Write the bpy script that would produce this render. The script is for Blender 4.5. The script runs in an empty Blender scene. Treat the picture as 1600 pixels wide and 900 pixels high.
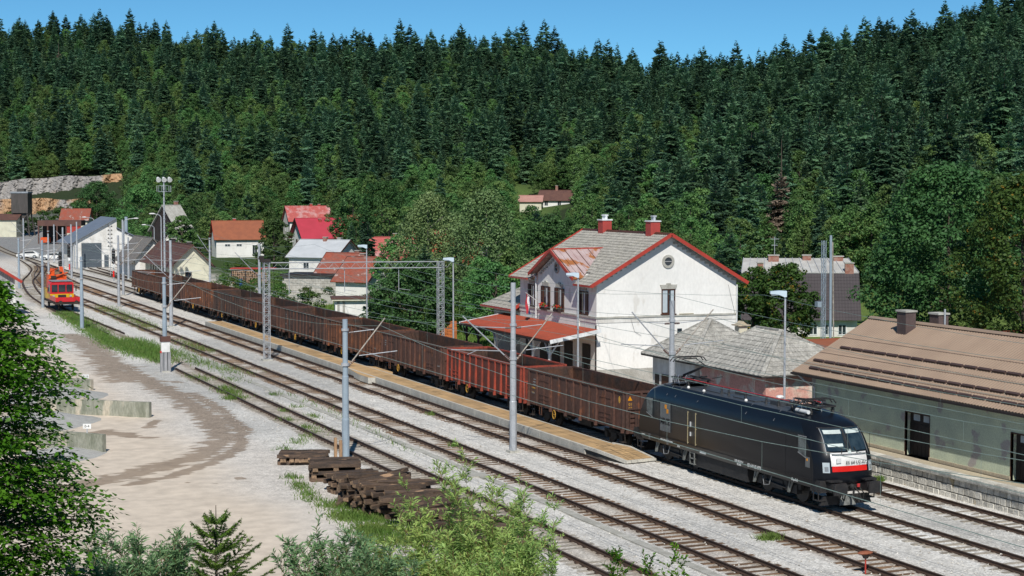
import bpy, math, random
import numpy as np
from mathutils import Vector, Matrix, Euler
random.seed(7)
sc = bpy.context.scene
col = sc.collection
R = math.radians
# ------------------------------------------------------------------ camera
F, PITCH, CH, PHI = 2733.2, R(3.3485), 14.007, R(22.338)
cam = bpy.data.cameras.new('camera'); co = bpy.data.objects.new('camera', cam); col.objects.link(co)
co.location = (0, 0, CH); co.rotation_euler = (R(90) - PITCH, 0, -PHI)
cam.sensor_width = 36; cam.lens = 36 * F / 1600; cam.clip_end = 6000; cam.clip_start = .5
sc.camera = co
# ------------------------------------------------------------------ world, sun, exposure
SUN_EL = R(45); SUN_AZ = math.atan2(-.368, -.93)
w = bpy.data.worlds.new('World'); sc.world = w; w.use_nodes = True
nt = w.node_tree; bg = nt.nodes['Background']
sky = nt.nodes.new('ShaderNodeTexSky'); sky.sky_type = 'NISHITA'; sky.sun_disc = False
sky.sun_elevation = SUN_EL; sky.sun_rotation = SUN_AZ
sky.altitude = 2500; sky.air_density = .7; sky.dust_density = 0; sky.ozone_density = 10
tn = nt.nodes.new('ShaderNodeVectorMath'); tn.operation = 'MULTIPLY'; tn.inputs[1].default_value = (.82, 1.12, .92)
nt.links.new(sky.outputs[0], tn.inputs[0]); nt.links.new(tn.outputs[0], bg.inputs[0]); bg.inputs[1].default_value = .11
sl = bpy.data.lights.new('sun', 'SUN'); so = bpy.data.objects.new('sun', sl); col.objects.link(so)
sl.energy = 4.6; sl.angle = R(.53); sl.color = (1, .955, .88)
so.rotation_euler = Vector((.368 * math.cos(SUN_EL), .93 * math.cos(SUN_EL), -math.sin(SUN_EL))).to_track_quat('-Z', 'Y').to_euler()
so.location = (0, -50, 80)
sc.view_settings.view_transform = 'Standard'; sc.view_settings.look = 'None'
sc.view_settings.exposure = 0; sc.view_settings.gamma = 1
sc.render.resolution_x = 1024; sc.render.resolution_y = 576

# ------------------------------------------------------------------ pixel -> place helpers (photo pixels, 1600x900)
CP, SP, CF, SF = math.cos(PITCH), math.sin(PITCH), math.cos(PHI), math.sin(PHI)
def ray(px, py):
    a = (px - 800) / F; b = -(py - 450) / F
    Y = CP + b * SP; Z = -SP + b * CP
    return (a * CF + Y * SF, -a * SF + Y * CF, Z)
def G(px, py, z=0.):
    r = ray(px, py); t = (z - CH) / r[2]; return Vector((r[0] * t, r[1] * t, z))
def AX(px, py, x):
    r = ray(px, py); t = x / r[0]; return Vector((x, r[1] * t, CH + r[2] * t))
def CD(px, py, D):
    r = ray(px, py); t = D / (r[0] * SF + r[1] * CF); return Vector((r[0] * t, r[1] * t, CH + r[2] * t))
def cw(px, D):          # plan position at photo column px and depth D
    X = (px - 800) / F * D
    return X * CF + D * SF, -X * SF + D * CF
def xd(x, y):
    return x * CF - y * SF, x * SF + y * CF
# ------------------------------------------------------------------ materials
def _m(name):
    m = bpy.data.materials.new(name); m.use_nodes = True
    return m, m.node_tree, m.node_tree.nodes['Principled BSDF']
def mat(name, c, c2=None, s=1.5, s2=14., rough=.8, bump=0., bs=30., metal=0., spec=.35, lo=.35, hi=.65, stretch=None, rnd=0., rust=None, rust_th=.6, rust_s=1.2, coat=0., fine=.18, bd=.02):
    """noise between c and c2 in world space, fine noise on top, optional rust patches, optional per-object value change"""
    m, t, p = _m(name); N = t.nodes; L = t.links
    if c2 is None: c2 = tuple(v * .72 for v in c)
    geo = N.new('ShaderNodeNewGeometry'); vec = geo.outputs['Position']
    if stretch:
        mp = N.new('ShaderNodeVectorMath'); mp.operation = 'MULTIPLY'; mp.inputs[1].default_value = stretch
        L.new(vec, mp.inputs[0]); vec = mp.outputs[0]
    n1 = N.new('ShaderNodeTexNoise'); n1.inputs['Scale'].default_value = s; n1.inputs['Detail'].default_value = 5; L.new(vec, n1.inputs['Vector'])
    mr = N.new('ShaderNodeMapRange'); mr.inputs[1].default_value = lo; mr.inputs[2].default_value = hi; L.new(n1.outputs[0], mr.inputs[0])
    mx = N.new('ShaderNodeMix'); mx.data_type = 'RGBA'; L.new(mr.outputs[0], mx.inputs[0])
    mx.inputs[6].default_value = (*c, 1); mx.inputs[7].default_value = (*c2, 1)
    out = mx.outputs[2]
    if rust:
        n3 = N.new('ShaderNodeTexNoise'); n3.inputs['Scale'].default_value = rust_s; n3.inputs['Detail'].default_value = 7; L.new(vec, n3.inputs['Vector'])
        r3 = N.new('ShaderNodeMapRange'); r3.inputs[1].default_value = rust_th; r3.inputs[2].default_value = rust_th + .05; L.new(n3.outputs[0], r3.inputs[0])
        m3 = N.new('ShaderNodeMix'); m3.data_type = 'RGBA'; L.new(r3.outputs[0], m3.inputs[0]); L.new(out, m3.inputs[6]); m3.inputs[7].default_value = (*rust, 1); out = m3.outputs[2]
    n2 = N.new('ShaderNodeTexNoise'); n2.inputs['Scale'].default_value = s2; n2.inputs['Detail'].default_value = 3; L.new(vec, n2.inputs['Vector'])
    r2 = N.new('ShaderNodeMapRange'); r2.inputs[1].default_value = .3; r2.inputs[2].default_value = .7; r2.inputs[3].default_value = 1 - fine; r2.inputs[4].default_value = 1 + fine; L.new(n2.outputs[0], r2.inputs[0])
    val = r2.outputs[0]
    if rnd:
        oi = N.new('ShaderNodeObjectInfo'); rr = N.new('ShaderNodeMapRange'); rr.inputs[3].default_value = 1 - rnd; rr.inputs[4].default_value = 1 + rnd; L.new(oi.outputs['Random'], rr.inputs[0])
        mm = N.new('ShaderNodeMath'); mm.operation = 'MULTIPLY'; L.new(val, mm.inputs[0]); L.new(rr.outputs[0], mm.inputs[1]); val = mm.outputs[0]
    vm = N.new('ShaderNodeVectorMath'); vm.operation = 'SCALE'; L.new(out, vm.inputs[0]); L.new(val, vm.inputs['Scale'])
    L.new(vm.outputs[0], p.inputs['Base Color'])
    p.inputs['Roughness'].default_value = rough; p.inputs['Metallic'].default_value = metal; p.inputs['Specular IOR Level'].default_value = spec
    if coat: p.inputs['Coat Weight'].default_value = coat; p.inputs['Coat Roughness'].default_value = .06
    if bump:
        nb = N.new('ShaderNodeTexNoise'); nb.inputs['Scale'].default_value = bs; nb.inputs['Detail'].default_value = 4; L.new(vec, nb.inputs['Vector'])
        b = N.new('ShaderNodeBump'); b.inputs['Strength'].default_value = bump; b.inputs['Distance'].default_value = bd; L.new(nb.outputs[0], b.inputs['Height']); L.new(b.outputs[0], p.inputs['Normal'])
    return m
def foliage(name, c, c2, rnd=.3, hue=.03, s=.45, dots=None, dth=.66, trans=.35, rough=.55):
    m, t, p = _m(name); N = t.nodes; L = t.links
    geo = N.new('ShaderNodeNewGeometry'); oi = N.new('ShaderNodeObjectInfo')
    n = N.new('ShaderNodeTexNoise'); n.inputs['Scale'].default_value = s; n.inputs['Detail'].default_value = 4; L.new(geo.outputs['Position'], n.inputs['Vector'])
    mr = N.new('ShaderNodeMapRange'); mr.inputs[1].default_value = .38; mr.inputs[2].default_value = .62; L.new(n.outputs[0], mr.inputs[0])
    mx = N.new('ShaderNodeMix'); mx.data_type = 'RGBA'; mx.inputs[6].default_value = (*c, 1); mx.inputs[7].default_value = (*c2, 1); L.new(mr.outputs[0], mx.inputs[0])
    out = mx.outputs[2]
    n4 = N.new('ShaderNodeTexNoise'); n4.inputs['Scale'].default_value = s * 9; n4.inputs['Detail'].default_value = 2; L.new(geo.outputs['Position'], n4.inputs['Vector'])
    r4 = N.new('ShaderNodeMapRange'); r4.inputs[1].default_value = .3; r4.inputs[2].default_value = .7; r4.inputs[3].default_value = .7; r4.inputs[4].default_value = 1.35; L.new(n4.outputs[0], r4.inputs[0])
    if dots:
        n5 = N.new('ShaderNodeTexNoise'); n5.inputs['Scale'].default_value = 1.7; n5.inputs['Detail'].default_value = 3; L.new(geo.outputs['Position'], n5.inputs['Vector'])
        r5 = N.new('ShaderNodeMapRange'); r5.inputs[1].default_value = dth; r5.inputs[2].default_value = dth + .05; L.new(n5.outputs[0], r5.inputs[0])
        m5 = N.new('ShaderNodeMix'); m5.data_type = 'RGBA'; L.new(r5.outputs[0], m5.inputs[0]); L.new(out, m5.inputs[6]); m5.inputs[7].default_value = (*dots, 1); out = m5.outputs[2]
    hs = N.new('ShaderNodeHueSaturation')
    rh = N.new('ShaderNodeMapRange'); rh.inputs[3].default_value = .5 - hue; rh.inputs[4].default_value = .5 + hue; L.new(oi.outputs['Random'], rh.inputs[0]); L.new(rh.outputs[0], hs.inputs['Hue'])
    wn = N.new('ShaderNodeTexWhiteNoise'); wn.noise_dimensions = '1D'; L.new(oi.outputs['Random'], wn.inputs['W'])
    rv = N.new('ShaderNodeMapRange'); rv.inputs[3].default_value = 1 - rnd; rv.inputs[4].default_value = 1 + rnd; L.new(wn.outputs[0], rv.inputs[0])
    mm = N.new('ShaderNodeMath'); mm.operation = 'MULTIPLY'; L.new(rv.outputs[0], mm.inputs[0]); L.new(r4.outputs[0], mm.inputs[1]); L.new(mm.outputs[0], hs.inputs['Value'])
    L.new(out, hs.inputs['Color']); L.new(hs.outputs[0], p.inputs['Base Color'])
    p.inputs['Roughness'].default_value = rough; p.inputs['Specular IOR Level'].default_value = .25
    if trans:
        tr = N.new('ShaderNodeBsdfTranslucent'); L.new(hs.outputs[0], tr.inputs[0]); ms = N.new('ShaderNodeMixShader'); ms.inputs[0].default_value = trans
        L.new(p.outputs[0], ms.inputs[1]); L.new(tr.outputs[0], ms.inputs[2]); L.new(ms.outputs[0], N['Material Output'].inputs[0])
    return m
def glass(name, c=(.02, .03, .04), rough=.05):
    m, t, p = _m(name); p.inputs['Base Color'].default_value = (*c, 1); p.inputs['Roughness'].default_value = rough; p.inputs['Specular IOR Level'].default_value = .8
    return m
M = {}
M['white_wall'] = mat('white_wall', (.81, .80, .77), (.72, .71, .68), s=.5, s2=6, fine=.05, bump=.15, stretch=(1, 1, .5), rust=(.66, .64, .60), rust_th=.63, rust_s=1.1)
M['old_white'] = mat('old_white', (.74, .73, .70), (.58, .56, .52), s=1.2, s2=9, fine=.08, bump=.2, stretch=(1, 1, .4))
M['cream_wall'] = mat('cream_wall', (.66, .64, .50), (.56, .54, .42), s=.8, bump=.15, fine=.06)
M['grey_render'] = mat('grey_render', (.42, .41, .38), (.32, .31, .28), s=1.5, bump=.3)
M['pink_wall'] = mat('pink_wall', (.58, .30, .25), (.62, .48, .40), s=.7, lo=.5, hi=.62, bump=.3, rust=(.62, .60, .52), rust_th=.60, rust_s=.9)
M['green_wall'] = mat('green_wall', (.56, .62, .46), (.46, .52, .40), s=.9, bump=.35, rust=(.38, .35, .33), rust_th=.58, rust_s=.8, fine=.14)
M['stone'] = mat('stone', (.62, .60, .54), (.48, .46, .41), s=3.5, s2=18, rnd=.22, bump=.7, bs=14, fine=.2, rust=(.48, .40, .26), rust_th=.66, bd=.04)
M['mortar'] = mat('mortar', (.11, .105, .095), bump=.4)
M['concrete'] = mat('concrete', (.46, .45, .41), (.34, .33, .29), s=1.8, s2=20, bump=.35, rnd=.08)
M['old_concrete'] = mat('old_concrete', (.34, .34, .28), (.19, .20, .15), s=2.2, s2=12, bump=.5, stretch=(1, 1, .35), rust=(.48, .43, .34), rust_th=.56, rust_s=.6)
M['paver'] = mat('paver', (.50, .33, .165), (.40, .27, .145), s=1.2, s2=30, rnd=.16, bump=.3, fine=.14)
M['kerb'] = mat('kerb', (.55, .53, .47), (.45, .43, .38), bump=.2)
M['sand_walk'] = mat('sand_walk', (.50, .43, .31), (.42, .36, .27), s=1, bump=.3)
M['tile_grey'] = mat('tile_grey', (.38, .36, .32), (.27, .255, .225), s=2.5, s2=11, fine=.28, bump=.5, bs=18, rnd=.05, rust=(.40, .38, .32), rust_th=.6, rust_s=2.2)
M['tile_old'] = mat('tile_old', (.42, .405, .37), (.28, .27, .245), s=2.5, s2=10, fine=.3, bump=.5, bs=18, rust=(.44, .43, .39), rust_th=.6, rust_s=3)
M['roof_brown'] = mat('roof_brown', (.335, .245, .180), (.29, .21, .155), s=.6, s2=25, rough=.5, fine=.07, bump=.05)
M['roof_brown_d'] = mat('roof_brown_d', (.08, .05, .045), rough=.55)
M['roof_dark'] = mat('roof_dark', (.045, .034, .04), (.036, .028, .033), rough=.6, s=.8)
M['roof_maroon'] = mat('roof_maroon', (.13, .065, .05), (.10, .05, .042), rough=.7, s=1, fine=.15)
M['roof_red'] = mat('roof_red', (.36, .075, .04), (.30, .07, .04), rough=.5, s=1.2, s2=9, fine=.1)
M['roof_pink'] = mat('roof_pink', (.46, .05, .075), (.40, .045, .065), rough=.45, s=.5, fine=.06)
M['roof_redwhite'] = mat('roof_redwhite', (.42, .10, .09), (.52, .32, .31), rough=.5, s=.5, s2=3, lo=.5, hi=.7)
M['roof_pale'] = mat('roof_pale', (.50, .50, .48), (.40, .39, .37), s=.9, stretch=(1, 1, 1), rough=.5); M['roof_palepink'] = mat('roof_palepink', (.44, .24, .20), (.38, .2, .17), s=.8); M['roof_rust'] = mat('roof_rust', (.30, .075, .045), (.24, .10, .075), rough=.7, s=1.2, s2=5, stretch=(1, .3, 1), rust=(.42, .30, .27), rust_th=.62, fine=.15)
M['roof_tilered'] = mat('roof_tilered', (.30, .10, .05), (.25, .085, .045), rough=.7, s=1, s2=20, fine=.12)
M['roof_tin'] = mat('roof_tin', (.52, .54, .56), (.46, .48, .5), rough=.4, s=.7, fine=.04, spec=.5)
M['roof_tinrust'] = mat('roof_tinrust', (.50, .40, .39), (.42, .30, .29), rough=.45, s=1.6, rust=(.36, .14, .05), rust_th=.53, rust_s=1.1, fine=.1, stretch=(1, .6, 1))
M['roof_blue'] = mat('roof_blue', (.16, .19, .24), (.14, .165, .21), rough=.45, s=.5, fine=.06)
M['roof_shale'] = mat('roof_shale', (.20, .18, .165), (.15, .14, .13), s=2, fine=.18)
M['red_trim'] = mat('red_trim', (.42, .05, .035), (.34, .045, .03), rough=.5, fine=.06)
M['red_chim'] = mat('red_chim', (.42, .06, .05), (.36, .055, .045), rough=.6, fine=.08)
M['brick_chim'] = mat('brick_chim', (.26, .10, .07), (.32, .2, .16), s=3, fine=.2, bump=.4)
M['brown_chim'] = mat('brown_chim', (.12, .085, .08), rough=.6)
M['wood_brown'] = mat('wood_brown', (.085, .035, .022), (.06, .026, .018), rough=.5, s2=20)
M['wood_dark'] = mat('wood_dark', (.035, .027, .025), rough=.6)
M['wood_grey'] = mat('wood_grey', (.36, .36, .37), (.24, .24, .25), s=3, stretch=(3, 3, .3), bump=.3)
M['glass'] = glass('glass'); M['glass_mid'] = mat('glass_mid', (.13, .16, .165), (.05, .06, .065), s=3, rough=.15, spec=.6); M['glass_light'] = mat('glass_light', (.50, .56, .60), (.40, .46, .5), rough=.15, spec=.7, fine=.03)
M['glass_loco'] = mat('glass_loco', (.010, .022, .035), (.03, .05, .065), s=2.2, rough=.05, spec=.45, fine=.05)
M['sunblind'] = mat('sunblind', (.62, .70, .68), rough=.3, fine=.03)
M['white_metal'] = mat('white_metal', (.75, .77, .78), rough=.4, fine=.03)
M['galv'] = mat('galv', (.50, .52, .55), (.42, .44, .47), s=2, rough=.45, metal=.35, fine=.08)
M['bluegrey'] = mat('bluegrey', (.30, .37, .43), (.26, .32, .38), s=1.2, rough=.45, fine=.06)
M['rail_top'] = mat('rail_top', (.13, .09, .07), (.09, .065, .05), s=1, rough=.45, metal=.3, fine=.15)
M['rail_side'] = mat('rail_side', (.075, .045, .032), (.055, .035, .026), rough=.8, fine=.25)
M['tie_con'] = mat('tie_con', (.34, .31, .26), (.24, .21, .17), s=3, rnd=.22, fine=.2, bump=.3)
M['tie_wood'] = mat('tie_wood', (.22, .135, .075), (.13, .082, .052), s=3, rnd=.35, fine=.3, bump=.5, stretch=(.4, 3, 1))
M['timber'] = mat('timber', (.115, .075, .050), (.045, .034, .028), s=2.2, s2=18, rnd=.4, fine=.3, bump=.7, stretch=(.6, 2, 2), rust=(.28, .18, .11), rust_th=.62, rust_s=1.5)
M['timber_end'] = mat('timber_end', (.30, .20, .12), (.14, .09, .06), s=8, rnd=.3, bump=.5)
M['post_wood'] = mat('post_wood', (.40, .25, .14), (.28, .17, .1), s=6, fine=.25, stretch=(2, 2, .3))
RU = (.24, .085, .035)
M['wagon_brown'] = mat('wagon_brown', (.105, .050, .037), (.062, .035, .029), s=.9, s2=8, rough=.75, fine=.25, rnd=.05, bump=.25, bs=9, rust=(.15, .06, .032), rust_th=.6, rust_s=1.7, stretch=(1, 1, .6))
M['wagon_red'] = mat('wagon_red', (.125, .034, .024), (.085, .030, .024), s=.9, s2=8, rough=.7, fine=.2, bump=.25, rust=(.08, .035, .028), rust_th=.58, rust_s=1.2)
M['wagon_redpost'] = mat('wagon_redpost', (.36, .062, .035), (.20, .045, .03), s=1.2, rough=.65, fine=.2)
M['wagon_rust'] = mat('wagon_rust', (.16, .065, .034), (.085, .042, .03), s=.9, s2=8, rough=.75, fine=.25, bump=.25, rust=(.24, .085, .035), rust_th=.62, rust_s=1.2)
M['wagon_dark'] = mat('wagon_dark', (.072, .044, .035), (.05, .032, .028), s=.9, s2=8, rough=.75, fine=.25, bump=.25, rust=(.12, .05, .028), rust_th=.62)
M['wagon_in'] = mat('wagon_in', (.045, .033, .028), (.10, .046, .028), s=1.1, s2=7, fine=.3, rough=.85, bump=.3)
M['under'] = mat('under', (.028, .023, .02), (.045, .034, .027), rough=.8, fine=.25)
M['loco'] = mat('loco', (.007, .009, .014), (.006, .008, .012), s=.8, rough=.30, coat=.05, spec=.22, fine=.06)
M['loco_roof'] = mat('loco_roof', (.055, .062, .072), (.045, .05, .058), rough=.5, s=2, fine=.2)
M['loco_dark'] = mat('loco_dark', (.018, .018, .02), (.03, .028, .028), s=3, rough=.6, fine=.25)
M['loco_grey'] = mat('loco_grey', (.15, .16, .165), rough=.5, fine=.05)
M['sandgrey'] = mat('sandgrey', (.20, .21, .20), (.10, .105, .10), s=5, rough=.6)
M['signwhite'] = mat('signwhite', (.85, .85, .83), rough=.3, fine=.02)
M['signred'] = mat('signred', (.78, .02, .015), rough=.3, fine=.02)
M['orange'] = mat('orange', (.85, .33, .01), rough=.4, fine=.03)
M['letter_grey'] = mat('letter_grey', (.25, .26, .27), rough=.5, fine=.02)
M['letter_black'] = mat('letter_black', (.02, .02, .022), rough=.5, fine=.02)
M['letter_white'] = mat('letter_white', (.7, .72, .72), rough=.5, fine=.02)
M['letter_yellow'] = mat('letter_yellow', (.60, .33, .05), rough=.6, fine=.1)
M['chrome'] = mat('chrome', (.55, .57, .6), rough=.25, metal=.6, fine=.03)
M['brass'] = mat('brass', (.42, .36, .22), rough=.4, metal=.3, fine=.05)
M['insul'] = mat('insul', (.16, .08, .055), rough=.25)
M['red_bus'] = mat('red_bus', (.55, .05, .05), rough=.4)
M['lamp_head'] = mat('lamp_head', (.55, .66, .74), (.5, .6, .68), rough=.3, fine=.02)
M['mc_red'] = mat('mc_red', (.62, .025, .035), (.5, .025, .03), rough=.35, fine=.06)
M['mc_yellow'] = mat('mc_yellow', (.75, .46, .02), rough=.4, fine=.06)
M['mc_orange'] = mat('mc_orange', (.75, .11, .02), (.6, .09, .02), rough=.45, fine=.1)
M['mc_grey'] = mat('mc_grey', (.30, .33, .36), rough=.5)
M['gate_grey'] = mat('gate_grey', (.085, .105, .125), (.075, .092, .11), rough=.5, s=.8, fine=.08)
M['rubber'] = mat('rubber', (.03, .03, .03), rough=.8)
M['blue_plastic'] = mat('blue_plastic', (.01, .12, .55), rough=.4)
M['log'] = mat('log', (.36, .24, .16), (.22, .14, .09), s=6, fine=.3)
M['yellow_wall'] = mat('yellow_wall', (.70, .42, .05), fine=.05)
M['silo'] = mat('silo', (.085, .075, .07), (.06, .055, .05), s=1, stretch=(3, 3, .5), rough=.6)
M['rock'] = mat('rock', (.33, .31, .29), (.24, .225, .215), s=.16, s2=1.3, lo=.35, hi=.65, bump=.8, bs=.9, bd=.35, fine=.22, rust=(.40, .25, .14), rust_th=.50, rust_s=.05, stretch=(1, 1, .5))
M['petal'] = mat('petal', (.7, .01, .02), rough=.5); M['flag_red'] = mat('flag_red', (.5, .03, .05)); M['flag_blue'] = mat('flag_blue', (.04, .06, .22)); M['flag_white'] = mat('flag_white', (.7, .7, .72))
M['bark'] = mat('bark', (.10, .08, .06), (.06, .05, .04), s=4, bump=.5, stretch=(2, 2, .5))
M['bark_pale'] = mat('bark_pale', (.42, .38, .33), (.24, .21, .18), s=4, bump=.4)
M['twig_red'] = mat('twig_red', (.20, .11, .05), s=5)
M['fir'] = foliage('fir', (.064, .134, .075), (.090, .174, .088), rnd=.42, hue=.022, s=.25, trans=.2)
M['fir_pale'] = foliage('fir_pale', (.095, .165, .090), (.125, .21, .105), rnd=.32, hue=.02, s=.3, trans=.2)
M['fir_dead'] = foliage('fir_dead', (.20, .155, .12), (.25, .19, .15), rnd=.2, hue=.01, trans=.1)
M['broad'] = foliage('broad', (.085, .175, .055), (.130, .230, .068), rnd=.42, hue=.03, s=.3)
M['broad_dark'] = foliage('broad_dark', (.050, .120, .040), (.078, .170, .052), rnd=.15, hue=.012, s=.5, trans=.25)
M['broad_birch'] = foliage('broad_birch', (.14, .22, .085), (.19, .28, .11), rnd=.12, hue=.012, s=.6, trans=.3)
M['lime'] = foliage('lime', (.050, .105, .022), (.075, .14, .03), rnd=.1, hue=.01, s=.6, dots=(.30, .20, .03), dth=.63)
M['shrub'] = foliage('shrub', (.05, .11, .025), (.09, .16, .035), rnd=.3, hue=.03, s=1.2)
M['leaf_fore'] = foliage('leaf_fore', (.070, .18, .014), (.12, .26, .022), rnd=.1, hue=.01, s=1.8, trans=.4, rough=.4)
M['willow'] = foliage('willow', (.27, .42, .12), (.38, .52, .15), rnd=.08, hue=.01, s=1.5, trans=.35, rough=.45)
M['willow_grey'] = foliage('willow_grey', (.15, .26, .12), (.21, .34, .15), rnd=.1, hue=.01, s=2, trans=.3)
M['spruce_fore'] = foliage('spruce_fore', (.045, .12, .016), (.13, .23, .03), rnd=.05, hue=.01, s=3.5, trans=.15)
M['grass'] = foliage('grass', (.10, .20, .035), (.17, .25, .06), rnd=.1, hue=.01, s=1.2, dots=(.35, .30, .08), dth=.68)
# ------------------------------------------------------------------ mesh builder
class MB:
    def __init__(s): s.v = []; s.f = []; s.m = []; s.sm = []
    def poly(s, pts, m=0):
        i = len(s.v); s.v += [tuple(p) for p in pts]; s.f.append(tuple(range(i, i + len(pts)))); s.m.append(m); return s
    def box(s, x0, x1, y0, y1, z0, z1, m=0):
        i = len(s.v)
        s.v += [(x0, y0, z0), (x1, y0, z0), (x1, y1, z0), (x0, y1, z0), (x0, y0, z1), (x1, y0, z1), (x1, y1, z1), (x0, y1, z1)]
        for q in ((0, 3, 2, 1), (4, 5, 6, 7), (0, 1, 5, 4), (1, 2, 6, 5), (2, 3, 7, 6), (3, 0, 4, 7)): s.f.append(tuple(i + k for k in q)); s.m.append(m)
        return s
    def prism(s, poly, axis, a0, a1, m=0):
        """poly: 2D points; axis: 'x','y','z' extrusion; points give the other two coordinates in order"""
        def P(q, a): return {'x': (a, q[0], q[1]), 'y': (q[0], a, q[1]), 'z': (q[0], q[1], a)}[axis]
        n = len(poly); i = len(s.v); s.v += [P(q, a0) for q in poly] + [P(q, a1) for q in poly]
        s.f.append(tuple(i + k for k in range(n))); s.f.append(tuple(i + n + k for k in reversed(range(n)))); s.m += [m, m]
        for k in range(n): s.f.append((i + k, i + n + k, i + n + (k + 1) % n, i + (k + 1) % n)); s.m.append(m)
        return s
    def tube(s, p, q, r0, r1=None, n=8, cap=True, m=0):
        p = Vector(p); q = Vector(q); r1 = r0 if r1 is None else r1; d = (q - p)
        if d.length < 1e-6: return s
        d.normalize(); u = d.orthogonal().normalized(); w_ = d.cross(u); i = len(s.v)
        for c, r in ((p, r0), (q, r1)):
            for k in range(n):
                a = 2 * math.pi * k / n; s.v.append(tuple(c + (u * math.cos(a) + w_ * math.sin(a)) * r))
        for k in range(n): s.f.append((i + k, i + (k + 1) % n, i + n + (k + 1) % n, i + n + k)); s.m.append(m)
        if cap: s.f.append(tuple(i + k for k in reversed(range(n)))); s.f.append(tuple(i + n + k for k in range(n))); s.m += [m, m]
        return s
    def bar(s, p, q, w_, h, m=0, up=(0, 0, 1)):
        p = Vector(p); q = Vector(q); d = (q - p).normalized(); a = d.cross(Vector(up)).normalized() * w_ / 2; b = a.cross(d).normalized() * h / 2; i = len(s.v)
        for c in (p, q): s.v += [tuple(c - a - b), tuple(c + a - b), tuple(c + a + b), tuple(c - a + b)]
        for k in range(4): s.f.append((i + k, i + (k + 1) % 4, i + 4 + (k + 1) % 4, i + 4 + k)); s.m.append(m)
        s.f.append((i + 3, i + 2, i + 1, i)); s.f.append((i + 4, i + 5, i + 6, i + 7)); s.m += [m, m]
        return s
    def path(s, pts, r, n=5, m=0):
        for a, b in zip(pts, pts[1:]): s.tube(a, b, r, n=n, cap=False, m=m)
        return s
    def grid(s, P, m=0):
        """P: list of rows of points"""
        i = len(s.v); nr, nc = len(P), len(P[0])
        for r in P: s.v += [tuple(q) for q in r]
        for a in range(nr - 1):
            for b in range(nc - 1): k = i + a * nc + b; s.f.append((k, k + 1, k + nc + 1, k + nc)); s.m.append(m)
        return s
    def blob(s, c, r, n=8, k=5, m=0, sq=(1, 1, 1), rng=None, j=0.):
        P = []
        for a in range(k + 1):
            th = math.pi * a / k; row = []
            for b in range(n + 1):
                ph = 2 * math.pi * (b % n) / n; rr = r
                row.append((c[0] + rr * sq[0] * math.sin(th) * math.cos(ph), c[1] + rr * sq[1] * math.sin(th) * math.sin(ph), c[2] + rr * sq[2] * math.cos(th)))
            P.append(row)
        return s.grid(P, m)
    def mesh(s, name, mats, smooth=False):
        me = bpy.data.meshes.new(name); me.from_pydata(s.v, [], s.f)
        if not isinstance(mats, (list, tuple)): mats = [mats]
        for q in mats: me.materials.append(M[q] if isinstance(q, str) else q)
        if len(mats) > 1: me.polygons.foreach_set('material_index', s.m)
        if smooth: me.polygons.foreach_set('use_smooth', [True] * len(s.f))
        me.update(); return me
    def build(s, name, mats, parent=None, smooth=False, loc=None, rz=None):
        o = bpy.data.objects.new(name, s.mesh(name, mats, smooth)); col.objects.link(o)
        if parent: o.parent = parent
        if loc is not None: o.location = loc
        if rz is not None: o.rotation_euler = (0, 0, rz)
        return o
def inst(name, me, parent, loc, rot=(0, 0, 0), sc_=(1, 1, 1)):
    o = bpy.data.objects.new(name, me); col.objects.link(o)
    if parent: o.parent = parent
    o.location = loc; o.rotation_euler = rot; o.scale = sc_; return o
def tag(o, label=None, cat=None, group=None, kind=None):
    if label: o['label'] = label
    if cat: o['category'] = cat
    if group: o['group'] = group
    if kind: o['kind'] = kind
    return o
def thing(name, label, cat, loc=(0, 0, 0), rz=0, group=None):
    o = bpy.data.objects.new(name, None); col.objects.link(o); o.location = loc; o.rotation_euler = (0, 0, rz); o.empty_display_size = .3
    return tag(o, label, cat, group)
KIDS = {}
def kids(o): return [c for c in bpy.data.objects if c.parent == o]
def copy_tree(root, loc, rz=None, label=None, group=None, tree=None):
    """tree: list of (child, [grandchildren]) gathered once"""
    r = root.copy(); col.objects.link(r); r.location = loc
    if rz is not None: r.rotation_euler = (0, 0, rz)
    if label: r['label'] = label
    if group: r['group'] = group
    for ch, gs in tree:
        c = ch.copy(); col.objects.link(c); c.parent = r
        for g in gs:
            d = g.copy(); col.objects.link(d); d.parent = c
    return r
def tree_of(root): return [(c, kids(c)) for c in kids(root)]
def text(body, size, m, parent, loc, rot, name='lettering', depth=.004, align='CENTER', sx=1., bold=0.):
    cu = bpy.data.curves.new('t', 'FONT'); cu.body = body; cu.size = size; cu.offset = bold; cu.extrude = depth; cu.align_x = align; cu.align_y = 'CENTER'; cu.resolution_u = 2
    o = bpy.data.objects.new('t', cu); col.objects.link(o)
    dg = bpy.context.evaluated_depsgraph_get(); me = bpy.data.meshes.new_from_object(o.evaluated_get(dg)); bpy.data.objects.remove(o); bpy.data.curves.remove(cu)
    me.name = name; me.materials.clear(); me.materials.append(M[m])
    q = bpy.data.objects.new(name, me); col.objects.link(q); q.parent = parent; q.location = loc; q.rotation_euler = rot; q.scale = (sx, 1, 1); return q
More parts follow.
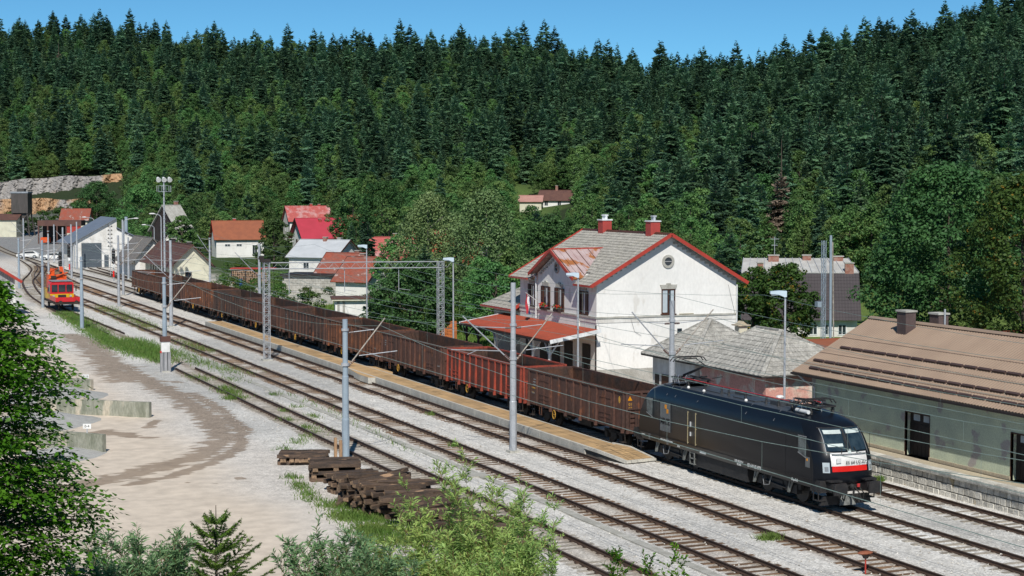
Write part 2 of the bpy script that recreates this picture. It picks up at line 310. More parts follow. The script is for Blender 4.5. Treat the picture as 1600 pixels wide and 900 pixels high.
# ------------------------------------------------------------------ terrain
TX = [47.0 - .3, 42.0, 37.26, 32.57, 27.8]; T1, T2, T3, T4, T5 = 46.70, 42.0, 37.26, 32.57, 27.8
def sstep(a, b, x):
    t = np.clip((x - a) / (b - a), 0, 1); return t * t * (3 - 2 * t)
PXC = np.array([-400, 0, 200, 300, 500, 700, 850, 1000, 1200, 1400, 1600, 2000])
D0C = np.array([520, 500, 470, 420, 420, 400, 380, 320, 270, 215, 185, 160])
D1C = np.array([900, 850, 830, 800, 780, 760, 750, 720, 680, 620, 580, 560])
HRC = np.array([67, 78, 77, 71, 63, 61, 59, 49, 47, 51, 59, 65])
def noise2(x, y, seed=0):
    r = np.random.RandomState(seed); v = 0
    for k in range(6):
        a = r.rand() * 6.28; f = (1.7 ** k); v = v + np.sin((x * math.cos(a) + y * math.sin(a)) * f + r.rand() * 6) / f
    return v
def terrain(x, y):
    x = np.asarray(x, float); y = np.asarray(y, float)
    X = x * CF - y * SF; D = x * SF + y * CF; Ds = np.maximum(D, 30.)
    px = np.clip(800 + F * X / Ds, -1500, 3000)
    d0 = np.interp(px, PXC, D0C); d1 = np.interp(px, PXC, D1C); hr = np.interp(px, PXC, HRC)
    u = np.clip((D - d0) / (d1 - d0), 0, 1)
    h = hr * u ** 1.35 * (1.25 - .25 * u)
    h = np.where(D > d1, hr - np.minimum((D - d1) * .12, 45), h)
    h = np.where(D > 30, h, 0) + sstep(0, 60, h) * noise2(x / 60, y / 60, 3) * 2.
    emb = np.minimum(.577 * (22 - x), .30 * (48 - D)); emb = np.clip(emb, 0, 12.4)
    # ground beside the tracks rises a little behind the platform
    h = h + emb
    return h - .17
def ground_colors(x, y):
    X = x * CF - y * SF; D = x * SF + y * CF; px = 800 + F * X / np.maximum(D, 30)
    n = noise2(x / 3., y / 3., 5) * .25; n2 = noise2(x / 9., y / 14., 8)
    gravel = np.array([.66, .64, .60]); grav2 = np.array([.50, .49, .465]); sand = np.array([.62, .535, .44]); dirt = np.array([.62, .58, .53])
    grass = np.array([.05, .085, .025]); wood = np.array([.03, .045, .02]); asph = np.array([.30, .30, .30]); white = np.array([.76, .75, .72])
    def mix(c, d, t): return c * (1 - t[..., None]) + d * t[..., None]
    c = np.ones(x.shape + (3,)) * gravel
    c = mix(c, grav2, sstep(-.3, .8, n2 + n))
    for t in (T1, T2, T3, T4, T5): c = mix(c, white if t > 40 else np.array([.56, .51, .45]), (1 - sstep(.9, 1.6, np.abs(x - t) + n * .6)) * (1. if t > 40 else .8))
    for t in (T1, T2, T3, T4, T5): c = mix(c, np.array([.24, .18, .13]), (1 - sstep(.13, .42, np.abs(np.abs(x - t) - .75) + n * .3)) * .8 * (y < 300))
    yard = 1 - sstep(22.6, 24.6, x + n * 1.2 + np.clip((y - 95) * .045, -.5, 3.2) * -0 )
    yard = np.where(y > 150, 1 - sstep(20, 24, x + n), yard)
    c = mix(c, dirt, yard); c = mix(c, sand, yard * (1 - sstep(17.0, 21.5, x + n * 1.5 + (y - 70) * -.02)))
    c = mix(c, grass * 1.1, (1 - sstep(4, 9, x + n * 3)) * sstep(95, 120, y) * .0)
    side = sstep(49.2, 51, x) * (y > 100); c = mix(c, dirt * .9, side)
    c = mix(c, grass, sstep(57, 66, x + n * 6) * (y > 60)); c = mix(c, np.array([.13, .19, .045]), sstep(48.5, 49.5, x) * sstep(127, 130, y) * (1 - sstep(200, 215, y)))
    c = mix(c, dirt, sstep(200, 225, y) * (1 - sstep(52, 62, x)) * sstep(22, 30, x) * .6)
    far = sstep(330, 380, y); c = mix(c, asph * .9, far * (1 - sstep(60, 70, x - (y - 350) * .08)))
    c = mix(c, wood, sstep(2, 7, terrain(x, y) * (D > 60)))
    c = mix(c, grass * .8, sstep(.1, 1.2, terrain(x, y) * (D < 55)))
    c = mix(c, np.array([.10, .16, .045]), ((px > 770) & (px < 850) & (D > 440) & (D < 520)).astype(float))
    return c
def seg_dist(x, y, pts):
    d = np.full(x.shape, 1e9)
    for (ax, ay), (bx, by) in zip(pts, pts[1:]):
        vx, vy = bx - ax, by - ay; t = np.clip(((x - ax) * vx + (y - ay) * vy) / (vx * vx + vy * vy + 1e-9), 0, 1)
        d = np.minimum(d, np.hypot(x - ax - t * vx, y - ay - t * vy))
    return d
def make_ground():
    xs = np.concatenate([np.arange(-1500, -100, 100), np.arange(-100, 0, 12), np.arange(0, 60, .4), np.arange(60, 140, 2.5), np.arange(140, 500, 12), np.arange(500, 2600, 60)])
    ys = np.concatenate([np.arange(-300, 0, 50), np.arange(0, 55, 2.), np.arange(55, 150, .4), np.arange(150, 260, 1.5), np.arange(260, 420, 6), np.arange(420, 1100, 14), np.arange(1100, 2600, 80)])
    Xg, Yg = np.meshgrid(xs, ys); Z = terrain(Xg, Yg)
    inner = (np.abs(Z + .17) < .01)
    rel = noise2(Xg / .8, Yg / .8, 11) * .012 * inner; rel = rel - .03 * (np.abs(Xg - 30.6) < .01)
    Z = Z + rel
    nr, nc = Xg.shape
    co_ = np.stack([Xg, Yg, Z], -1).reshape(-1, 3)
    i = np.arange(nr * nc).reshape(nr, nc); fq = np.stack([i[:-1, :-1], i[:-1, 1:], i[1:, 1:], i[1:, :-1]], -1).reshape(-1, 4)
    me = bpy.data.meshes.new('ground'); me.vertices.add(len(co_)); me.vertices.foreach_set('co', co_.ravel())
    me.loops.add(fq.size); me.loops.foreach_set('vertex_index', fq.ravel().astype(np.int32)); me.polygons.add(len(fq))
    me.polygons.foreach_set('loop_start', np.arange(0, fq.size, 4, dtype=np.int32)); me.polygons.foreach_set('loop_total', np.full(len(fq), 4, np.int32))
    me.update(calc_edges=True); me.polygons.foreach_set('use_smooth', np.ones(len(fq), bool))
    c = ground_colors(Xg, Yg).reshape(-1, 3)
    a = me.color_attributes.new('ground_tint', 'FLOAT_COLOR', 'POINT'); a.data.foreach_set('color', np.concatenate([c, np.ones((len(c), 1))], 1).ravel())
    def P(l): return [tuple(G(*q)[:2]) for q in l]
    arcs = [(P([(150, 545), (215, 585), (285, 620), (330, 650), (350, 680), (320, 705), (250, 725), (150, 748), (40, 770)]), 1.25),
            (P([(300, 610), (350, 640), (378, 668), (372, 695), (330, 718), (270, 738), (200, 752)]), .62),
            (P([(138, 530), (165, 560), (200, 590)]), 2.0), (P([(110, 520), (150, 545)]), 1.6),
            (P([(140, 672), (238, 680)]), .5), (P([(165, 668), (205, 676)]), .7), (P([(243, 652), (232, 664)]), .45),
            (P([(290, 749), (335, 750)]), .25), (P([(372, 740), (386, 748)]), .3), (P([(262, 592), (282, 594)]), .35), (P([(500, 670), (560, 700)]), .0)]
    wv = np.full(Xg.shape, -9.)
    for pts, r in arcs: wv = np.maximum(wv, 1 - seg_dist(Xg, Yg, pts) / max(r, .01) if r > 0 else wv)
    b = me.attributes.new('wet', 'FLOAT', 'POINT'); b.data.foreach_set('value', np.clip(wv, -3, 1).ravel())
    st = sstep(17.5, 24., Xg + noise2(Xg / 3., Yg / 3., 5) * .8); st = np.where(Yg > 150, sstep(18, 24, Xg), st) * .92 + .08
    b = me.attributes.new('stony', 'FLOAT', 'POINT'); b.data.foreach_set('value', st.ravel())
    m, t, p = _m('ground_mix'); N = t.nodes; L = t.links
    at = N.new('ShaderNodeAttribute'); at.attribute_name = 'ground_tint'; aw = N.new('ShaderNodeAttribute'); aw.attribute_name = 'wet'
    geo = N.new('ShaderNodeNewGeometry')
    def noise(s, d=4, v=None):
        n = N.new('ShaderNodeTexNoise'); n.inputs['Scale'].default_value = s; n.inputs['Detail'].default_value = d; L.new(v or geo.outputs['Position'], n.inputs['Vector']); return n.outputs[0]
    def rng(x, a, b_, c_=0, d=1):
        n = N.new('ShaderNodeMapRange'); n.inputs[1].default_value = a; n.inputs[2].default_value = b_; n.inputs[3].default_value = c_; n.inputs[4].default_value = d; L.new(x, n.inputs[0]); return n.outputs[0]
    def math_(op, a, b_):
        n = N.new('ShaderNodeMath'); n.operation = op
        for k, v in ((0, a), (1, b_)):
            if isinstance(v, (int, float)): n.inputs[k].default_value = v
            else: L.new(v, n.inputs[k])
        return n.outputs[0]
    vo = N.new('ShaderNodeTexVoronoi'); vo.inputs['Scale'].default_value = 13; L.new(geo.outputs['Position'], vo.inputs['Vector'])
    vb = N.new('ShaderNodeSeparateColor'); L.new(vo.outputs['Color'], vb.inputs[0])
    v1 = rng(vb.outputs[0], 0, 1, .72, 1.25); v2 = rng(noise(1.3, 6), .3, .7, .86, 1.12); v3 = rng(noise(55, 2), .3, .7, .86, 1.14); v4 = rng(noise(6, 4), .3, .7, .88, 1.12)
    ast = N.new('ShaderNodeAttribute'); ast.attribute_name = 'stony'
    def soft(v): return math_('ADD', 1., math_('MULTIPLY', math_('SUBTRACT', v, 1.), ast.outputs['Fac']))
    val = math_('MULTIPLY', math_('MULTIPLY', soft(v1), v2), math_('MULTIPLY', soft(v3), soft(v4)))
    mp = N.new('ShaderNodeVectorMath'); mp.operation = 'MULTIPLY'; mp.inputs[1].default_value = (.8, 1.3, 1); L.new(geo.outputs['Position'], mp.inputs[0])
    wet = rng(math_('ADD', aw.outputs['Fac'], rng(noise(1.1, 6, mp.outputs[0]), .3, .7, -.55, .55)), .12, .44, 0, .82)
    mx = N.new('ShaderNodeMix'); mx.data_type = 'RGBA'; L.new(wet, mx.inputs[0]); L.new(at.outputs['Color'], mx.inputs[6]); mx.inputs[7].default_value = (.27, .205, .15, 1)
    vm = N.new('ShaderNodeVectorMath'); vm.operation = 'SCALE'; L.new(mx.outputs[2], vm.inputs[0]); L.new(val, vm.inputs['Scale']); L.new(vm.outputs[0], p.inputs['Base Color'])
    p.inputs['Roughness'].default_value = .9; p.inputs['Specular IOR Level'].default_value = .15
    bm_ = N.new('ShaderNodeBump'); L.new(math_('MULTIPLY', ast.outputs['Fac'], .9), bm_.inputs['Strength']); bm_.inputs['Distance'].default_value = .035; L.new(math_('ADD', vo.outputs['Distance'], noise(30, 3)), bm_.inputs['Height']); L.new(bm_.outputs[0], p.inputs['Normal'])
    me.materials.append(m); o = bpy.data.objects.new('ground', me); col.objects.link(o); o['kind'] = 'structure'
make_ground()
def tz(x, y): return float(terrain(x, y))
# ------------------------------------------------------------------ railway tracks
def smooth_path(pts, n=8):
    out = []
    P = [pts[0]] + list(pts) + [pts[-1]]
    for i in range(1, len(P) - 2):
        p0, p1, p2, p3 = [np.array(P[i + k], float) for k in (-1, 0, 1, 2)]
        for k in range(n):
            t = k / n; out.append(tuple(.5 * ((2 * p1) + (-p0 + p2) * t + (2 * p0 - 5 * p1 + 4 * p2 - p3) * t * t + (-p0 + 3 * p1 - 3 * p2 + p3) * t ** 3)))
    out.append(tuple(pts[-1])); return out
RPROF = [(-.065, -.152), (.065, -.152), (.065, -.13), (.02, -.115), (.016, -.045), (.036, -.03), (.036, -.004), (.03, 0), (-.03, 0), (-.036, -.004), (-.036, -.03), (-.016, -.045), (-.02, -.115), (-.065, -.13)]
def rail_mesh(path, off):
    mb = MB(); rows = []
    n = len(path)
    for i, (x, y) in enumerate(path):
        a = path[max(i - 1, 0)]; b = path[min(i + 1, n - 1)]; d = Vector((b[0] - a[0], b[1] - a[1])).normalized(); nx, ny = d.y, -d.x
        rows.append([(x + nx * (off + u), y + ny * (off + u), z) for u, z in RPROF + RPROF[:1]])
    mb.grid(rows); mats = ['rail_side', 'rail_top']; nc = len(RPROF)
    mb.m = [1 if (k % nc) in (6, 7, 8) else 0 for k in range(len(mb.f))]
    return mb.mesh('rail', mats)
def sleeper_mesh(seed, m, wood):
    r = random.Random(seed); mb = MB(); L_, W_ = (1.27 + r.uniform(-.05, .05)), (.125 if wood else .13)
    mb.box(-L_, L_, -W_, W_, -.24, -.152 + (.0 if wood else .003))
    for s in (-1, 1):
        for q in (-1, 1): mb.box(s * .75 + q * .11 - .055, s * .75 + q * .11 + .055, -.085, .085, -.152, -.105 - .012 * r.random(), m=1)
        mb.box(s * .75 - .17, s * .75 + .17, -.09, .09, -.154, -.140, m=1)
    return mb.mesh('sleeper', [m, 'rail_side'])
def track(label, path, m, y0, y1, wood=False, n_ind=300):
    t = thing('railway_track', label, 'railway track', (0, 0, 0), 0, 'station tracks')
    sp = smooth_path(path)
    for s in (-1, 1):
        o = bpy.data.objects.new('rail', rail_mesh(sp, s * .75)); col.objects.link(o); o.parent = t
    ms = [sleeper_mesh(k * 7 + 1, m, wood) for k in range(4)]
    # walk along the path
    acc = 0; nxt = 0; spots = []
    for (ax, ay), (bx, by) in zip(sp, sp[1:]):
        L_ = math.hypot(bx - ax, by - ay)
        while nxt <= acc + L_:
            u = (nxt - acc) / max(L_, 1e-6); x, y = ax + (bx - ax) * u, ay + (by - ay) * u
            if y0 <= y <= y1: spots.append((x, y, -math.atan2(bx - ax, by - ay)))
            nxt += .62
        acc += L_
    rr = random.Random(hash(label) % 997 if False else len(label))
    for k, (x, y, a) in enumerate(spots[:n_ind]):
        inst('sleeper', ms[rr.randrange(4)], t, (x + rr.uniform(-.04, .04), y + rr.uniform(-.03, .03), rr.uniform(-.02, .002)), (0, 0, a + rr.uniform(-.02, .02)))
    if len(spots) > n_ind:
        mb = MB()
        for x, y, a in spots[n_ind:]:
            c, s = math.cos(a), math.sin(a)
            def W(u, v, z): return (x + u * c - v * s, y + u * s + v * c, z)
            mb.poly([W(-1.3, -.13, -.15), W(1.3, -.13, -.15), W(1.3, .13, -.15), W(-1.3, .13, -.15)])
            mb.poly([W(-1.3, -.13, -.2), W(1.3, -.13, -.2), W(1.3, -.13, -.15), W(-1.3, -.13, -.15)])
        o = mb.build('distant_sleepers', m, t); o['kind'] = 'stuff'
    return t
def GG(*l): return [tuple(G(*p)[:2]) for p in l]
track('siding in front of the stone loading dock, rightmost of the tracks', [(T1, 40), (T1, 100), (T1, 180), (T1, 240), (46.2, 280), (45.9, 301)] , 'tie_con', 46, 300)
track('track carrying the black locomotive and the ore train', [(T2, 40), (T2, 120), (T2, 200), (T2, 262), (41.3, 290), (41.7, 340), (42.2, 385), (44, 430)], 'tie_con', 46, 430)
track('track running along the near edge of the paved platform', [(T3, 40), (T3, 120), (T3, 200), (T3, 255), (38.3, 278), (40.4, 300), (41.4, 320)], 'tie_wood', 46, 315, True)
track('through track with light sleepers left of the tall steel catenary masts', [(T4, 40), (T4, 120), (T4, 200), (T4, 235), (33.4, 258), (36.0, 285), (39.0, 305), (41.2, 325)], 'tie_wood', 46, 318, True)
track('narrow rusty siding beside the piles of old timber', [(T5, 40), (T5, 100), (T5, 134)], 'tie_con', 46, 134)
track('siding under the red and yellow maintenance railcar', [(28.3, 168), (28.0, 190), (27.9, 205), (28.6, 228), (30.1, 248), (32.2, 268), (35.2, 286), (38.0, 305), (39.4, 322), (40.6, 345)], 'tie_con', 172, 345)
track('short spur leading to the grey gate of the white engine shed', [(T1 - .2, 238), (46.9, 270), (47.4, 290), (47.5, 305.5)], 'tie_con', 240, 303)
# concrete cable duct between the tracks
d = thing('cable_duct', 'row of pale concrete cable duct covers between two tracks', 'cable duct', (30.6, 46, 0))
dm = MB().box(-.2, .2, 0, .985, -.2, -.115).mesh('cover', 'concrete')
for k in range(85): inst('cover', dm, d, (random.uniform(-.015, .015) + .25 * math.sin(k * .06), k * 1.0, random.uniform(-.012, .008)), (0, 0, random.uniform(-.01, .01)))
bx = MB().box(-.5, .5, -.45, .45, -.2, -.10).build('access_cover', 'concrete', d, loc=(.1, 33.2, 0))
# ------------------------------------------------------------------ platform (paved, low)
def platform():
    p = tag(MB().prism([(38.39, 83.0), (39.92, 83.0), (39.92, 174.5), (38.39, 174.5)], 'z', -.2, .315).build('platform', 'kerb'), kind='structure')
    # tapered nose
    near = [(38.31, 83.0, .33), (38.45, 81.6, .28), (38.85, 80.3, .10), (39.10, 79.7, -.03)]; far = [(40.0, 83.4, .345), (40.45, 82.2, .28), (40.62, 80.9, .10), (40.75, 80.0, -.03)]
    rows = []
    for i in range(13):
        u = i / 12 * 3; k = min(int(u), 2); f = u - k; a_ = Vector(near[k]).lerp(Vector(near[k + 1]), f); b_ = Vector(far[k]).lerp(Vector(far[k + 1]), f); rows.append((a_, b_))
    MB().grid([[tuple(a_), tuple(b_)] for a_, b_ in rows] + []).grid([[tuple(a_), (a_.x, a_.y, -.25)] for a_, b_ in rows]).grid([[tuple(b_), (b_.x, b_.y, -.25)] for a_, b_ in rows]).build('ramp', 'mortar', p)
    for (a0, b0), (a1, b1) in zip(rows, rows[1:]):
        for j in range(3):
            c = [a0.lerp(b0, (j + .03) / 3), a0.lerp(b0, (j + .97) / 3), a1.lerp(b1, (j + .97) / 3), a1.lerp(b1, (j + .03) / 3)]; d = (c[3] - c[0]) * .04
            MB().poly([tuple(q + Vector((0, 0, .012))) for q in (c[0] + d, c[1] + d, c[2] - d, c[3] - d)]).build('paving_slab', 'paver', p)
        MB().bar(a0 + Vector((-.05, 0, -.04)), a1 + Vector((-.05, 0, -.04)), .13, .16).build('kerb_stone', 'kerb', p); MB().bar(b0 + Vector((.05, 0, -.04)), b1 + Vector((.05, 0, -.04)), .12, .16).build('kerb_stone', 'kerb', p)
    MB().bar(rows[-1][0] + Vector((-.1, -.05, -.03)), rows[-1][1] + Vector((.1, -.05, -.03)), .14, .14).build('kerb_stone', 'kerb', p)
    kb = MB().box(-.08, .08, 0, 1.97, -.2, .352).mesh('kerb_stone', 'kerb'); kb2 = MB().box(-.05, .05, 0, 1.97, -.02, .352).mesh('kerb_stone', 'kerb')
    for k in range(46):
        y = 83.0 + k * 2 - .5 * (k == 45)
        inst('kerb_stone', kb, p, (38.31, y, 0)); inst('kerb_stone', kb2, p, (39.97, y, 0))
    pv = [MB().box(0, .745, 0, .79, .30, .342 + .004 * k).mesh('paving_slab', 'paver') for k in range(2)]
    n = 0
    for k in range(114):
        for j in range(2): inst('paving_slab', pv[(k + j) % 2], p, (38.405 + j * .756, 83.05 + k * .8, random.uniform(-.006, .004)), (random.uniform(-.004, .004), 0, 0)); n += 1
    # flared crossing piece and end
    q = MB()
    q.prism([(37.75, 118.9), (38.2, 118.6), (38.36, 120.0), (40.1, 120.4), (40.5, 121.6), (40.5, 125.6), (40.05, 126.4), (38.39, 126.4), (37.75, 121.2)], 'z', -.1, .325); q.build('crossing_base', 'kerb', p); q2 = MB(); q2.v = [(a_, b_, {-.1: .3252, .325: .349}[c_]) for a_, b_, c_ in q.v]; q2.f = q.f; q2.m = q.m; q2.build('crossing_slab', 'paver', p)
platform()
# low ground behind the train, station platform
tag(MB().box(44.6, 51.0, 100, 140, -.2, .22).build('station_platform', 'sand_walk'), kind='structure')
# ------------------------------------------------------------------ stone loading dock
def dock():
    q = tag(MB().box(48.62, 56, 30, 81.0, -.4, .80).build('loading_dock', 'mortar'), kind='structure')
    MB().box(48.9, 49.7, 30, 81.2, .80, .93).build('walkway', 'sand_walk', q)
    rr = random.Random(3); n = 0
    hts = [(-.28, .07), (.105, .415), (.455, .73)]
    for zi, (z0, z1) in enumerate(hts):
        y = 52 + rr.random() * .2
        while y < 81:
            L_ = rr.uniform(.28, .50); me = None; d_ = rr.uniform(0, .035); mb = MB(); b = .018
            zj = rr.uniform(-.012, .012)
            x1 = 48.62; x0 = 48.47 - d_
            # chamfered block
            rows = [[(x1, y + .022, z0 + zj), (x1, y + L_ - .022, z0 + zj), (x1, y + L_ - .022, z1 + zj), (x1, y + .022, z1 + zj)],
                    [(x0 + b, y + .022, z0 + zj), (x0 + b, y + L_ - .022, z0 + zj), (x0 + b, y + L_ - .022, z1 + zj), (x0 + b, y + .022, z1 + zj)],
                    [(x0, y + .012 + b * 1.5, z0 + b + zj), (x0 - rr.random() * .015, y + L_ - .012 - b * 1.5, z0 + b + zj), (x0, y + L_ - .012 - b * 1.5, z1 - b + zj), (x0 - rr.random() * .02, y + .012 + b * 1.5, z1 - b + zj)]]
            i = len(mb.v)
            for r_ in rows: mb.v += r_
            for a in (0, 1):
                for k in range(4): mb.f.append((a * 4 + k, a * 4 + (k + 1) % 4, a * 4 + 4 + (k + 1) % 4, a * 4 + 4 + k)); mb.m.append(0)
            mb.f.append((8, 9, 10, 11)); mb.m.append(0)
            mb.build('stone_block', 'stone', q); n += 1; y += L_
    y = 46
    while y < 81:
        L_ = rr.uniform(.55, 1.0); MB().box(48.32, 48.92, y + .01, y + L_ - .01, .75, .955 + rr.uniform(-.012, .012)).build('cap_stone', 'stone', q); y += L_
dock()
# ------------------------------------------------------------------ open freight wagons
def wagon_meshes(c, cp, ci, ribs, doors):
    """returns nothing: builds one wagon and hands back its root"""
    W = 1.43; L_ = 6.42; zb, zt = 1.18, 3.12
    t = thing('freight_wagon', '', 'freight wagon')
    for s in (-1, 1):
        mb = MB(); mb.box(W * s - .03, W * s + .03, -L_, L_, zb, zt - .06, 0)
        o = mb.build('side_wall', [c], t)
        mb = MB(); mb.box((W - .045) * s - .006, (W - .045) * s + .006, -L_ + .05, L_ - .05, zb, zt - .08); mb.build('inner_lining', ci, t)
        mb = MB(); mb.box(W * s - .05, W * s + .085 * 1, -L_ - .03, L_ + .03, zt - .12, zt) if s > 0 else mb.box(-W - .085, -W + .05, -L_ - .03, L_ + .03, zt - .12, zt)
        mb.build('top_rail', cp, t)
        mb = MB(); x = W * s; mb.box(min(x, x + .06 * s), max(x, x + .06 * s), -L_, L_, zb - .16, zb + .02); mb.build('side_sill', c, t)
        for k, y in enumerate(ribs):
            wd = .055; x0 = (W + .031) * s; mb = MB()
            top, bot = .07, .13
            mb.prism([(0, zt - .13), (top, zt - .13), (bot, zb + .25), (bot, zb - .12), (0, zb - .18)], 'y', -wd, wd)
            mb.v = [(x0 + s * v[0], v[1] + y, v[2]) for v in mb.v]
            if s < 0: mb.f = [tuple(reversed(f)) for f in mb.f]
            mb.build('post', cp, t)
            MB().box(*sorted((x0, x0 + s * .17)), y - .05, y + .05, zb - .28, zb - .10).build('bracket', cp, t) if k % 2 == 0 else None
        for yd in doors:
            mb = MB(); x0 = (W + .03) * s; x1 = (W + .075) * s
            for q in (-1, 1):
                a, b = sorted((yd + q * .03, yd + q * .72))
                mb.box(*sorted((x0, x0 + s * .035)), a, b, zb + .06, zt - .22)
            mb.build('door', c, t)
            mb = MB()
            for q in (-.06, .06): mb.box(*sorted((x0 + s * .03, x0 + s * .07)), yd + q - .018, yd + q + .018, zb - .05, zt - .16)
            for zz in (zb + .30, zb + .55, zt - .55): mb.box(*sorted((x0 + s * .036, x0 + s * .065)), yd - .7, yd + .7, zz - .025, zz + .025) if ribs[0] < -6.2 else mb.box(*sorted((x0 + s * .036, x0 + s * .065)), yd - .12, yd + .12, zz - .03, zz + .03)
            mb.build('door_bar', cp, t)
    for s in (-1, 1):
        MB().box(-W, W, s * L_ - .03, s * L_ + .03, zb, zt - .06).build('end_wall', c, t)
        MB().box(-W + .05, W - .05, s * (L_ - .05) - .006, s * (L_ - .05) + .006, zb, zt - .08).build('inner_lining', ci, t)
        MB().box(-W - .04, W + .04, *sorted((s * L_ - .06, s * L_ + .1 * s)), zt - .12, zt + .004).build('top_rail', cp, t)
        for x in (-1.36, -.5, .5, 1.36): MB().box(x - .06, x + .06, *sorted((s * (L_ + .03), s * (L_ + .13))), zb - .1, zt - .12).build('end_post', cp, t)
        MB().box(-W, W, *sorted((s * (L_ + .03), s * (L_ + .09))), zb + .95, zb + 1.03).build('end_rib', cp, t)
        mb = MB(); mb.box(-1.38, 1.38, *sorted((s * L_, s * (L_ + .12))), .86, 1.2); mb.build('headstock', cp, t)
        for x in (-.875, .875):
            mb = MB(); mb.tube((x, s * (L_ + .1), 1.05), (x, s * (L_ + .52), 1.05), .1, .09, 8); mb.tube((x, s * (L_ + .52), 1.05), (x, s * (L_ + .6), 1.05), .23, .23, 10); mb.build('buffer', 'under', t)
        mb = MB(); mb.path([(0, s * (L_ + .1), 1.0), (0, s * (L_ + .45), .8), (0, s * (L_ + .6), .95)], .04); mb.build('coupling', 'under', t)
        mb = MB()
        for x in (-1.2,):
            for q in (0, .32): mb.box(x + q - .02, x + q + .02, *sorted((s * (L_ + .14), s * (L_ + .18))), .9, 2.1)
            for z in np.arange(1.05, 2.1, .25): mb.box(x, x + .32, *sorted((s * (L_ + .14), s * (L_ + .17))), z - .015, z + .015)
        mb.build('ladder', cp, t)
        mb = MB()
        for x in (-1.32, 1.32): mb.box(x - .2, x + .06, *sorted((s * (L_ - .55), s * (L_ - .1))), .36, .39); mb.box(x - .02, x + .02, *sorted((s * (L_ - .5), s * (L_ - .46))), .38, 1.1); mb.box(x - .02, x + .02, *sorted((s * (L_ - .2), s * (L_ - .16))), .38, 1.1)
        mb.build('step', 'under', t)
    MB().box(-W + .03, W - .03, -L_ + .03, L_ - .03, 1.2, 1.26).build('floor', ci, t)
    mb = MB(); mb.box(-.3, .3, -6.2, 6.2, .86, 1.18)
    for y in np.arange(-5.8, 5.9, 1.16): mb.box(-1.35, 1.35, y - .05, y + .05, .95, 1.17)
    mb.box(-1.0, .2, -1.3, .2, .55, .95); mb.tube((.7, -.7, .72), (.7, .9, .72), .2, n=10); mb.tube((-.85, 1.4, .75), (-.85, 2.5, .75), .16, n=8); mb.build('underframe', 'under', t)
    for s in (-1, 1):
        b = MB(); yc = s * 4.5
        for x in (-1.05, 1.05):
            b.box(x - .06, x + .06, yc - 1.25, yc + 1.25, .58, .78); b.box(x - .1, x + .1, yc - .35, yc + .35, .35, .68)
            for q in (-.9, .9): b.box(x - .12, x + .12, yc + q - .16, yc + q + .16, .32, .66)
        b.box(-1.05, 1.05, yc - .2, yc + .2, .5, .8); bo = b.build('bogie', 'under', t)
        for q in (-.9, .9):
            mb = MB(); mb.tube((-1.0, yc + q, .46), (1.0, yc + q, .46), .08, n=8)
            for x in (-.75, .75): mb.tube((x - .07, yc + q, .46), (x + .07, yc + q, .46), .46, n=20)
            mb.build('wheelset', 'under', bo)
    # brake wheel ring and plate
    mb = MB(); n = 14; rows = []
    for k in range(n): a, b2 = 2 * math.pi * k / n, 2 * math.pi * (k + 1) / n; mb.tube((-1.5, 2.7 + .2 * math.cos(a), .78 + .25 * math.sin(a)), (-1.5, 2.7 + .2 * math.cos(b2), .78 + .25 * math.sin(b2)), .025, n=5, cap=False)
    mb.bar((-1.5, 2.5, .78), (-1.5, 2.9, .78), .03, .03); mb.build('brake_wheel', 'letter_yellow', t)
    mb = MB()
    for q in (-1, 1): mb.box(-1.5, -1.47, 4.7 + q * .16 - .02, 4.7 + q * .16 + .02, .55, 1.1)
    mb.box(-1.5, -1.47, 4.5, 4.9, .53, .57); mb.box(-1.5, -1.47, 4.5, 4.9, 1.0, 1.04); mb.build('step_bracket', 'brass' if False else 'wagon_rust', t)
    return t
ribsA = [-6.38, -5.25, -3.05, -2.05, -1.0, 0, 1.0, 2.05, 3.1, 5.2, 6.38]; doorsA = (-4.15, 4.15)
ribsB = [-6.36, -5.5, -4.1, -3.2, -2.2, -1.1, 0, 1.1, 2.2, 3.2, 4.1, 5.5, 6.36]; doorsB = (-4.8, 4.8)
wagons = [  # label, panel, post, inside, pattern
 ('dark brown open wagon coupled right behind the black locomotive, orange markings on its end', 'wagon_brown', 'wagon_brown', 'wagon_in', 0),
 ('reddest open wagon with bright red ribs, second behind the locomotive', 'wagon_red', 'wagon_redpost', 'wagon_in', 1),
 ('brown open wagon behind the red ribbed wagon, opposite the station canopy end', 'wagon_brown', 'wagon_brown', 'wagon_in', 0),
 ('rusty open wagon with plain sides, in front of the dense green tree', 'wagon_rust', 'wagon_rust', 'wagon_in', 1),
 ('dark open wagon passing in front of the small white cabin', 'wagon_dark', 'wagon_brown', 'wagon_in', 0),
 ('brown open wagon just right of the lattice portal mast', 'wagon_brown', 'wagon_brown', 'wagon_in', 0),
 ('dark open wagon just left of the lattice portal mast', 'wagon_dark', 'wagon_dark', 'wagon_in', 1),
 ('rust streaked open wagon beside the far end of the paved platform', 'wagon_rust', 'wagon_rust', 'wagon_rust', 0),
 ('open wagon in front of the cream gabled house, last but one', 'wagon_brown', 'wagon_brown', 'wagon_in', 1),
 ('last open wagon at the far left end of the train', 'wagon_rust', 'wagon_brown', 'wagon_rust', 0)]
protos = {}
def swap(me, mp, cache):
    k = (me.name, tuple(sorted(mp.items())))
    if k not in cache:
        m2 = me.copy(); m2.materials.clear()
        for q in me.materials: m2.materials.append(M[mp.get(q.name, q.name)])
        cache[k] = m2
    return cache[k]
for pat in (0, 1):
    t = wagon_meshes('wagon_brown', 'wagon_dark', 'wagon_in', ribsA if pat == 0 else ribsB, doorsA if pat == 0 else doorsB); protos[pat] = [t, tree_of(t), False]
cache = {}
ends = [82.41 + 14.1 * k for k in range(9)] + [211.4, 228.6]
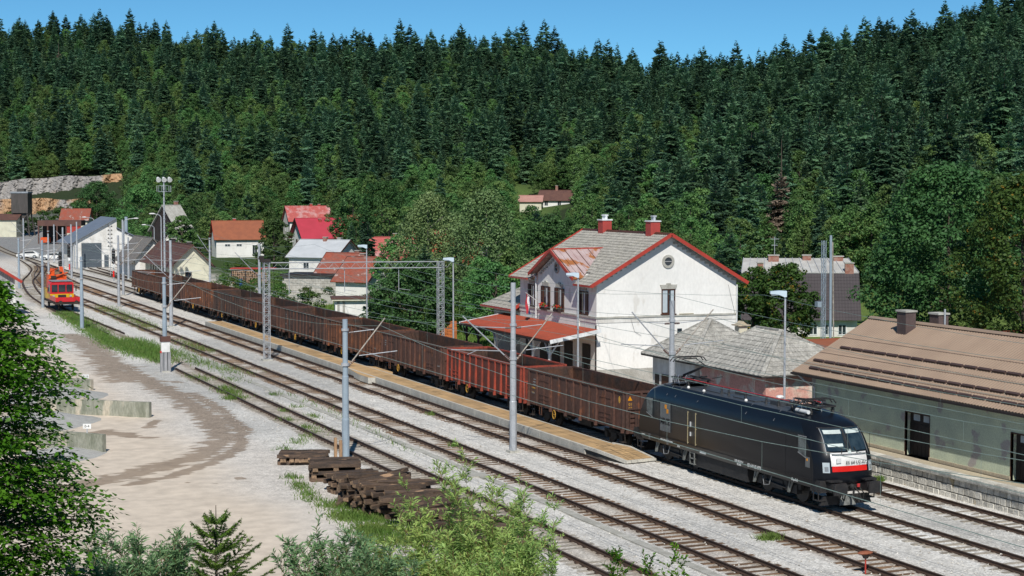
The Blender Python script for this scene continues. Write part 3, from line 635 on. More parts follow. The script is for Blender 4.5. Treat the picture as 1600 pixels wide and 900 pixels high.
for k, (lab, c, cp, ci, pat) in enumerate(wagons):
    root, tr, used = protos[pat]
    y = (ends[k] + ends[k + 1]) / 2; s = (ends[k + 1] - ends[k]) / 14.04
    mp = {'wagon_brown': c, 'wagon_dark': cp, 'wagon_in': ci}
    if not used: r = root; objs = [q for q, _ in tr]; protos[pat][2] = True; r['label'] = lab; r['group'] = 'open wagons of the ore train'; first = True
    r = copy_tree(root, (T2, y, 0), label=lab, group='open wagons of the ore train', tree=tr)
    for q in kids(r):
        if any(mm.name in mp and mp[mm.name] != mm.name for mm in q.data.materials): q.data = swap(q.data, mp, cache)
    r.scale = (1, s, 1)
    if k == 0: WAGON1 = r
for pat in (0, 1):   # drop the pattern sources: every wagon in view is a copy
    root, tr, _ = protos[pat]
    for c_, gs in tr:
        for g_ in gs: bpy.data.objects.remove(g_)
        bpy.data.objects.remove(c_)
    bpy.data.objects.remove(root)
rw = random.Random(17)
for wg in [o for o in bpy.data.objects if o.name.startswith('freight_wagon')]:
    for k in range(3): MB().box(-1.468, -1.462, 5.4 + k * .02, 5.4 + rw.uniform(.25, .5), 2.5 - k * .16, 2.56 - k * .16).build('stencil_line', 'letter_grey', wg)
    text('3%d %d' % (rw.randrange(1, 9), rw.randrange(100, 999)), .16, 'letter_grey', wg, (-1.468, rw.choice((-5.8, 5.85)), 1.7), (R(90), 0, R(-90)))
# markings on the first wagon
mb = MB(); mb.poly([(1.0 - 2.28, -6.456, 2.62), (1.0 - 2.0, -6.456, 2.62), (1.0 - 2.14, -6.456, 2.86)]); mb.build('warning_mark', 'orange', WAGON1)
text('01\n07', .22, 'letter_yellow', WAGON1, (-1.12, -6.455, 2.3), (R(90), 0, 0))
text('31 78 596', .13, 'letter_yellow', WAGON1, (-1.465, 5.8, 2.0), (R(90), 0, R(-90))); text('Eas-z', .13, 'letter_yellow', WAGON1, (-1.465, 5.8, 1.75), (R(90), 0, R(-90)))
mb = MB(); mb.blob((-1.465, -5.85, 2.62), .13, n=10, k=5, sq=(.03, 1, 1.5)); mb.build('round_badge', 'letter_yellow', WAGON1)
# ------------------------------------------------------------------ locomotive
def loco():
    HL = 9.64; t = thing('locomotive', 'black electric locomotive with white and red nose panel at the head of the train', 'locomotive', (T2, 63.13 + HL, 0))
    ZW = [(.95, 1.44), (1.15, 1.485), (1.45, 1.49), (2.2, 1.49), (3.0, 1.485), (3.25, 1.46), (3.45, 1.39), (3.65, 1.27), (3.80, 1.13), (3.90, .98)]
    ZE = [(.95, .95), (1.15, .72), (1.30, .62), (1.60, .60), (2.2, .68), (2.5, .78), (2.8, .94), (3.1, 1.12), (3.4, 1.34), (3.6, 1.60), (3.76, 2.0), (3.90, 2.60), (4.02, 3.2), (4.08, 3.8)]
    def w(z): return float(np.interp(z, [a for a, _ in ZW] + [4.02, 4.08], [b for _, b in ZW] + [.72, .45]))
    def e(z): return float(np.interp(z, [a for a, _ in ZE], [b for _, b in ZE]))
    def kk(z): return .62 + .25 * max(0, z - 2.2)
    def S(x, z, end=-1, off=0.):
        W = w(z); u = min(abs(x) / W, 1); y = e(z) + kk(z) * (.25 * u ** 2 + .75 * u ** 5)
        if off:
            # outward normal, numerically
            h = .01; p = Vector(S(x, z)); px_ = Vector(S(x + h, z)); pz = Vector(S(x, z + h)); n = (px_ - p).cross(pz - p).normalized(); n = n if n.y < 0 else -n
            p = p + n * off; return (p.x, p.y * (-end) if end > 0 else p.y, p.z) if False else ((p.x, p.y, p.z) if end < 0 else (-p.x, -p.y, p.z))
        return (x, -(HL - y), z) if end < 0 else (-x, (HL - y), z)
    us = [-1, -.985, -.95, -.88, -.78, -.62, -.42, -.2, 0, .2, .42, .62, .78, .88, .95, .985, 1]
    zs = [.95, 1.05, 1.15, 1.3, 1.5, 1.7, 1.95, 2.15, 2.4, 2.7, 3.0, 3.15, 3.3, 3.45, 3.6, 3.72, 3.82, 3.90]
    mb = MB(); rows = []
    for z in zs:
        W = w(z); row = [S(u * W, z, -1) for u in us] + [S(u * W, z, 1) for u in us]; row.append(row[0]); rows.append(row)
    mb.grid(rows); body = mb.build('body', 'loco', t, smooth=True)
    # roof deck: recessed tray between the cab domes
    W = w(3.90); y0 = -(HL - e(3.90) - 1.1); y1 = -y0
    MB().box(-W - .01, W + .01, y0 - .7, y1 + .7, 3.86, 3.905).build('roof_deck', 'loco_roof', t)
    for end in (-1, 1):
        mb = MB(); rows = []
        for z in (3.895, 3.95, 4.0, 4.05, 4.08):
            W2 = w(z); rows.append([S(u * W2, z, end) for u in us])
        # dome: front grid then flat back to the deck
        for r_ in rows: pass
        mb.grid(rows)
        top = rows[-1]; W2 = w(3.9); yb = (-1 if end < 0 else 1) * (HL - 4.3)
        mb.poly(list(top)); 
        # fill between front curve and the back edge with strips
        back = [(u * (W2 * .98) * (1 if end < 0 else -1), yb, 3.91) for u in us]
        mid = [S(u * w(3.95), 3.95, end) for u in us]
        mb.grid([[tuple(v) for v in top], [(v[0] * 1.15, (v[1] + yb) / 2, 4.03) for v in top], back])
        mb.build('cab_dome', 'loco', t, smooth=True)
    def patch(x0, x1, z0, z1, off, end, name, m, nx=8, nz=5, x0t=None, x1t=None, smooth=True):
        x0t = x0 if x0t is None else x0t; x1t = x1 if x1t is None else x1t; mb = MB(); rows = []
        for j in range(nz + 1):
            v = j / nz; z = z0 + (z1 - z0) * v; a = x0 + (x0t - x0) * v; b = x1 + (x1t - x1) * v
            rows.append([S(a + (b - a) * i / nx, z, end, off) for i in range(nx + 1)])
        mb.grid(rows); ring = [rows[0][i] for i in range(nx + 1)] 
        return mb.build(name, m, t, smooth=smooth)
    for end in (-1, 1):
        patch(-1.02, -.04, 2.56, 3.46, .018, end, 'windscreen', 'glass_loco', x0t=-.96)
        patch(.04, 1.02, 2.56, 3.46, .018, end, 'windscreen', 'glass_loco', x1t=.96)
        for a, b in ((-.90, -.12), (.12, .86)): patch(a, b, 3.25, 3.40, .026, end, 'sun_blind', 'sunblind', nz=2)
        patch(-.90, -.2, 2.74, 2.86, .024, end, 'desk_reflection_panel', 'sunblind', nz=2); patch(-.05, .12, 2.42, 2.62, .03, end, 'mirror_box', 'sunblind', nx=1, nz=1)  # pale strip over the left pane is a painted desk reflection, no real part
        for a, b, c_, d_ in ((-1.04, 1.04, 3.46, 3.49), (-.04, .04, 2.56, 3.46)): patch(a, b, c_, d_, .03, end, 'windscreen_frame', 'loco_dark', nz=3)
        for s in (-1, 1): patch(s * 1.02, s * 1.05, 2.4, 3.46, .026, end, 'windscreen_frame', 'letter_grey', x0t=s * .96, x1t=s * .99, nx=1)
        patch(-.90, .90, 1.94, 2.50, .02, end, 'white_panel', 'signwhite', nx=14); patch(-.87, .87, 1.70, 1.94, .02, end, 'red_stripe', 'signred', nx=14)
        for s in (-1, 1):
            patch(s * .97, s * 1.22, 1.66, 2.10, .03, end, 'headlight', 'glass_light', nx=4); patch(s * 1.02, s * 1.16, 1.72, 1.92, .036, end, 'headlight_lens', 'chrome', nx=3)
            # wipers
            p = [S(s * .12, 2.55, end, .06), S(s * .10, 2.9, end, .05), S(s * .08, 3.25, end, .045)]; MB().path(p, .018).build('wiper', 'rubber', t)
            p = [S(s * .40, 2.42, end, .05), S(s * .30, 2.7, end, .05)]; MB().path(p, .018).build('wiper_arm', 'rubber', t)
        # handrail across the panel
        p = [S(x, 2.42, end, .09) for x in np.linspace(-.82, .82, 9)]; mb = MB(); mb.path(p, .02)
        for x in (-.82, -.3, .3, .82): mb.tube(S(x, 2.42, end, .0), S(x, 2.42, end, .09), .02, n=5)
        mb.build('handrail', 'letter_grey', t)
        sy = -1 if end < 0 else 1
        # bumper beam, skirt, plough
        MB().box(-1.42, 1.42, *sorted((sy * (HL - .78), sy * (HL - 1.6))), .80, 1.32).build('buffer_beam', 'loco_dark', t)
        mb = MB(); mb.prism([(-1.3, .22), (1.3, .22), (1.15, .62), (-1.15, .62)], 'y', *sorted((sy * (HL - .95), sy * (HL - 1.1)))); mb.build('plough', 'loco_dark', t)
        mb = MB(); mb.poly([(-.42, sy * (HL - .80), .2), (.42, sy * (HL - .80), .2), (.30, sy * (HL - .93), .62), (-.30, sy * (HL - .93), .62)]); mb.poly([(-.42, sy * (HL - .82), .2), (.42, sy * (HL - .82), .2), (.30, sy * (HL - .95), .62), (-.30, sy * (HL - .95), .62)]); mb.build('deflector_plate', 'sandgrey', t)
        for s in (-1, 1):
            mb = MB(); x = s * .875
            mb.box(x - .24, x + .24, *sorted((sy * (HL - .8), sy * (HL - .30))), .86, 1.24)
            mb.prism([(x - .31, .80), (x + .31, .80), (x + .33, .90), (x + .33, 1.18), (x + .27, 1.30), (x - .27, 1.30), (x - .33, 1.18), (x - .33, .90)], 'y', *sorted((sy * (HL - .10), sy * (HL - 0)))); mb.build('buffer', 'loco_dark', t)
            mb = MB(); mb.box(x - .3, x + .3, *sorted((sy * (HL - .75), sy * (HL - .35))), 1.3, 1.36); mb.build('buffer_tread', 'loco_dark', t)
            mb = MB()
            for q in (-.5, -.3, .3, .5): mb.path([(q * 1, sy * (HL - .75), 1.0), (q * 1.15, sy * (HL - .45), .75), (q * 1.2, sy * (HL - .55), .45), (q, sy * (HL - .8), .5)], .028)
            mb.build('air_hose', 'rubber', t) if s > 0 else None
            mb = MB(); mb.box(*sorted((s * 1.05, s * 1.42)), *sorted((sy * (HL - .9), sy * (HL - 1.35))), .42, .46); mb.box(*sorted((s * 1.4, s * 1.43)), *sorted((sy * (HL - .9), sy * (HL - .95))), .42, 1.0); mb.box(*sorted((s * 1.4, s * 1.43)), *sorted((sy * (HL - 1.3), sy * (HL - 1.35))), .42, 1.0); mb.build('step', 'loco_dark', t)
        mb = MB(); mb.path([(0, sy * (HL - .7), 1.05), (0, sy * (HL - .35), .95), (0, sy * (HL - .38), .55)], .05); mb.blob((0, sy * (HL - .5), 1.06), .12); mb.build('coupling', 'rubber', t)
        for x in (-.55, .45): MB().box(x - .06, x + .06, *sorted((sy * (HL - .72), sy * (HL - .66))), .98, 1.12).build('hose_cap', 'red_bus', t)
    text('ES 64 U2-073', .20, 'letter_black', t, (.30, -(HL - .585), 2.08), (R(88), 0, 0), sx=1.0)
    MB().box(-.70, -.48, -(HL - .61), -(HL - .66), 2.08, 2.28).build('faded_patch', 'mc_grey' if False else 'letter_white', t)
    # sides
    for s in (-1, 1):
        X = s * 1.493; rz = R(-90) if s < 0 else R(90)
        for yw in (-7.5, 7.2):   # cab side windows, given for the near side, mirrored on the far one
            y = yw * (1 if s < 0 else -1) if True else yw
            mb = MB(); mb.prism([(y - .30, 2.25), (y + .30, 2.40), (y + .30, 3.08), (y - .30, 3.08)], 'x', *sorted((X - s * .01, X + s * .018))); mb.build('cab_window', 'glass_mid', t)
            mb = MB()
            for a, b in (((y - .33, 2.2), (y + .33, 2.37)), ((y + .33, 2.37), (y + .33, 3.11)), ((y + .33, 3.11), (y - .33, 3.11)), ((y - .33, 3.11), (y - .33, 2.2))): mb.bar((X + s * .01, a[0], a[1]), (X + s * .01, b[0], b[1]), .035, .04)
            mb.build('window_frame', 'letter_grey', t)
            yd = (-5.9 if yw < 0 else 6.05) * (1 if s < 0 else -1)
        # vertical body seams and skirt line
        for y in (-6.1, 6.1, 8.6, -8.2): MB().box(*sorted((X, X + s * .004)), y - .012, y + .012, 1.2, 3.2).build('panel_seam', 'letter_black', t)
        MB().box(*sorted((X - s * .005, X + s * .012)), -8.3, 8.3, 1.30, 1.32).build('rubbing_strip', 'loco_dark', t)
        # door rails
        for y in ((2.95, 2.15) if s < 0 else (-2.95, -2.15)):
            mb = MB(); mb.tube((X + s * .06, y, 1.35), (X + s * .06, y, 2.95), .022, n=6)
            for z in (1.4, 2.15, 2.9): mb.tube((X, y, z), (X + s * .06, y, z), .02, n=5)
            mb.build('door_handrail', 'brass', t)
        mb = MB(); yy = 2.75 * (-s); mb.box(*sorted((X, X + s * .03)), yy - .05, yy + .05, 2.2, 2.45); mb.box(*sorted((X, X + s * .03)), yy - .05, yy + .05, 1.75, 1.95); mb.build('door_lock', 'letter_white', t)
        # grey logo panel with squares and lettering
        yp = 5.45 * (-s); yq = sorted((yp - .55, yp + .55))
        MB().box(*sorted((X, X + s * .012)), yq[0], yq[1], 1.62, 3.08).build('logo_panel', 'loco_grey', t)
        text('MRCE', .44, 'letter_black', t, (X + s * .018, yp, 2.12), (R(90), 0, rz), sx=.88, bold=.016)
        d_ = -1 if s < 0 else 1
        for a, b in ((.10, 2.72), (-.10 + .22, 2.72 - .0), (.24, 2.52)): pass
        for a, z in ((.06, 2.78), (.24, 2.56)): MB().box(*sorted((X, X + s * .02)), yp + d_ * a - .10, yp + d_ * a + .10, z, z + .21).build('orange_square', 'orange', t)
        # small logo at the cab
        yc = -7.95 * (-s); MB().box(*sorted((X, X + s * .012)), yc - .17, yc + .17, 1.80, 2.25).build('small_panel', 'loco_grey', t); MB().box(*sorted((X, X + s * .02)), yc - .02, yc + .09, 2.08, 2.18).build('orange_square', 'orange', t)
        # stencilling along the sill
        for y, z, tx, sz in ((-3.4, 1.14, 'ES 64 U2-073', .22), (-2.0, 1.19, 'LZB 182.573-4', .13), (-2.0, 1.04, '182 573', .12), (5.3, 1.16, '9180 6182 573-8 D-DISPO', .12), (7.9, 1.16, 'P 19,28m', .10), (-6.9, 1.10, 'dispolok', .16), (4.0, 1.06, 'R 91t', .11)):
            text(tx, sz, 'letter_white', t, (X + s * .006, y * (-s) * (-1 if False else 1), z), (R(90), 0, rz), bold=.004)
        MB().box(*sorted((X, X + s * .008)), 1.5 * (-s) - .3, 1.5 * (-s) + .3, 1.05, 1.16).build('data_plate', 'letter_white', t)
        mb = MB()
        for k in range(6):
            for q in range(2): mb.box(*sorted((X, X + s * .006)), (7.2 - q * 2.0) * (-s) - .1, (7.2 - q * 2.0) * (-s) + .1, 1.0 + k * .05, 1.02 + k * .05)
        mb.build('data_lines', 'letter_grey', t)
        # slanted roof edge seams / panels
        for y in (-4.9, -2.4, 2.3, 4.6, 5.5): MB().poly([(s * 1.40, y - .015, 3.45), (s * 1.40, y + .015, 3.45), (s * .99, y + .015, 3.905), (s * .99, y - .015, 3.905)]).poly([(s * 1.41, y - .015, 3.46), (s * 1.41, y + .015, 3.46), (s * 1.0, y + .015, 3.925), (s * 1.0, y - .015, 3.925)]).build('roof_seam', 'letter_grey', t)
    # running gear
    for s in (-1, 1):
        yc = s * 4.95; b = MB()
        for x in (-1.1, 1.1):
            b.box(x - .09, x + .09, yc - 1.95, yc + 1.95, .62, .86); b.box(x - .12, x + .12, yc - .5, yc + .5, .38, .8)
            for q in (-1.5, 1.5):
                b.box(x - .14, x + .14, yc + q - .22, yc + q + .22, .40, .80)
                b.tube((x * 1.08, yc + q * .62, .45), (x * 1.08, yc + q * .62, .92), .11, n=8)
            b.tube((x * 1.14, yc - .9, .55), (x * 1.14, yc + .9, .62), .05, n=6)
        bo = b.build('bogie', 'loco_dark', t)
        for q in (-1.5, 1.5):
            mb = MB(); mb.tube((-1.15, yc + q, .575), (1.15, yc + q, .575), .1, n=8)
            for x in (-.75, .75): mb.tube((x - .07, yc + q, .575), (x + .07, yc + q, .575), .575, n=24)
            mb.build('wheelset', 'loco_dark', bo)
            for x in (-1, 1):
                mb = MB(); mb.tube((x * 1.30, yc + q, .98), (x * 1.30, yc + q + .3, .42), .05, n=6); mb.tube((x * 1.28, yc + q + .25, .98), (x * 1.28, yc + q + .42, .40), .06, n=6); mb.build('damper', 'sandgrey', bo)
        for x in (-1, 1):
            mb = MB(); mb.path([(x * 1.3, yc + .3, .95), (x * 1.36, yc + .45, .5), (x * 1.36, yc + .9, .42), (x * 1.3, yc + 1.1, .8)], .022); mb.build('cable', 'letter_grey', bo)
    mb = MB(); mb.box(-1.32, 1.32, -2.5, 2.5, .28, .95)
    mb.build('transformer_case', 'loco_dark', t)
    for x in (-1, 1):
        for y0, y1, z in ((2.2, 2.9, .3), (1.3, 2.0, .35), (-2.6, -1.9, .3), (-1.5, -.7, .42)):
            mb = MB()
            for k in range(6): mb.bar((x * 1.35, y0 + (y1 - y0) * k / 5, z), (x * 1.35, y0 + (y1 - y0) * k / 5, .88), .05, .05)
            mb.build('equipment_box', 'sandgrey', t)
    # ladders under the doors
    for s in (-1, 1):
        mb = MB(); y = 2.7 * (-s)
        for q in (-.22, .22): mb.box(*sorted((s * 1.40, s * 1.45)), y + q - .03, y + q + .03, .35, .95)
        for z in (.35, .62, .9): mb.box(*sorted((s * 1.3, s * 1.46)), y - .22, y + .22, z, z + .04)
        mb.build('ladder', 'sandgrey', t)
    # roof gear
    zd = 3.905
    mb = MB()
    pts = [(-.38, 5.6, zd + .38), (-.38, 3.2, zd + .36), (-.35, 0, zd + .34), (-.35, -3.0, zd + .34), (-.38, -4.6, zd + .36)]; mb.path(pts, .025, n=6); mb.build('red_busbar', 'red_bus', t)
    for y in (3.4, 1.7, 1.0, -.6, -2.5, -3.6):
        mb = MB()
        for z in range(5): mb.tube((-.36, y, zd + z * .065), (-.36, y, zd + z * .065 + .04), .08 - z * .006, .06, n=8)
        mb.build('insulator', 'loco_dark', t)
    for y in (-1.5, 2.6, 4.2): MB().blob((-.85, y, zd + .05), .08).build('roof_fitting', 'signwhite', t)
    for x0, x1, y0, y1, h in ((-.6, .7, -1.9, .2, .05), (-.5, .6, 1.6, 3.2, .05), (.2, .85, -.2, 1.4, .12), (-.2, .8, -3.5, -2.6, .16)): MB().box(x0, x1, y0, y1, zd, zd + h).build('roof_hatch', 'loco_roof', t)
    MB().blob((.05, -3.05, zd + .34), .17, n=10, k=6, sq=(1.2, 1, .6)).build('air_dome', 'signwhite', t)
    def panto(yc, up, d):
        pn = MB(); 
        for x in (-.55, .55): pn.box(x - .04, x + .04, yc - 1.0, yc + 1.0, zd + .30, zd + .38)
        for y in (-.95, 0, .95): pn.box(-.6, .6, yc + y - .04, yc + y + .04, zd + .30, zd + .37)
        for x in (-.55, .55):
            for y in (-.8, .8):
                for z in range(4): pn.tube((x, yc + y, zd + z * .075), (x, yc + y, zd + z * .075 + .05), .095, .06, n=8)
        o = pn.build('pantograph', 'loco_dark', t)
        knee = (yc + d * 1.45, zd + (1.1 if up else .46)); foot = (yc - d * .8, zd + .42); head = (yc - d * .30, 5.32 if up else zd + .62)
        mb = MB()
        mb.tube((0, foot[0], foot[1]), (0, knee[0], knee[1]), .055, .045, n=6); mb.tube((-.12, foot[0] + d * .3, foot[1] - .05), (-.1, knee[0] - d * .15, knee[1] - .12), .02, n=5)
        for x in (-1, 1): mb.tube((x * .08, knee[0], knee[1]), (x * .42, head[0], head[1] - .1), .03, .02, n=6)
        mb.tube((-.5, head[0], head[1] - .1), (.5, head[0], head[1] - .1), .03, n=6); mb.tube((-.35, knee[0] * .5 + head[0] * .5, (knee[1] + head[1]) / 2 - .05), (.35, knee[0] * .5 + head[0] * .5, (knee[1] + head[1]) / 2 - .05), .015, n=5)
        mb.build('arm', 'loco_dark', o)
        for q in (-.17, .17):
            mb = MB(); mb.path([(-.95, head[0] + q, head[1] - .22), (-.8, head[0] + q, head[1] - .04), (-.6, head[0] + q, head[1]), (.6, head[0] + q, head[1]), (.8, head[0] + q, head[1] - .04), (.95, head[0] + q, head[1] - .22)], .028); mb.build('contact_strip', 'loco_dark', o)
        mb = MB(); rr = random.Random(int(yc * 10) + 5)
        for k in range(5):
            x = rr.uniform(-.9, .2); y = yc + rr.uniform(-.9, .9); mb.path([(x, y, zd), (x - .05, y + .1, zd + .4), (x + .15, y + .3, zd + .5), (x + .3, y + .4, zd + .3)], .022)
        mb.build('cable', 'chrome', o)
        mb = MB()
        for k in range(9):
            x = rr.uniform(-.8, .8); y = yc + rr.uniform(-1.3, 1.3); z = zd + rr.uniform(.05, .45); mb.tube((x, y, z), (x + rr.uniform(-.5, .5), y + rr.uniform(-.6, .6), z + rr.uniform(-.1, .15)), rr.uniform(.02, .05), n=5)
        mb.build('roof_gear', 'loco_dark', o)
        if not up: MB().tube((-.75, yc + .1, zd + .12), (-.75, yc - .9, zd + .12), .09, n=10).build('cylinder_case', 'letter_white', o); MB().tube((-.2, yc - 1, zd + .55), (.3, yc + .9, zd + .5), .025, n=5).build('red_busbar', 'red_bus', o)
    panto(-5.9, False, 1); panto(5.55, True, -1)
    return t
LOCO = loco()
# ------------------------------------------------------------------ buildings: helpers
def slope_mesh(mb, A, B, C, D, rows, cols, wave=.02, step=.025, m=0, thick=.06, sub=2):
    """A->B along the eave, D->C along the ridge; courses step up, columns wave"""
    A, B, C, D = map(Vector, (A, B, C, D)); n = (B - A).cross(D - A)
    if n.length < 1e-6: n = (B - A).cross(C - A)
    n.normalize(); n = n if n.z > 0 else -n
    def P(u, v, h): a = A.lerp(B, u); b = D.lerp(C, u); return tuple(a.lerp(b, v) + n * h)
    nc = cols * sub
    for r in range(rows):
        v0, v1 = r / rows, (r + 1) / rows; R_ = []
        for v, h in ((v0, -.0), (v0, step), (v1, 0.)):
            R_.append([P(i / nc, v, thick + h + (wave if (i % 2) else -wave) * (1 if sub == 2 else 0)) for i in range(nc + 1)])
        mb.grid(R_, m)
    # underside and edges
    q = [P(0, 0, 0), P(1, 0, 0), P(1, 1, 0), P(0, 1, 0)]; mb.poly(q[::-1], m)
    for a, b in (((0, 0), (1, 0)), ((1, 0), (1, 1)), ((1, 1), (0, 1)), ((0, 1), (0, 0))): mb.poly([P(*a, 0), P(*b, 0), P(*b, thick), P(*a, thick)], m)
    return mb
def window(par, side, u, z0, w_, h, wall, frame='white_metal', pane='glass', mull=1, out=.05, shutter=None):
    """side: ('x',xval,dir) or ('y',yval,dir) wall plane in local coordinates"""
    ax, c, d = side; t = .07
    def B(mb, u0, u1, a0, a1, o0, o1, m=0):
        lo, hi = sorted((c + d * o0, c + d * o1))
        return mb.box(lo, hi, u0, u1, a0, a1, m) if ax == 'x' else mb.box(u0, u1, lo, hi, a0, a1, m)
    f = MB(); B(f, u - w_ / 2, u - w_ / 2 + t, z0, z0 + h, -.05, out); B(f, u + w_ / 2 - t, u + w_ / 2, z0, z0 + h, -.05, out)
    B(f, u - w_ / 2 + t, u + w_ / 2 - t, z0, z0 + t, -.05, out); B(f, u - w_ / 2 + t, u + w_ / 2 - t, z0 + h - t, z0 + h, -.05, out)
    for k in range(1, mull + 1): q = u - w_ / 2 + w_ * k / (mull + 1); B(f, q - .03, q + .03, z0 + t, z0 + h - t, -.03, out - .008)
    fo = f.build('window', frame, par)
    B(MB(), u - w_ / 2 + t, u + w_ / 2 - t, z0 + t, z0 + h - t, -.02, .012).build('pane', pane, fo)
    if shutter:
        for s in (-1, 1):
            mb = MB(); a = u + s * (w_ / 2 + .02); b = u + s * (w_ / 2 + .42); B(mb, *sorted((a, b)), z0 - .02, z0 + h + .02, .03, .075)
            k = z0 + .05
            while k < z0 + h: B(mb, *sorted((a + s * .04, b - s * .04)), k, k + .05, .075, .095); k += .13
            mb.build('shutter', shutter, fo)
    return fo
def chimney(par, x, y, z0, z1, w_, d_, m='brick_chim', cap='concrete'):
    c = MB().box(x - w_ / 2, x + w_ / 2, y - d_ / 2, y + d_ / 2, z0, z1).build('chimney', m, par)
    MB().box(x - w_ / 2 - .06, x + w_ / 2 + .06, y - d_ / 2 - .06, y + d_ / 2 + .06, z1, z1 + .09).build('cap', cap, c); return c
def gable_house(name, label, cat, loc, rz, L_, W_, eave, ridge, wall, roof, over=.45, rows=1, cols=14, wins=(), chims=(), wave=.0, base=-1.5, group=None, verge=None, lower=None, trim=None):
    t = thing(name, label, cat, loc, rz, group); h = W_ / 2; l = L_ / 2
    wb = MB().prism([(-h, base), (h, base), (h, eave), (0, ridge), (-h, eave)], 'x', -l, l).build('wall', wall, t)
    if lower: MB().box(-l - .02, l + .02, -h - .02, h + .02, base, lower[0]).build('plinth', lower[1], t)
    sl_ = (ridge - eave) / h
    rf = MB(); e = over
    slope_mesh(rf, (-l - e, -h - e, eave - e * sl_ + .03), (l + e, -h - e, eave - e * sl_ + .03), (l + e, 0, ridge + .03), (-l - e, 0, ridge + .03), rows, cols, wave, .02 if rows > 1 else 0, thick=.12)
    ro = rf.build('roof', roof, t)
    rf = MB(); slope_mesh(rf, (l + e, h + e, eave - e * sl_ + .03), (-l - e, h + e, eave - e * sl_ + .03), (-l - e, 0, ridge + .03), (l + e, 0, ridge + .03), rows, cols, wave, .02 if rows > 1 else 0, thick=.12); rf.build('roof', roof, t)
    MB().bar((-l - e, 0, ridge + .17), (l + e, 0, ridge + .17), .3, .08).build('ridge_cap', trim or roof, t)
    if verge:
        for s in (-1, 1):
            for q in (-1, 1): MB().bar((s * (l + e + .02), q * (h + e), eave - e * sl_ + .08), (s * (l + e + .02), 0, ridge + .08), .06, .22).build('verge_board', verge, t)
    for side, u, z0, ww, hh, fm, pm in wins:
        sd = {'f': ('y', -h, -1), 'b': ('y', h, 1), 'l': ('x', -l, -1), 'r': ('x', l, 1)}[side]; window(t, sd, u, z0, ww, hh, None, fm, pm)
    for x, y, zt, cm in chims: chimney(ro, x, y, ridge - abs(y) * sl_ - .6, zt, .6, .6, cm)
    return t
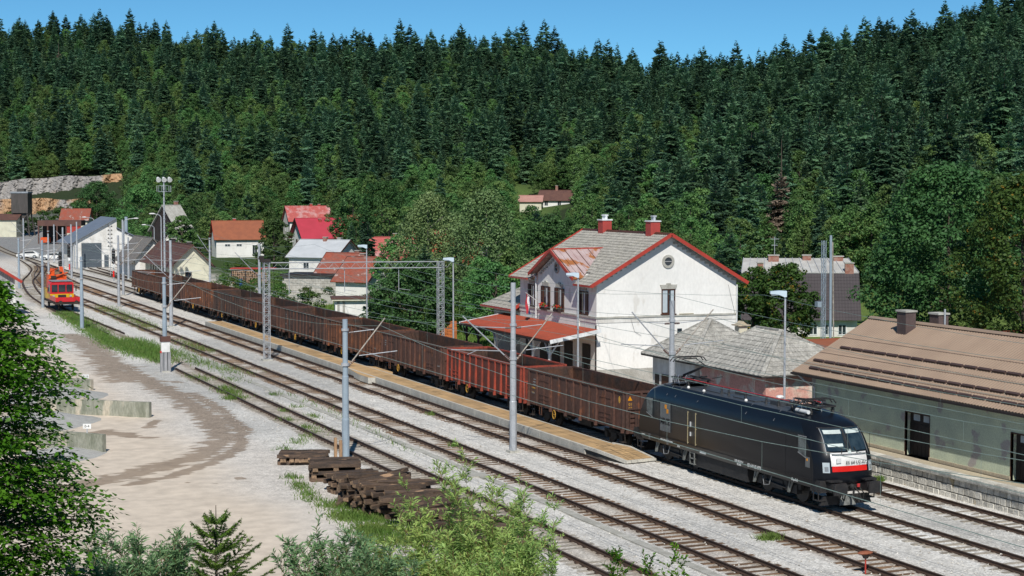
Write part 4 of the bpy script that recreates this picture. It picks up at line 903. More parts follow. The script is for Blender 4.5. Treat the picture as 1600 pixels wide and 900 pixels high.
# ------------------------------------------------------------------ station building
def station():
    W_, L_ = 10.95, 13.65; t = thing('station_building', 'white two storey station building with grey tiled roof, red verges and two red chimneys', 'station', (51.0, 108.82, 0))
    ze, zr, xr = 7.42, 10.50, 5.5; sl_ = (zr - ze) / xr
    MB().prism([(0, .1), (W_, .1), (W_, ze), (xr, zr), (0, ze)], 'y', 0, L_).build('wall', 'white_wall', t)
    MB().box(-.05, W_ + .05, -.05, L_ + .05, 0, 1.32).build('plinth', 'grey_render', t)
    MB().box(-.10, W_ + .08, -.10, L_ + .10, 4.86, 4.98).build('string_course', 'concrete', t)
    MB().box(-.04, W_ + .04, -.04, L_ + .04, 4.55, 4.857).build('frieze_band', 'old_white', t)
    ov, og = .62, .55
    zl = ze - ov * sl_
    mb = MB(); YA, YB, xm = 6.35 - 3.95, 6.35 + 3.95, .72
    for a_, b_, x_, r_, c_ in ((-og, YA, -ov, 20, 9), (YB, L_ + og, -ov, 20, 12), (YA, YB, xm, 16, 25)):
        zz_ = ze + x_ * sl_; slope_mesh(mb, (x_, a_, zz_), (x_, b_, zz_), (xr, b_, zr + .02), (xr, a_, zr + .02), r_, c_, .016, .03, thick=.1)
    ro = mb.build('roof', 'tile_grey', t)
    mb = MB(); slope_mesh(mb, (W_ + ov, L_ + og, zl), (W_ + ov, -og, zl), (xr, -og, zr + .02), (xr, L_ + og, zr + .02), 20, 46, .016, .03, thick=.1); mb.build('roof', 'tile_grey', t)
    for k in range(32): MB().prism([(xr - .16, zr + .08), (xr + .16, zr + .08), (xr, zr + .23)], 'y', -og + k * .462 + .01, -og + k * .462 + .44).build('ridge_tile', 'wood_brown', t)
    for s in (-og, L_ + og):
        for a in (-ov - .05, W_ + ov + .05): MB().bar((a, s, zl + .04), (xr, s, zr + .11), .07, .24).build('verge_board', 'red_trim', t)
    MB().box(-ov - .14, -ov - .03, -og, 2.3, zl - .03, zl + .09).build('gutter', 'red_trim', t); MB().box(-ov - .14, -ov - .03, 10.6, L_ + og, zl - .03, zl + .09).build('gutter', 'red_trim', t)
    # stepped corbels under the gable verges
    for s in (-1, 1):
        for k in range(15):
            x = xr + s * (.55 + k * .36); z = zr - abs(x - xr) * sl_ - .16
            if x < .1 or x > W_ - .1: continue
            MB().box(x - .18, x + .18, -.10, .0, z - .10, z + .06).build('corbel', 'concrete', t)
    # gable window and oculus
    fo = window(t, ('y', 0, -1), 5.53, 5.06, 1.06, 1.72, None, 'wood_brown', 'glass', 1, out=.06)
    MB().box(5.07, 5.45, -.03, -.014, 5.15, 6.70).build('curtain', 'glass_light', fo); MB().box(5.72, 5.96, -.03, -.014, 5.3, 6.70).build('curtain', 'glass_light', fo)
    MB().box(4.93, 6.13, -.14, 0, 4.985, 5.055).build('window_sill', 'wood_brown', t)
    MB().prism([(4.98, 6.80), (6.08, 6.80), (6.2, 7.10), (5.72, 7.10), (5.68, 7.2), (5.38, 7.2), (5.34, 7.10), (4.86, 7.10)], 'y', -.09, 0).build('stone_lintel', 'concrete', t)
    def oculus(ax, u, z, r, base):
        mb = MB(); n = 24
        def P(a, rr, o): return (u + rr * math.cos(a), base - o, z + rr * math.sin(a)) if ax == 'y' else (base - o, u + rr * math.cos(a), z + rr * math.sin(a))
        for k in range(n):
            a, b = 2 * math.pi * k / n, 2 * math.pi * (k + 1) / n
            mb.poly([P(a, r, .08), P(b, r, .08), P(b, r * .62, .08), P(a, r * .62, .08)]); mb.poly([P(a, r, 0), P(b, r, 0), P(b, r, .08), P(a, r, .08)]); mb.poly([P(a, r * .62, .08), P(b, r * .62, .08), P(b, r * .62, 0), P(a, r * .62, 0)])
        o = mb.build('round_window', 'concrete', t)
        mb = MB(); mb.poly([P(2 * math.pi * k / n, r * .62, .012) for k in range(n)]); mb.build('pane', 'glass', o)
        mb = MB(); mb.bar(P(0, r * .62, .03), P(math.pi, r * .62, .03), .05, .05); mb.bar(P(math.pi / 2, r * .62, .03), P(-math.pi / 2, r * .62, .03), .05, .05); mb.build('glazing_bar', 'wood_grey', o)
    oculus('y', 5.50, 8.72, .47, 0)
    # platform-side cross gable
    yc, hw = 6.35, 3.95; zd_ = 9.28; xp = -.16; wz = 3.55; sd = (zd_ - 7.42) / hw
    MB().prism([(yc - wz, .1), (yc + wz, .1), (yc + wz, zd_ - wz * sd - .02), (yc, zd_ - .02), (yc - wz, zd_ - wz * sd - .02)], 'x', xp, .6).build('cross_gable_wall', 'white_wall', t)
    MB().box(xp - .1, xp, yc - wz - .1, yc + wz + .1, 4.86, 4.98).build('string_course', 'concrete', t)
    xe = -.72; xi = (zd_ - ze) / sl_ + .05
    A = (xe, yc - hw, zd_ - hw * sd + .03); Bq = (xi - (zd_ - (zd_ - hw * sd)) / sl_, yc - hw, zd_ - hw * sd + .03)
    mb = MB(); slope_mesh(mb, A, (max(Bq[0], -.1), Bq[1], Bq[2] + .05), (xi, yc, zd_ + .1), (xe, yc, zd_ + .06), 1, 1, 0, 0, thick=.08, sub=1); tin = mb.build('tin_roof', 'roof_tinrust', t)
    for k in range(9):
        x = xe + .12 + k * (xi - xe - .3) / 8; xv = max(Bq[0], -.1); f = 1. if x < xv else max(.05, 1 - (x - xv) / (xi - xv))
        zr_ = zd_ + .16; ze_ = A[2] + .12; MB().bar((x, yc - hw * f, zr_ + (ze_ - zr_) * f + .02), (x, yc, zr_ + .02), .035, .05).build('standing_seam', 'roof_tinrust' if k % 2 else 'roof_maroon', tin)
    mb = MB(); slope_mesh(mb, (xe, yc + hw, A[2]), (max(Bq[0], -.1), yc + hw, A[2] + .05), (xi, yc, zd_ + .1), (xe, yc, zd_ + .06), 8, 6, .015, .025, thick=.08); mb.build('roof', 'tile_grey', t)
    MB().bar((xe, yc, zd_ + .18), (xi + .2, yc, zd_ + .22), .12, .08).build('ridge_cap', 'red_trim', t)
    for s in (-1, 1): MB().bar((xe - .03, yc + s * hw * 1.01, A[2] + .03), (xe - .03, yc, zd_ + .1), .07, .22).build('verge_board', 'red_trim', t)
    for s in (-1, 1):
        for k in range(8): y = yc + s * (.35 + k * .36); MB().box(xp - .09, xp, y - .15, y + .15, zd_ - abs(y - yc) * sd - .42, zd_ - abs(y - yc) * sd - .25).build('corbel', 'concrete', t)
    oculus('x', yc, 8.12, .42, xp)
    for y, c in ((8.34, xp), (5.87, xp), (2.13, 0), (11.2, 0)):
        fo = window(t, ('x', c, -1), y, 5.0, .82, 1.65, None, 'wood_brown', 'glass', 1, shutter='wood_brown')
        MB().box(c - .012 - .02, c - .012, y - .33, y - .05, 5.1, 6.55).build('curtain', 'glass_light', fo)
        MB().prism([(y - .55, 6.70), (y + .55, 6.70), (y + .62, 6.95), (y + .2, 6.98), (y + .15, 7.08), (y - .15, 7.08), (y - .2, 6.98), (y - .62, 6.95)], 'x', c - .08, c).build('stone_lintel', 'concrete', t)
    for y, lab in ((8.34, 'flower box with red geraniums under the left shuttered window of the station gable'), (5.87, 'flower box with red geraniums under the right shuttered window of the station gable')):
        fb = thing('flower_box', lab, 'flower box', (51.0 + xp - .22, 108.82 + y, 4.98), 0, 'flower boxes on the station')
        MB().box(-.12, .12, -.48, .48, 0, .2).build('box', 'wood_dark', fb)
        mb = MB(); m2 = MB(); rr = random.Random(int(y * 10))
        for k in range(60): p = (rr.uniform(-.2, .15), rr.uniform(-.5, .5), .18 + rr.random() * .28); mb.blob(p, rr.uniform(.03, .06), 5, 3) if k % 2 else m2.blob(p, .05, 5, 3)
        mb.build('flowers', 'petal', fb); m2.build('leaves', 'shrub', fb)
    # ground floor openings on the platform side and downpipes
    for y, ww in ((1.6, 1.3), (4.3, 1.4), (6.5, 1.4), (8.7, 1.4), (11.8, 1.3)):
        c = xp if abs(y - yc) < wz else 0
        MB().box(c - .05, c + .05, y - ww / 2, y + ww / 2, .3, 3.0).build('door', 'wood_dark', t)
    for y, c in ((2.55, xp), (10.0, xp)):
        mb = MB(); mb.tube((c - .10, y, 4.2), (c - .10, y, 7.3), .06, n=8); mb.tube((c - .10, y, 7.3), (-.65, y, 7.45), .06, n=8); mb.build('downpipe', 'white_metal', t)
    mb = MB(); mb.tube((-.10, -.12, .3), (-.10, -.12, 4.4), .055, n=8); mb.build('downpipe', 'wood_dark', t)
    MB().box(6.25, 6.6, -.06, 0, 3.55, 4.0).build('vent', 'glass', t)
    mb = MB(); mb.path([(10.3, -.03, 7.0), (10.5, -.03, 6.2), (10.85, -.03, 4.95)], .012, n=4); mb.path([(2.6, -.05, 4.8), (2.9, -.05, 3.9), (3.4, -.05, 3.6)], .012, n=4); mb.build('cable', 'letter_grey', t)
    MB().box(6.4, 7.5, -.10, -.0, 4.99, 5.04).build('bracket', 'brass', t)
    mb = MB(); mb.tube((10.94, -.14, .3), (10.94, -.14, 7.0), .05, n=8); mb.build('downpipe', 'white_metal', t)
    # canopy
    x0, x1, y0, y1, z0, z1 = -3.85, -.18, -.9, 16.4, 3.50, 4.12
    mb = MB(); slope_mesh(mb, (x0, y0, z0), (x0, y1, z0), (x1, y1, z1), (x1, y0, z1), 1, 86, .014, 0, thick=.05); mb.build('canopy_roof', 'roof_red', t)
    MB().bar((x0 - .05, y0 - .04, z0 - .04), (x1 + .1, y0 - .04, z1 - .02), .06, .26).build('canopy_fascia', 'white_metal', t); MB().bar((x0 - .05, y1 + .04, z0 - .04), (x1 + .1, y1 + .04, z1 - .02), .06, .26).build('canopy_fascia', 'white_metal', t)
    MB().box(x0 - .08, x0 + .02, y0, y1, z0 - .14, z0 - .02).build('canopy_gutter', 'wood_dark', t)
    MB().box(x0 + .35, x0 + .5, y0, y1, z0 - .22, z0 - .04).build('canopy_beam', 'wood_dark', t)
    for y in (.25, 3.1, 6.6, 9.9, 13.6, 16.1):
        mb = MB(); mb.box(x0 + .35, x0 + .49, y - .07, y + .07, .2, z0 - .2); mb.bar((x0 + .42, y, 2.4), (x0 + .42, y + .75, 3.3), .09, .09, up=(1, 0, 0)); mb.bar((x0 + .42, y, 2.4), (x0 + 1.2, y, 3.4), .09, .09); mb.build('canopy_post', 'white_metal' if y < 12 else 'wood_dark', t)
        MB().bar((x0 + .3, y, z0 - .07), (x1, y, z1 - .07), .1, .14).build('rafter', 'wood_dark', t)
    # chimneys
    for y, z1_, n in ((10.3, 11.45, 3), (2.35, 11.5, 2)):
        c = chimney(ro, xr, y, 10.2, z1_ - .05, .74, .82, 'red_chim', 'white_metal')
        for k in range(n):
            p = MB(); yy = y - .22 + k * .22 if n > 1 else y; p.tube((xr, yy, z1_ + .03), (xr, yy, z1_ + .30 + .05 * (k % 2)), .12, .10, 8); p.box(xr - .14, xr + .14, yy - .09, yy + .09, z1_ + .28, z1_ + .40); p.build('chimney_pot', 'white_metal' if n == 3 else 'galv', t)
    # low annex beyond the far gable
    MB().box(.1, 9, L_, L_ + 5.6, .1, 4.6).build('annex_wall', 'grey_render', t)
    mb = MB(); slope_mesh(mb, (-.7, L_ + 6.3, 4.55), (-.7, L_ + .1, 4.55), (4, L_ + .1, 7.0), (4, L_ + 3.4, 7.0), 12, 12, .015, .03, thick=.1); slope_mesh(mb, (9.7, L_ + 6.3, 4.55), (-.7, L_ + 6.3, 4.55), (4, L_ + 3.4, 7.0), (4.1, L_ + 3.4, 7.0), 12, 14, .015, .03, thick=.1); mb.build('annex_roof', 'tile_grey', t)
    MB().bar((-.78, L_ + .1, 4.56), (-.78, L_ + 6.3, 4.56), .1, .14).build('gutter', 'red_trim', t); MB().bar((-.78, L_ + .06, 4.5), (.3, L_ + .06, 5.15), .06, .24).build('verge_board', 'red_trim', t)
    return t
station()
# flag hanging from the station wall
fl = thing('flag', 'drooping red, white and blue flag on a pole at the station gable', 'flag', (50.9, 118.9, 5.1))
MB().tube((0, 0, .35), (-1.1, -.35, 1.05), .025, n=6).build('pole', 'white_metal', fl)
mb = MB(); rows = []
for i in range(9):
    u = i / 8; rows.append([(-1.05 + .5 * v + .04 * math.sin(u * 9 + v * 5), -.33 + .35 * v + .12 * math.sin(u * 3 + v * 6), 1.0 - .42 * v - u * (1.55 - .35 * v)) for v in np.linspace(0, 1, 7)])
mb.grid(rows); mb.m = [(0, 0, 1, 1, 2, 2)[k % 6] for k in range(len(mb.f))]; mb.build('cloth', ['flag_red', 'flag_white', 'flag_blue'], fl, smooth=True)
# ------------------------------------------------------------------ goods shed on the dock
def shed():
    t = thing('goods_shed', 'long pale green goods shed with brown corrugated roof on the stone dock', 'goods shed', (49.85, 30, .93))
    H = 3.15; Y1 = 49.4; doors_ = [(39.0, 40.95), (31.0, 32.95), (20, 22)]
    y = Y1; segs = []; prev = 0
    for a, b in sorted(doors_): segs.append((prev, a)); prev = b
    segs.append((prev, Y1)); mb = MB()
    for a, b in segs: mb.box(0, .45, a, b, -.0, H)
    for a, b in doors_: mb.box(0, .45, a, b, 2.1, H)
    mb.box(.45, 8.3, Y1 - .4, Y1, 0, H); mb.box(.45, 8.3, 0, .4, 0, H); mb.box(7.9, 8.3, .4, Y1 - .4, 0, H)
    mb.build('wall', 'green_wall', t)
    MB().prism([(0, H), (8.3, H), (4.15, H + 2.5)], 'y', Y1 - .4, Y1 - .02).build('gable', 'green_wall', t)
    for a, b in segs: MB().box(-.05, 0, a + .02, b - .02, 0, .16).build('plinth', 'pink_wall' if False else 'sand_walk', t)
    for a, b in doors_:
        d_ = MB().box(.28, .34, a, b, .02, 2.1).build('door', 'wood_dark', t)
        for k in range(6): MB().box(.26, .279, a + (b - a) * k / 6 + .01, a + (b - a) * (k + 1) / 6 - .01, .04, 1.55).build('door_plank', 'wood_dark', d_)
        MB().box(.265, .279, a + .35, a + .85, 1.72, 2.03).build('pane', 'glass_light', d_); MB().box(.265, .279, a + 1.15, a + 1.65, 1.72, 2.03).build('pane', 'glass_light', d_)
        f = MB(); f.box(-.015, .12, a - .04, a, .0, 2.15); f.box(-.015, .12, b, b + .05, 0, 2.15); f.box(-.015, .12, a - .04, b + .05, 2.1, 2.16); f.build('door_frame', 'wood_brown', t)
    # roof
    xe, xr, ze, zr = -.78, 4.15, 3.20, 5.93; n = int(52 / .22); yA, yB = -1.8, Y1 + .75
    def corr(s, nm):
        mb = MB(); rows = []
        for j in range(2):
            x = xe if j == 0 else xr; z = ze if j == 0 else zr
            if s < 0: x = 2 * xr - x
            rows.append([(x, yA + (yB - yA) * i / (n * 3), z + (.032, .032, -.012)[i % 3]) for i in range(n * 3 + 1)])
        mb.grid(rows); mb.poly([(rows[0][0][0], yA, ze - .06), (xr, yA, zr - .06), (xr, yB, zr - .06), (rows[0][0][0], yB, ze - .06)])
        mb.poly([(rows[0][0][0], yB, ze - .08), (xr, yB, zr - .08), (xr, yB, zr + .04), (rows[0][0][0], yB, ze + .04)])
        return mb.build('roof', 'roof_brown', t)
    ro = corr(1, 'roof'); corr(-1, 'roof')
    for k in range(26): MB().prism([(xr - .2, zr - .02), (xr - .12, zr + .06), (xr, zr + .10), (xr + .12, zr + .06), (xr + .2, zr - .02)], 'y', yA + k * 2.0 + .01, min(yA + k * 2.0 + 2.0, yB)).build('ridge_cap', 'roof_brown', t)
    MB().box(xe - .14, xe - .02, yA, yB - .05, ze - .12, ze - .02).build('gutter', 'wood_dark', t)
    MB().box(xe + .0, xe + .04, yA, yB, ze - .16, ze - .07).build('fascia', 'wood_dark', t)
    sl_ = (zr - ze) / (xr - xe)
    g = MB(); g.box(-.07, .07, 0, .92, .0, .10); gm = g.mesh('snow_guard', 'roof_brown_d')
    for r_, (dx, off) in enumerate(((.42, 1.1), (1.02, .55), (2.25, 1.2))):
        y = yB - off - .95
        while y > 14:
            inst('snow_guard', gm, ro, (xe + dx, y, ze + dx * sl_ + .03), (0, -math.atan(sl_), 0)); y -= 1.06
    for dx in (.72, 1.7, 3.05): MB().box(xe + dx - .01, xe + dx + .01, yA, yB, ze + dx * sl_ + .03, ze + dx * sl_ + .045).build('sheet_joint', 'roof_brown_d', ro)
    c = chimney(ro, 3.45, 45.9, 5.2, 6.55, .62, .78, 'brown_chim', 'concrete'); chimney(ro, 4.75, 44.9, 5.2, 6.45, .6, .78, 'brown_chim', 'concrete'); MB().tube((4.75, 44.4, 5.3), (4.75, 44.4, 6.75), .05, n=6).build('flue_pipe', 'galv', t)
    mb = MB(); mb.path([(xe - .05, Y1 + .1, ze - .1), (xe + .25, Y1 - .2, ze - .45), (-.08, Y1 - .35, ze - .75), (-.08, Y1 - .4, .3)], .05, n=8); mb.build('downpipe', 'galv', t)
    # lean-to cable and hanging drop
    return t
shed()
# ------------------------------------------------------------------ two old huts with hipped roofs
def hut(name, label, x0, x1, y0, y1, zg, ze, apex0, apex1, wall, over=.55):
    cx, cy = (x0 + x1) / 2, (y0 + y1) / 2; t = thing(name, label, 'outbuilding', (cx, cy, zg)); X0, X1, Y0, Y1 = x0 - cx, x1 - cx, y0 - cy, y1 - cy; H = ze - zg
    MB().box(X0, X1, Y0, Y1, -.3, H + .1).build('wall', wall, t)
    a = (apex0[0] - cx, apex0[1] - cy, apex0[2] - zg); b = (apex1[0] - cx, apex1[1] - cy, apex1[2] - zg); o = over
    c = [(X0 - o, Y0 - o, H), (X1 + o, Y0 - o, H), (X1 + o, Y1 + o, H), (X0 - o, Y1 + o, H)]
    for P in ((c[3], c[0], a, b), (c[0], c[1], a, a), (c[1], c[2], b, a), (c[2], c[3], b, b)):
        mb = MB(); slope_mesh(mb, *P, 10, 16, .02, .03, thick=.07); mb.build('roof', 'tile_old', t)
    for p, q in ((c[0], a), (c[1], a), (c[2], b), (c[3], b)):
        p = Vector(p) + Vector((0, 0, .1)); q = Vector(q) + Vector((0, 0, .12)); n = 13
        for k in range(n): MB().bar(p.lerp(q, k / n + .004), p.lerp(q, (k + .94) / n) + Vector((0, 0, .015)), .2, .08).build('hip_tile', 'tile_old', t)
    if (Vector(a) - Vector(b)).length > .3: MB().bar(Vector(a) + Vector((0, 0, .1)), Vector(b) + Vector((0, 0, .1)), .2, .1).build('ridge_cap', 'tile_old', t)
    MB().box(X0 - o - .02, X0 - o + .04, Y0 - o, Y1 + o, H - .06, H + .02).build('eave_board', 'wood_dark', t); MB().box(X0 - o, X1 + o, Y0 - o - .02, Y0 - o + .04, H - .06, H + .02).build('eave_board', 'wood_dark', t)
    return t, X0, Y0, Y1
t, X0, Y0, Y1 = hut('hut', 'pink plastered hut with hipped grey tile roof behind the locomotive front', 50.1, 56.4, 84.6, 92.3, .1, 3.38, (53.1, 88.0, 5.5), (53.1, 90.8, 5.5), 'pink_wall')
for y, w_ in ((-1.2, .7), (.6, .8)): window(t, ('x', X0, -1), y, 1.35, w_, .75, None, 'old_white', 'glass', 0)
MB().box(X0 - .03, X0 + .02, 1.7, 2.7, 0, 2.1).build('door', 'wood_dark', t); MB().box(-2.3, -1.4, Y0 - .06, Y0, .2, 1.3).build('plaster_patch', 'old_white', t)
mb = MB(); mb.prism([(X0 + .0, .0), (X0 + .6, .0), (X0 + .0, 2.2)], 'y', Y0 - .012, Y0 - .002); mb.build('plaster_patch', 'old_white', t)
t, X0, Y0, Y1 = hut('hut', 'white hut with mossy pyramid roof beside the station gable', 50.1, 55.6, 92.9, 98.5, .1, 3.36, (52.75, 95.8, 5.6), (52.75, 96.1, 5.6), 'old_white')
for y in (-1.6, .55): MB().box(X0 - .03, X0 + .02, y, y + 1.0, 0, 2.15).build('door', 'wood_brown', t)
MB().box(X0 - .03, X0 + .02, 1.9, 2.45, 0, 2.1).build('door', 'wood_dark', t)
ch = thing('stone_chimney', 'short stone chimney with pitched cap between hut roofs and station', 'chimney', (56.4, 98.4, 0)); MB().box(-.3, .3, -.3, .3, 0, 4.95).build('stack', 'cream_wall', ch); MB().box(-.45, .45, -.45, .45, 5.0, 5.08).build('cap', 'sand_walk', ch); MB().prism([(-.3, 5.08), (.3, 5.08), (0, 5.3)], 'y', -.3, .3).build('cap_top', 'sand_walk', ch); MB().box(-.32, .32, -.32, .32, 4.2, 4.3).build('band', 'old_white', ch)
gable_house('low_shed', 'low white walled shed with shallow red sheet roof behind the hut roofs', 'shed', (66, 96, 0), R(2), 22, 7, 3.5, 4.0, 'old_white', 'roof_tilered', base=-.5, over=.3)
# ------------------------------------------------------------------ big building behind, right
def bigroof():
    x, y = cw(1250, 165); t = thing('apartment_building', 'long building with dark mansard wall, pale sheet roof and brick chimneys behind the lime trees', 'building', (x, y, -.3), -PHI - R(3))
    L_ = 5.3
    MB().box(-L_, L_, -1, 9, -1, 2.2).build('wall', 'old_white', t)
    mb = MB(); slope_mesh(mb, (-L_ - .3, -1.6, 1.7), (L_ + .3, -1.6, 1.7), (L_ + .2, -.4, 6.0), (-L_ - .2, -.4, 6.0), 14, 40, .01, .02, thick=.08); mb.build('mansard_roof', 'roof_dark', t)
    mb = MB(); slope_mesh(mb, (-L_ - .2, -.35, 6.05), (L_ + .2, -.35, 6.05), (L_ - .3, 3.6, 7.25), (-L_ + .3, 3.6, 7.25), 1, 1, 0, 0, thick=.08, sub=1); ro = mb.build('sheet_roof', 'roof_pale', t)
    for k in range(16): f = k / 15; MB().bar((-L_ - .2 + f * 2 * (L_ + .2), -.35, 6.18), (-L_ + .3 + f * 2 * (L_ - .3), 3.6, 7.38), .05, .06).build('standing_seam', 'galv', ro)
    MB().box(-L_, L_, -.3, 7.5, 2.2, 6.0).build('upper_wall', 'roof_dark', t)
    for q, yy, w_, z in ((-2.2, 2.8, 1.0, 7.6), (1.0, 3.2, .8, 7.6), (4.0, 3.0, .9, 7.5), (-3.7, 0, .55, 7.0), (-.7, 0, .6, 6.9), (4.6, -.2, .8, 7.0)): chimney(ro, q, yy, z - 1.3, z, w_, .5, 'brick_chim')
    mb = MB(); mb.tube((-2.1, 2.8, 7.6), (-2.1, 2.8, 9.4), .03, n=5); mb.bar((-2.5, 2.8, 9.2), (-1.7, 2.8, 9.2), .04, .04); mb.bar((-2.4, 2.8, 8.6), (-1.8, 2.8, 8.6), .04, .04); mb.build('aerial', 'galv', t)
    for q in (1.2, 2.6, 3.9): window(t, ('y', -1, -1), q, .3, .8, 1.0, None, 'white_metal', 'glass', 1)
bigroof()
# ------------------------------------------------------------------ village houses
def at_col(px, D, z=0): x, y = cw(px, D); return (x, y, z)
WG = ('white_metal', 'glass')
gable_house('house', 'white house with rust red roof and skylight above the cream gabled station house', 'house', at_col(371, 350, .0), -PHI + R(17), 9.4, 7.4, 3.6, 6.9, 'white_wall', 'roof_tilered', wins=[('f', 2.9, .3, 1.0, 2.0, *WG), ('f', -2.5, 2.0, 1.1, .5, *WG), ('f', -.2, 2.0, 1.1, .5, *WG), ('l', 0, 3.6, .8, 1.1, *WG)], chims=[(-.6, .2, 7.4, 'red_chim')], verge='red_trim')
gable_house('house', 'white house under the faded pink and white striped roof, furthest of the two red roofs', 'house', at_col(480, 432, .5), -PHI + R(19), 10.3, 8, 5.0, 8.4, 'white_wall', 'roof_redwhite', wins=[('l', -1, 2.2, 1, 1.3, *WG), ('l', 1.2, 2.2, 1, 1.3, *WG)], chims=[(1, .1, 9.0, 'red_chim'), (3, .1, 8.9, 'red_chim')])
gable_house('house', 'white house with bright crimson roof and flower boxes on its dark eaved gable', 'house', at_col(498, 378, .2), -PHI + R(24), 9.2, 8.2, 3.1, 6.7, 'white_wall', 'roof_pink', wins=[('l', -1.2, 3.2, .7, 1.2, 'wood_brown', 'glass'), ('l', 1.0, 1.0, 1, 1.3, 'wood_brown', 'glass'), ('l', -1.8, .6, 1.1, 1.6, 'wood_brown', 'glass')], chims=[(0, -.8, 6.6, 'red_chim'), (1.7, -.8, 6.4, 'red_chim')], verge='wood_dark', over=.8)
gable_house('house', 'white house with pale blue tin roof behind the grey concrete garage', 'house', at_col(508, 268, .5), -PHI - R(24), 8.0, 8.0, 2.8, 5.1, 'white_wall', 'roof_tin', wins=[('f', -1.0, .9, 1.0, 1.1, *WG), ('r', 0, 2.6, .8, .9, *WG)], chims=[(.2, -.2, 5.6, 'brick_chim'), (2.4, .3, 5.5, 'concrete')], verge='wood_brown')
t = gable_house('house', 'house with rusty red sheet roof and overlapping gables beside the concrete garage', 'house', at_col(541, 226, -.3), -PHI - R(27), 5.2, 6.0, 3.0, 5.5, 'grey_render', 'roof_rust', wins=[('r', 0, 1, .8, 1, *WG)], chims=[(1.6, .3, 5.9, 'brick_chim')], verge='wood_dark')
gable_house('house', 'nearer red rusted gable roof with dark eaves above the white cabin', 'house', at_col(572, 216, -.4), -PHI - R(29), 4.6, 6.6, 2.9, 5.5, 'white_wall', 'roof_rust', wins=[('r', .3, .8, .9, 1.1, *WG)], chims=[(-.6, .3, 5.95, 'brick_chim')], verge='wood_dark')
t = thing('garage', 'grey concrete block garage with flat dark roof edge below the red roofs', 'garage', at_col(494, 224, -.3), -PHI - R(12))
bk = MB().box(-.29, .29, -.03, .03, .0, .29).mesh('concrete_block', 'concrete'); MB().box(-3.6, 3.6, -2.5, 2.6, -.5, 2.85).build('wall', 'mortar', t)
for r_ in range(9):
    for k in range(12):
        inst('concrete_block', bk, t, (-3.3 + k * .6 + (.15 if r_ % 2 else -.1), -2.52, .08 + r_ * .31)) if -3.5 < -3.3 + k * .6 < 3.4 else None
    for k in range(8): inst('concrete_block', bk, t, (3.62, -2.2 + k * .6, .08 + r_ * .31), (0, 0, R(90)))
MB().prism([(-3.9, 2.85), (4.1, 2.85), (4.1, 3.1), (-3.9, 3.1)], 'y', -2.9, 3).build('roof', 'wood_dark', t)
t = thing('cabin', 'small white cabin with flat brown roof right behind the wagons', 'cabin', (53.2, 173.0, -.1), -PHI + R(8)); MB().box(-1.75, 1.65, -1.2, 1.4, -.2, 2.35).build('wall', 'white_wall', t); MB().box(-2.1, 2.0, -1.6, 1.8, 2.35, 2.5).build('roof_edge', 'cream_wall', t); MB().box(-2.15, 2.05, -1.65, 1.85, 2.5, 2.66).build('roof', 'roof_maroon', t)
for k in (-1.55, -1.0): MB().box(k, k + .25, -1.24, -1.2, 0, 2.3).build('pilaster', 'grey_render', t)
t = gable_house('house', 'white gabled house with faded maroon roof in a clearing high on the wooded slope', 'house', at_col(870, 458, min(tz(*cw(870, 458)) + .4, 8.2)), -PHI - R(16), 8.5, 6.5, 2.1, 4.5, 'white_wall', 'roof_maroon', wins=[('f', -2, .6, 1, 1.2, *WG), ('f', 1.5, .6, 1, 1.2, *WG)], chims=[(0, 0, 5.8, 'brick_chim')], base=-5)
gable_house('house', 'low outbuilding with pale pink roof left of the house on the wooded slope', 'house', at_col(830, 455, min(tz(*cw(830, 455)) + .4, 8.2)), -PHI - R(5), 5.6, 5, 1.9, 3.3, 'cream_wall', 'roof_palepink', base=-5)
for px, D, z, m_, lab, w_ in ((567, 400, 1, 'roof_tilered', 'orange red roof tip glimpsed above the dark trees right of the crimson roof', 7), (670, 300, 0, 'roof_pink', 'small red roof glimpsed through the tall birch crowns', 5), (722, 250, 0, 'roof_red', 'bright red roof half hidden between the birch and the leafy tree', 7), (612, 262, 0, 'roof_redwhite', 'bright red roof with chimney behind the rusty red gables', 6)):
    gable_house('house', lab, 'house', at_col(px, D, z), -PHI + R(10 if px != 722 else -30), w_, 7, 3.2, 6.2, 'white_wall', m_, chims=[(.5, 0, 6.8, 'red_chim')])
gable_house('barn', 'old barn with steep pale sheet roof behind the floodlight mast', 'barn', at_col(268, 333, .2), -PHI + R(50), 3.4, 7.6, 5.6, 10.0, 'wood_dark', 'concrete', chims=[(1.4, .3, 10.8, 'brick_chim')], over=.5)
gable_house('shed', 'tiny white gabled shed below the steep barn roof', 'shed', at_col(268, 322, .4), -PHI + R(80), 3.0, 2.2, 3.0, 4.3, 'white_wall', 'old_white', over=.1)
# cream gabled house next to the end of the train
t = gable_house('house', 'cream gabled railway house with dull maroon roof at the end of the train', 'house', (52.4, 258.5, -.1), R(-90), 22, 5.0, 3.1, 5.55, 'cream_wall', 'roof_maroon', wins=[('r', -.5, .9, .95, .95, 'wood_brown', 'glass')], chims=[(-3, .2, 6.2, 'wood_dark'), (5.5, .8, 5.9, 'wood_dark')], rows=10, cols=16, over=.75, lower=(.6, 'white_wall'))
for k in range(7): MB().box(-6.5 + k * 1.9, -6.1 + k * 1.9, -2.56, -2.5, -.2, 2.4).build('wall_post', 'wood_dark', t)
gable_house('house', 'darker roofed extension with yellow wall and skylight between the cream house and the engine shed', 'house', (51.4, 279, -.1), R(-90), 14, 5.2, 2.9, 5.9, 'old_white', 'roof_shale', over=.8, chims=[])
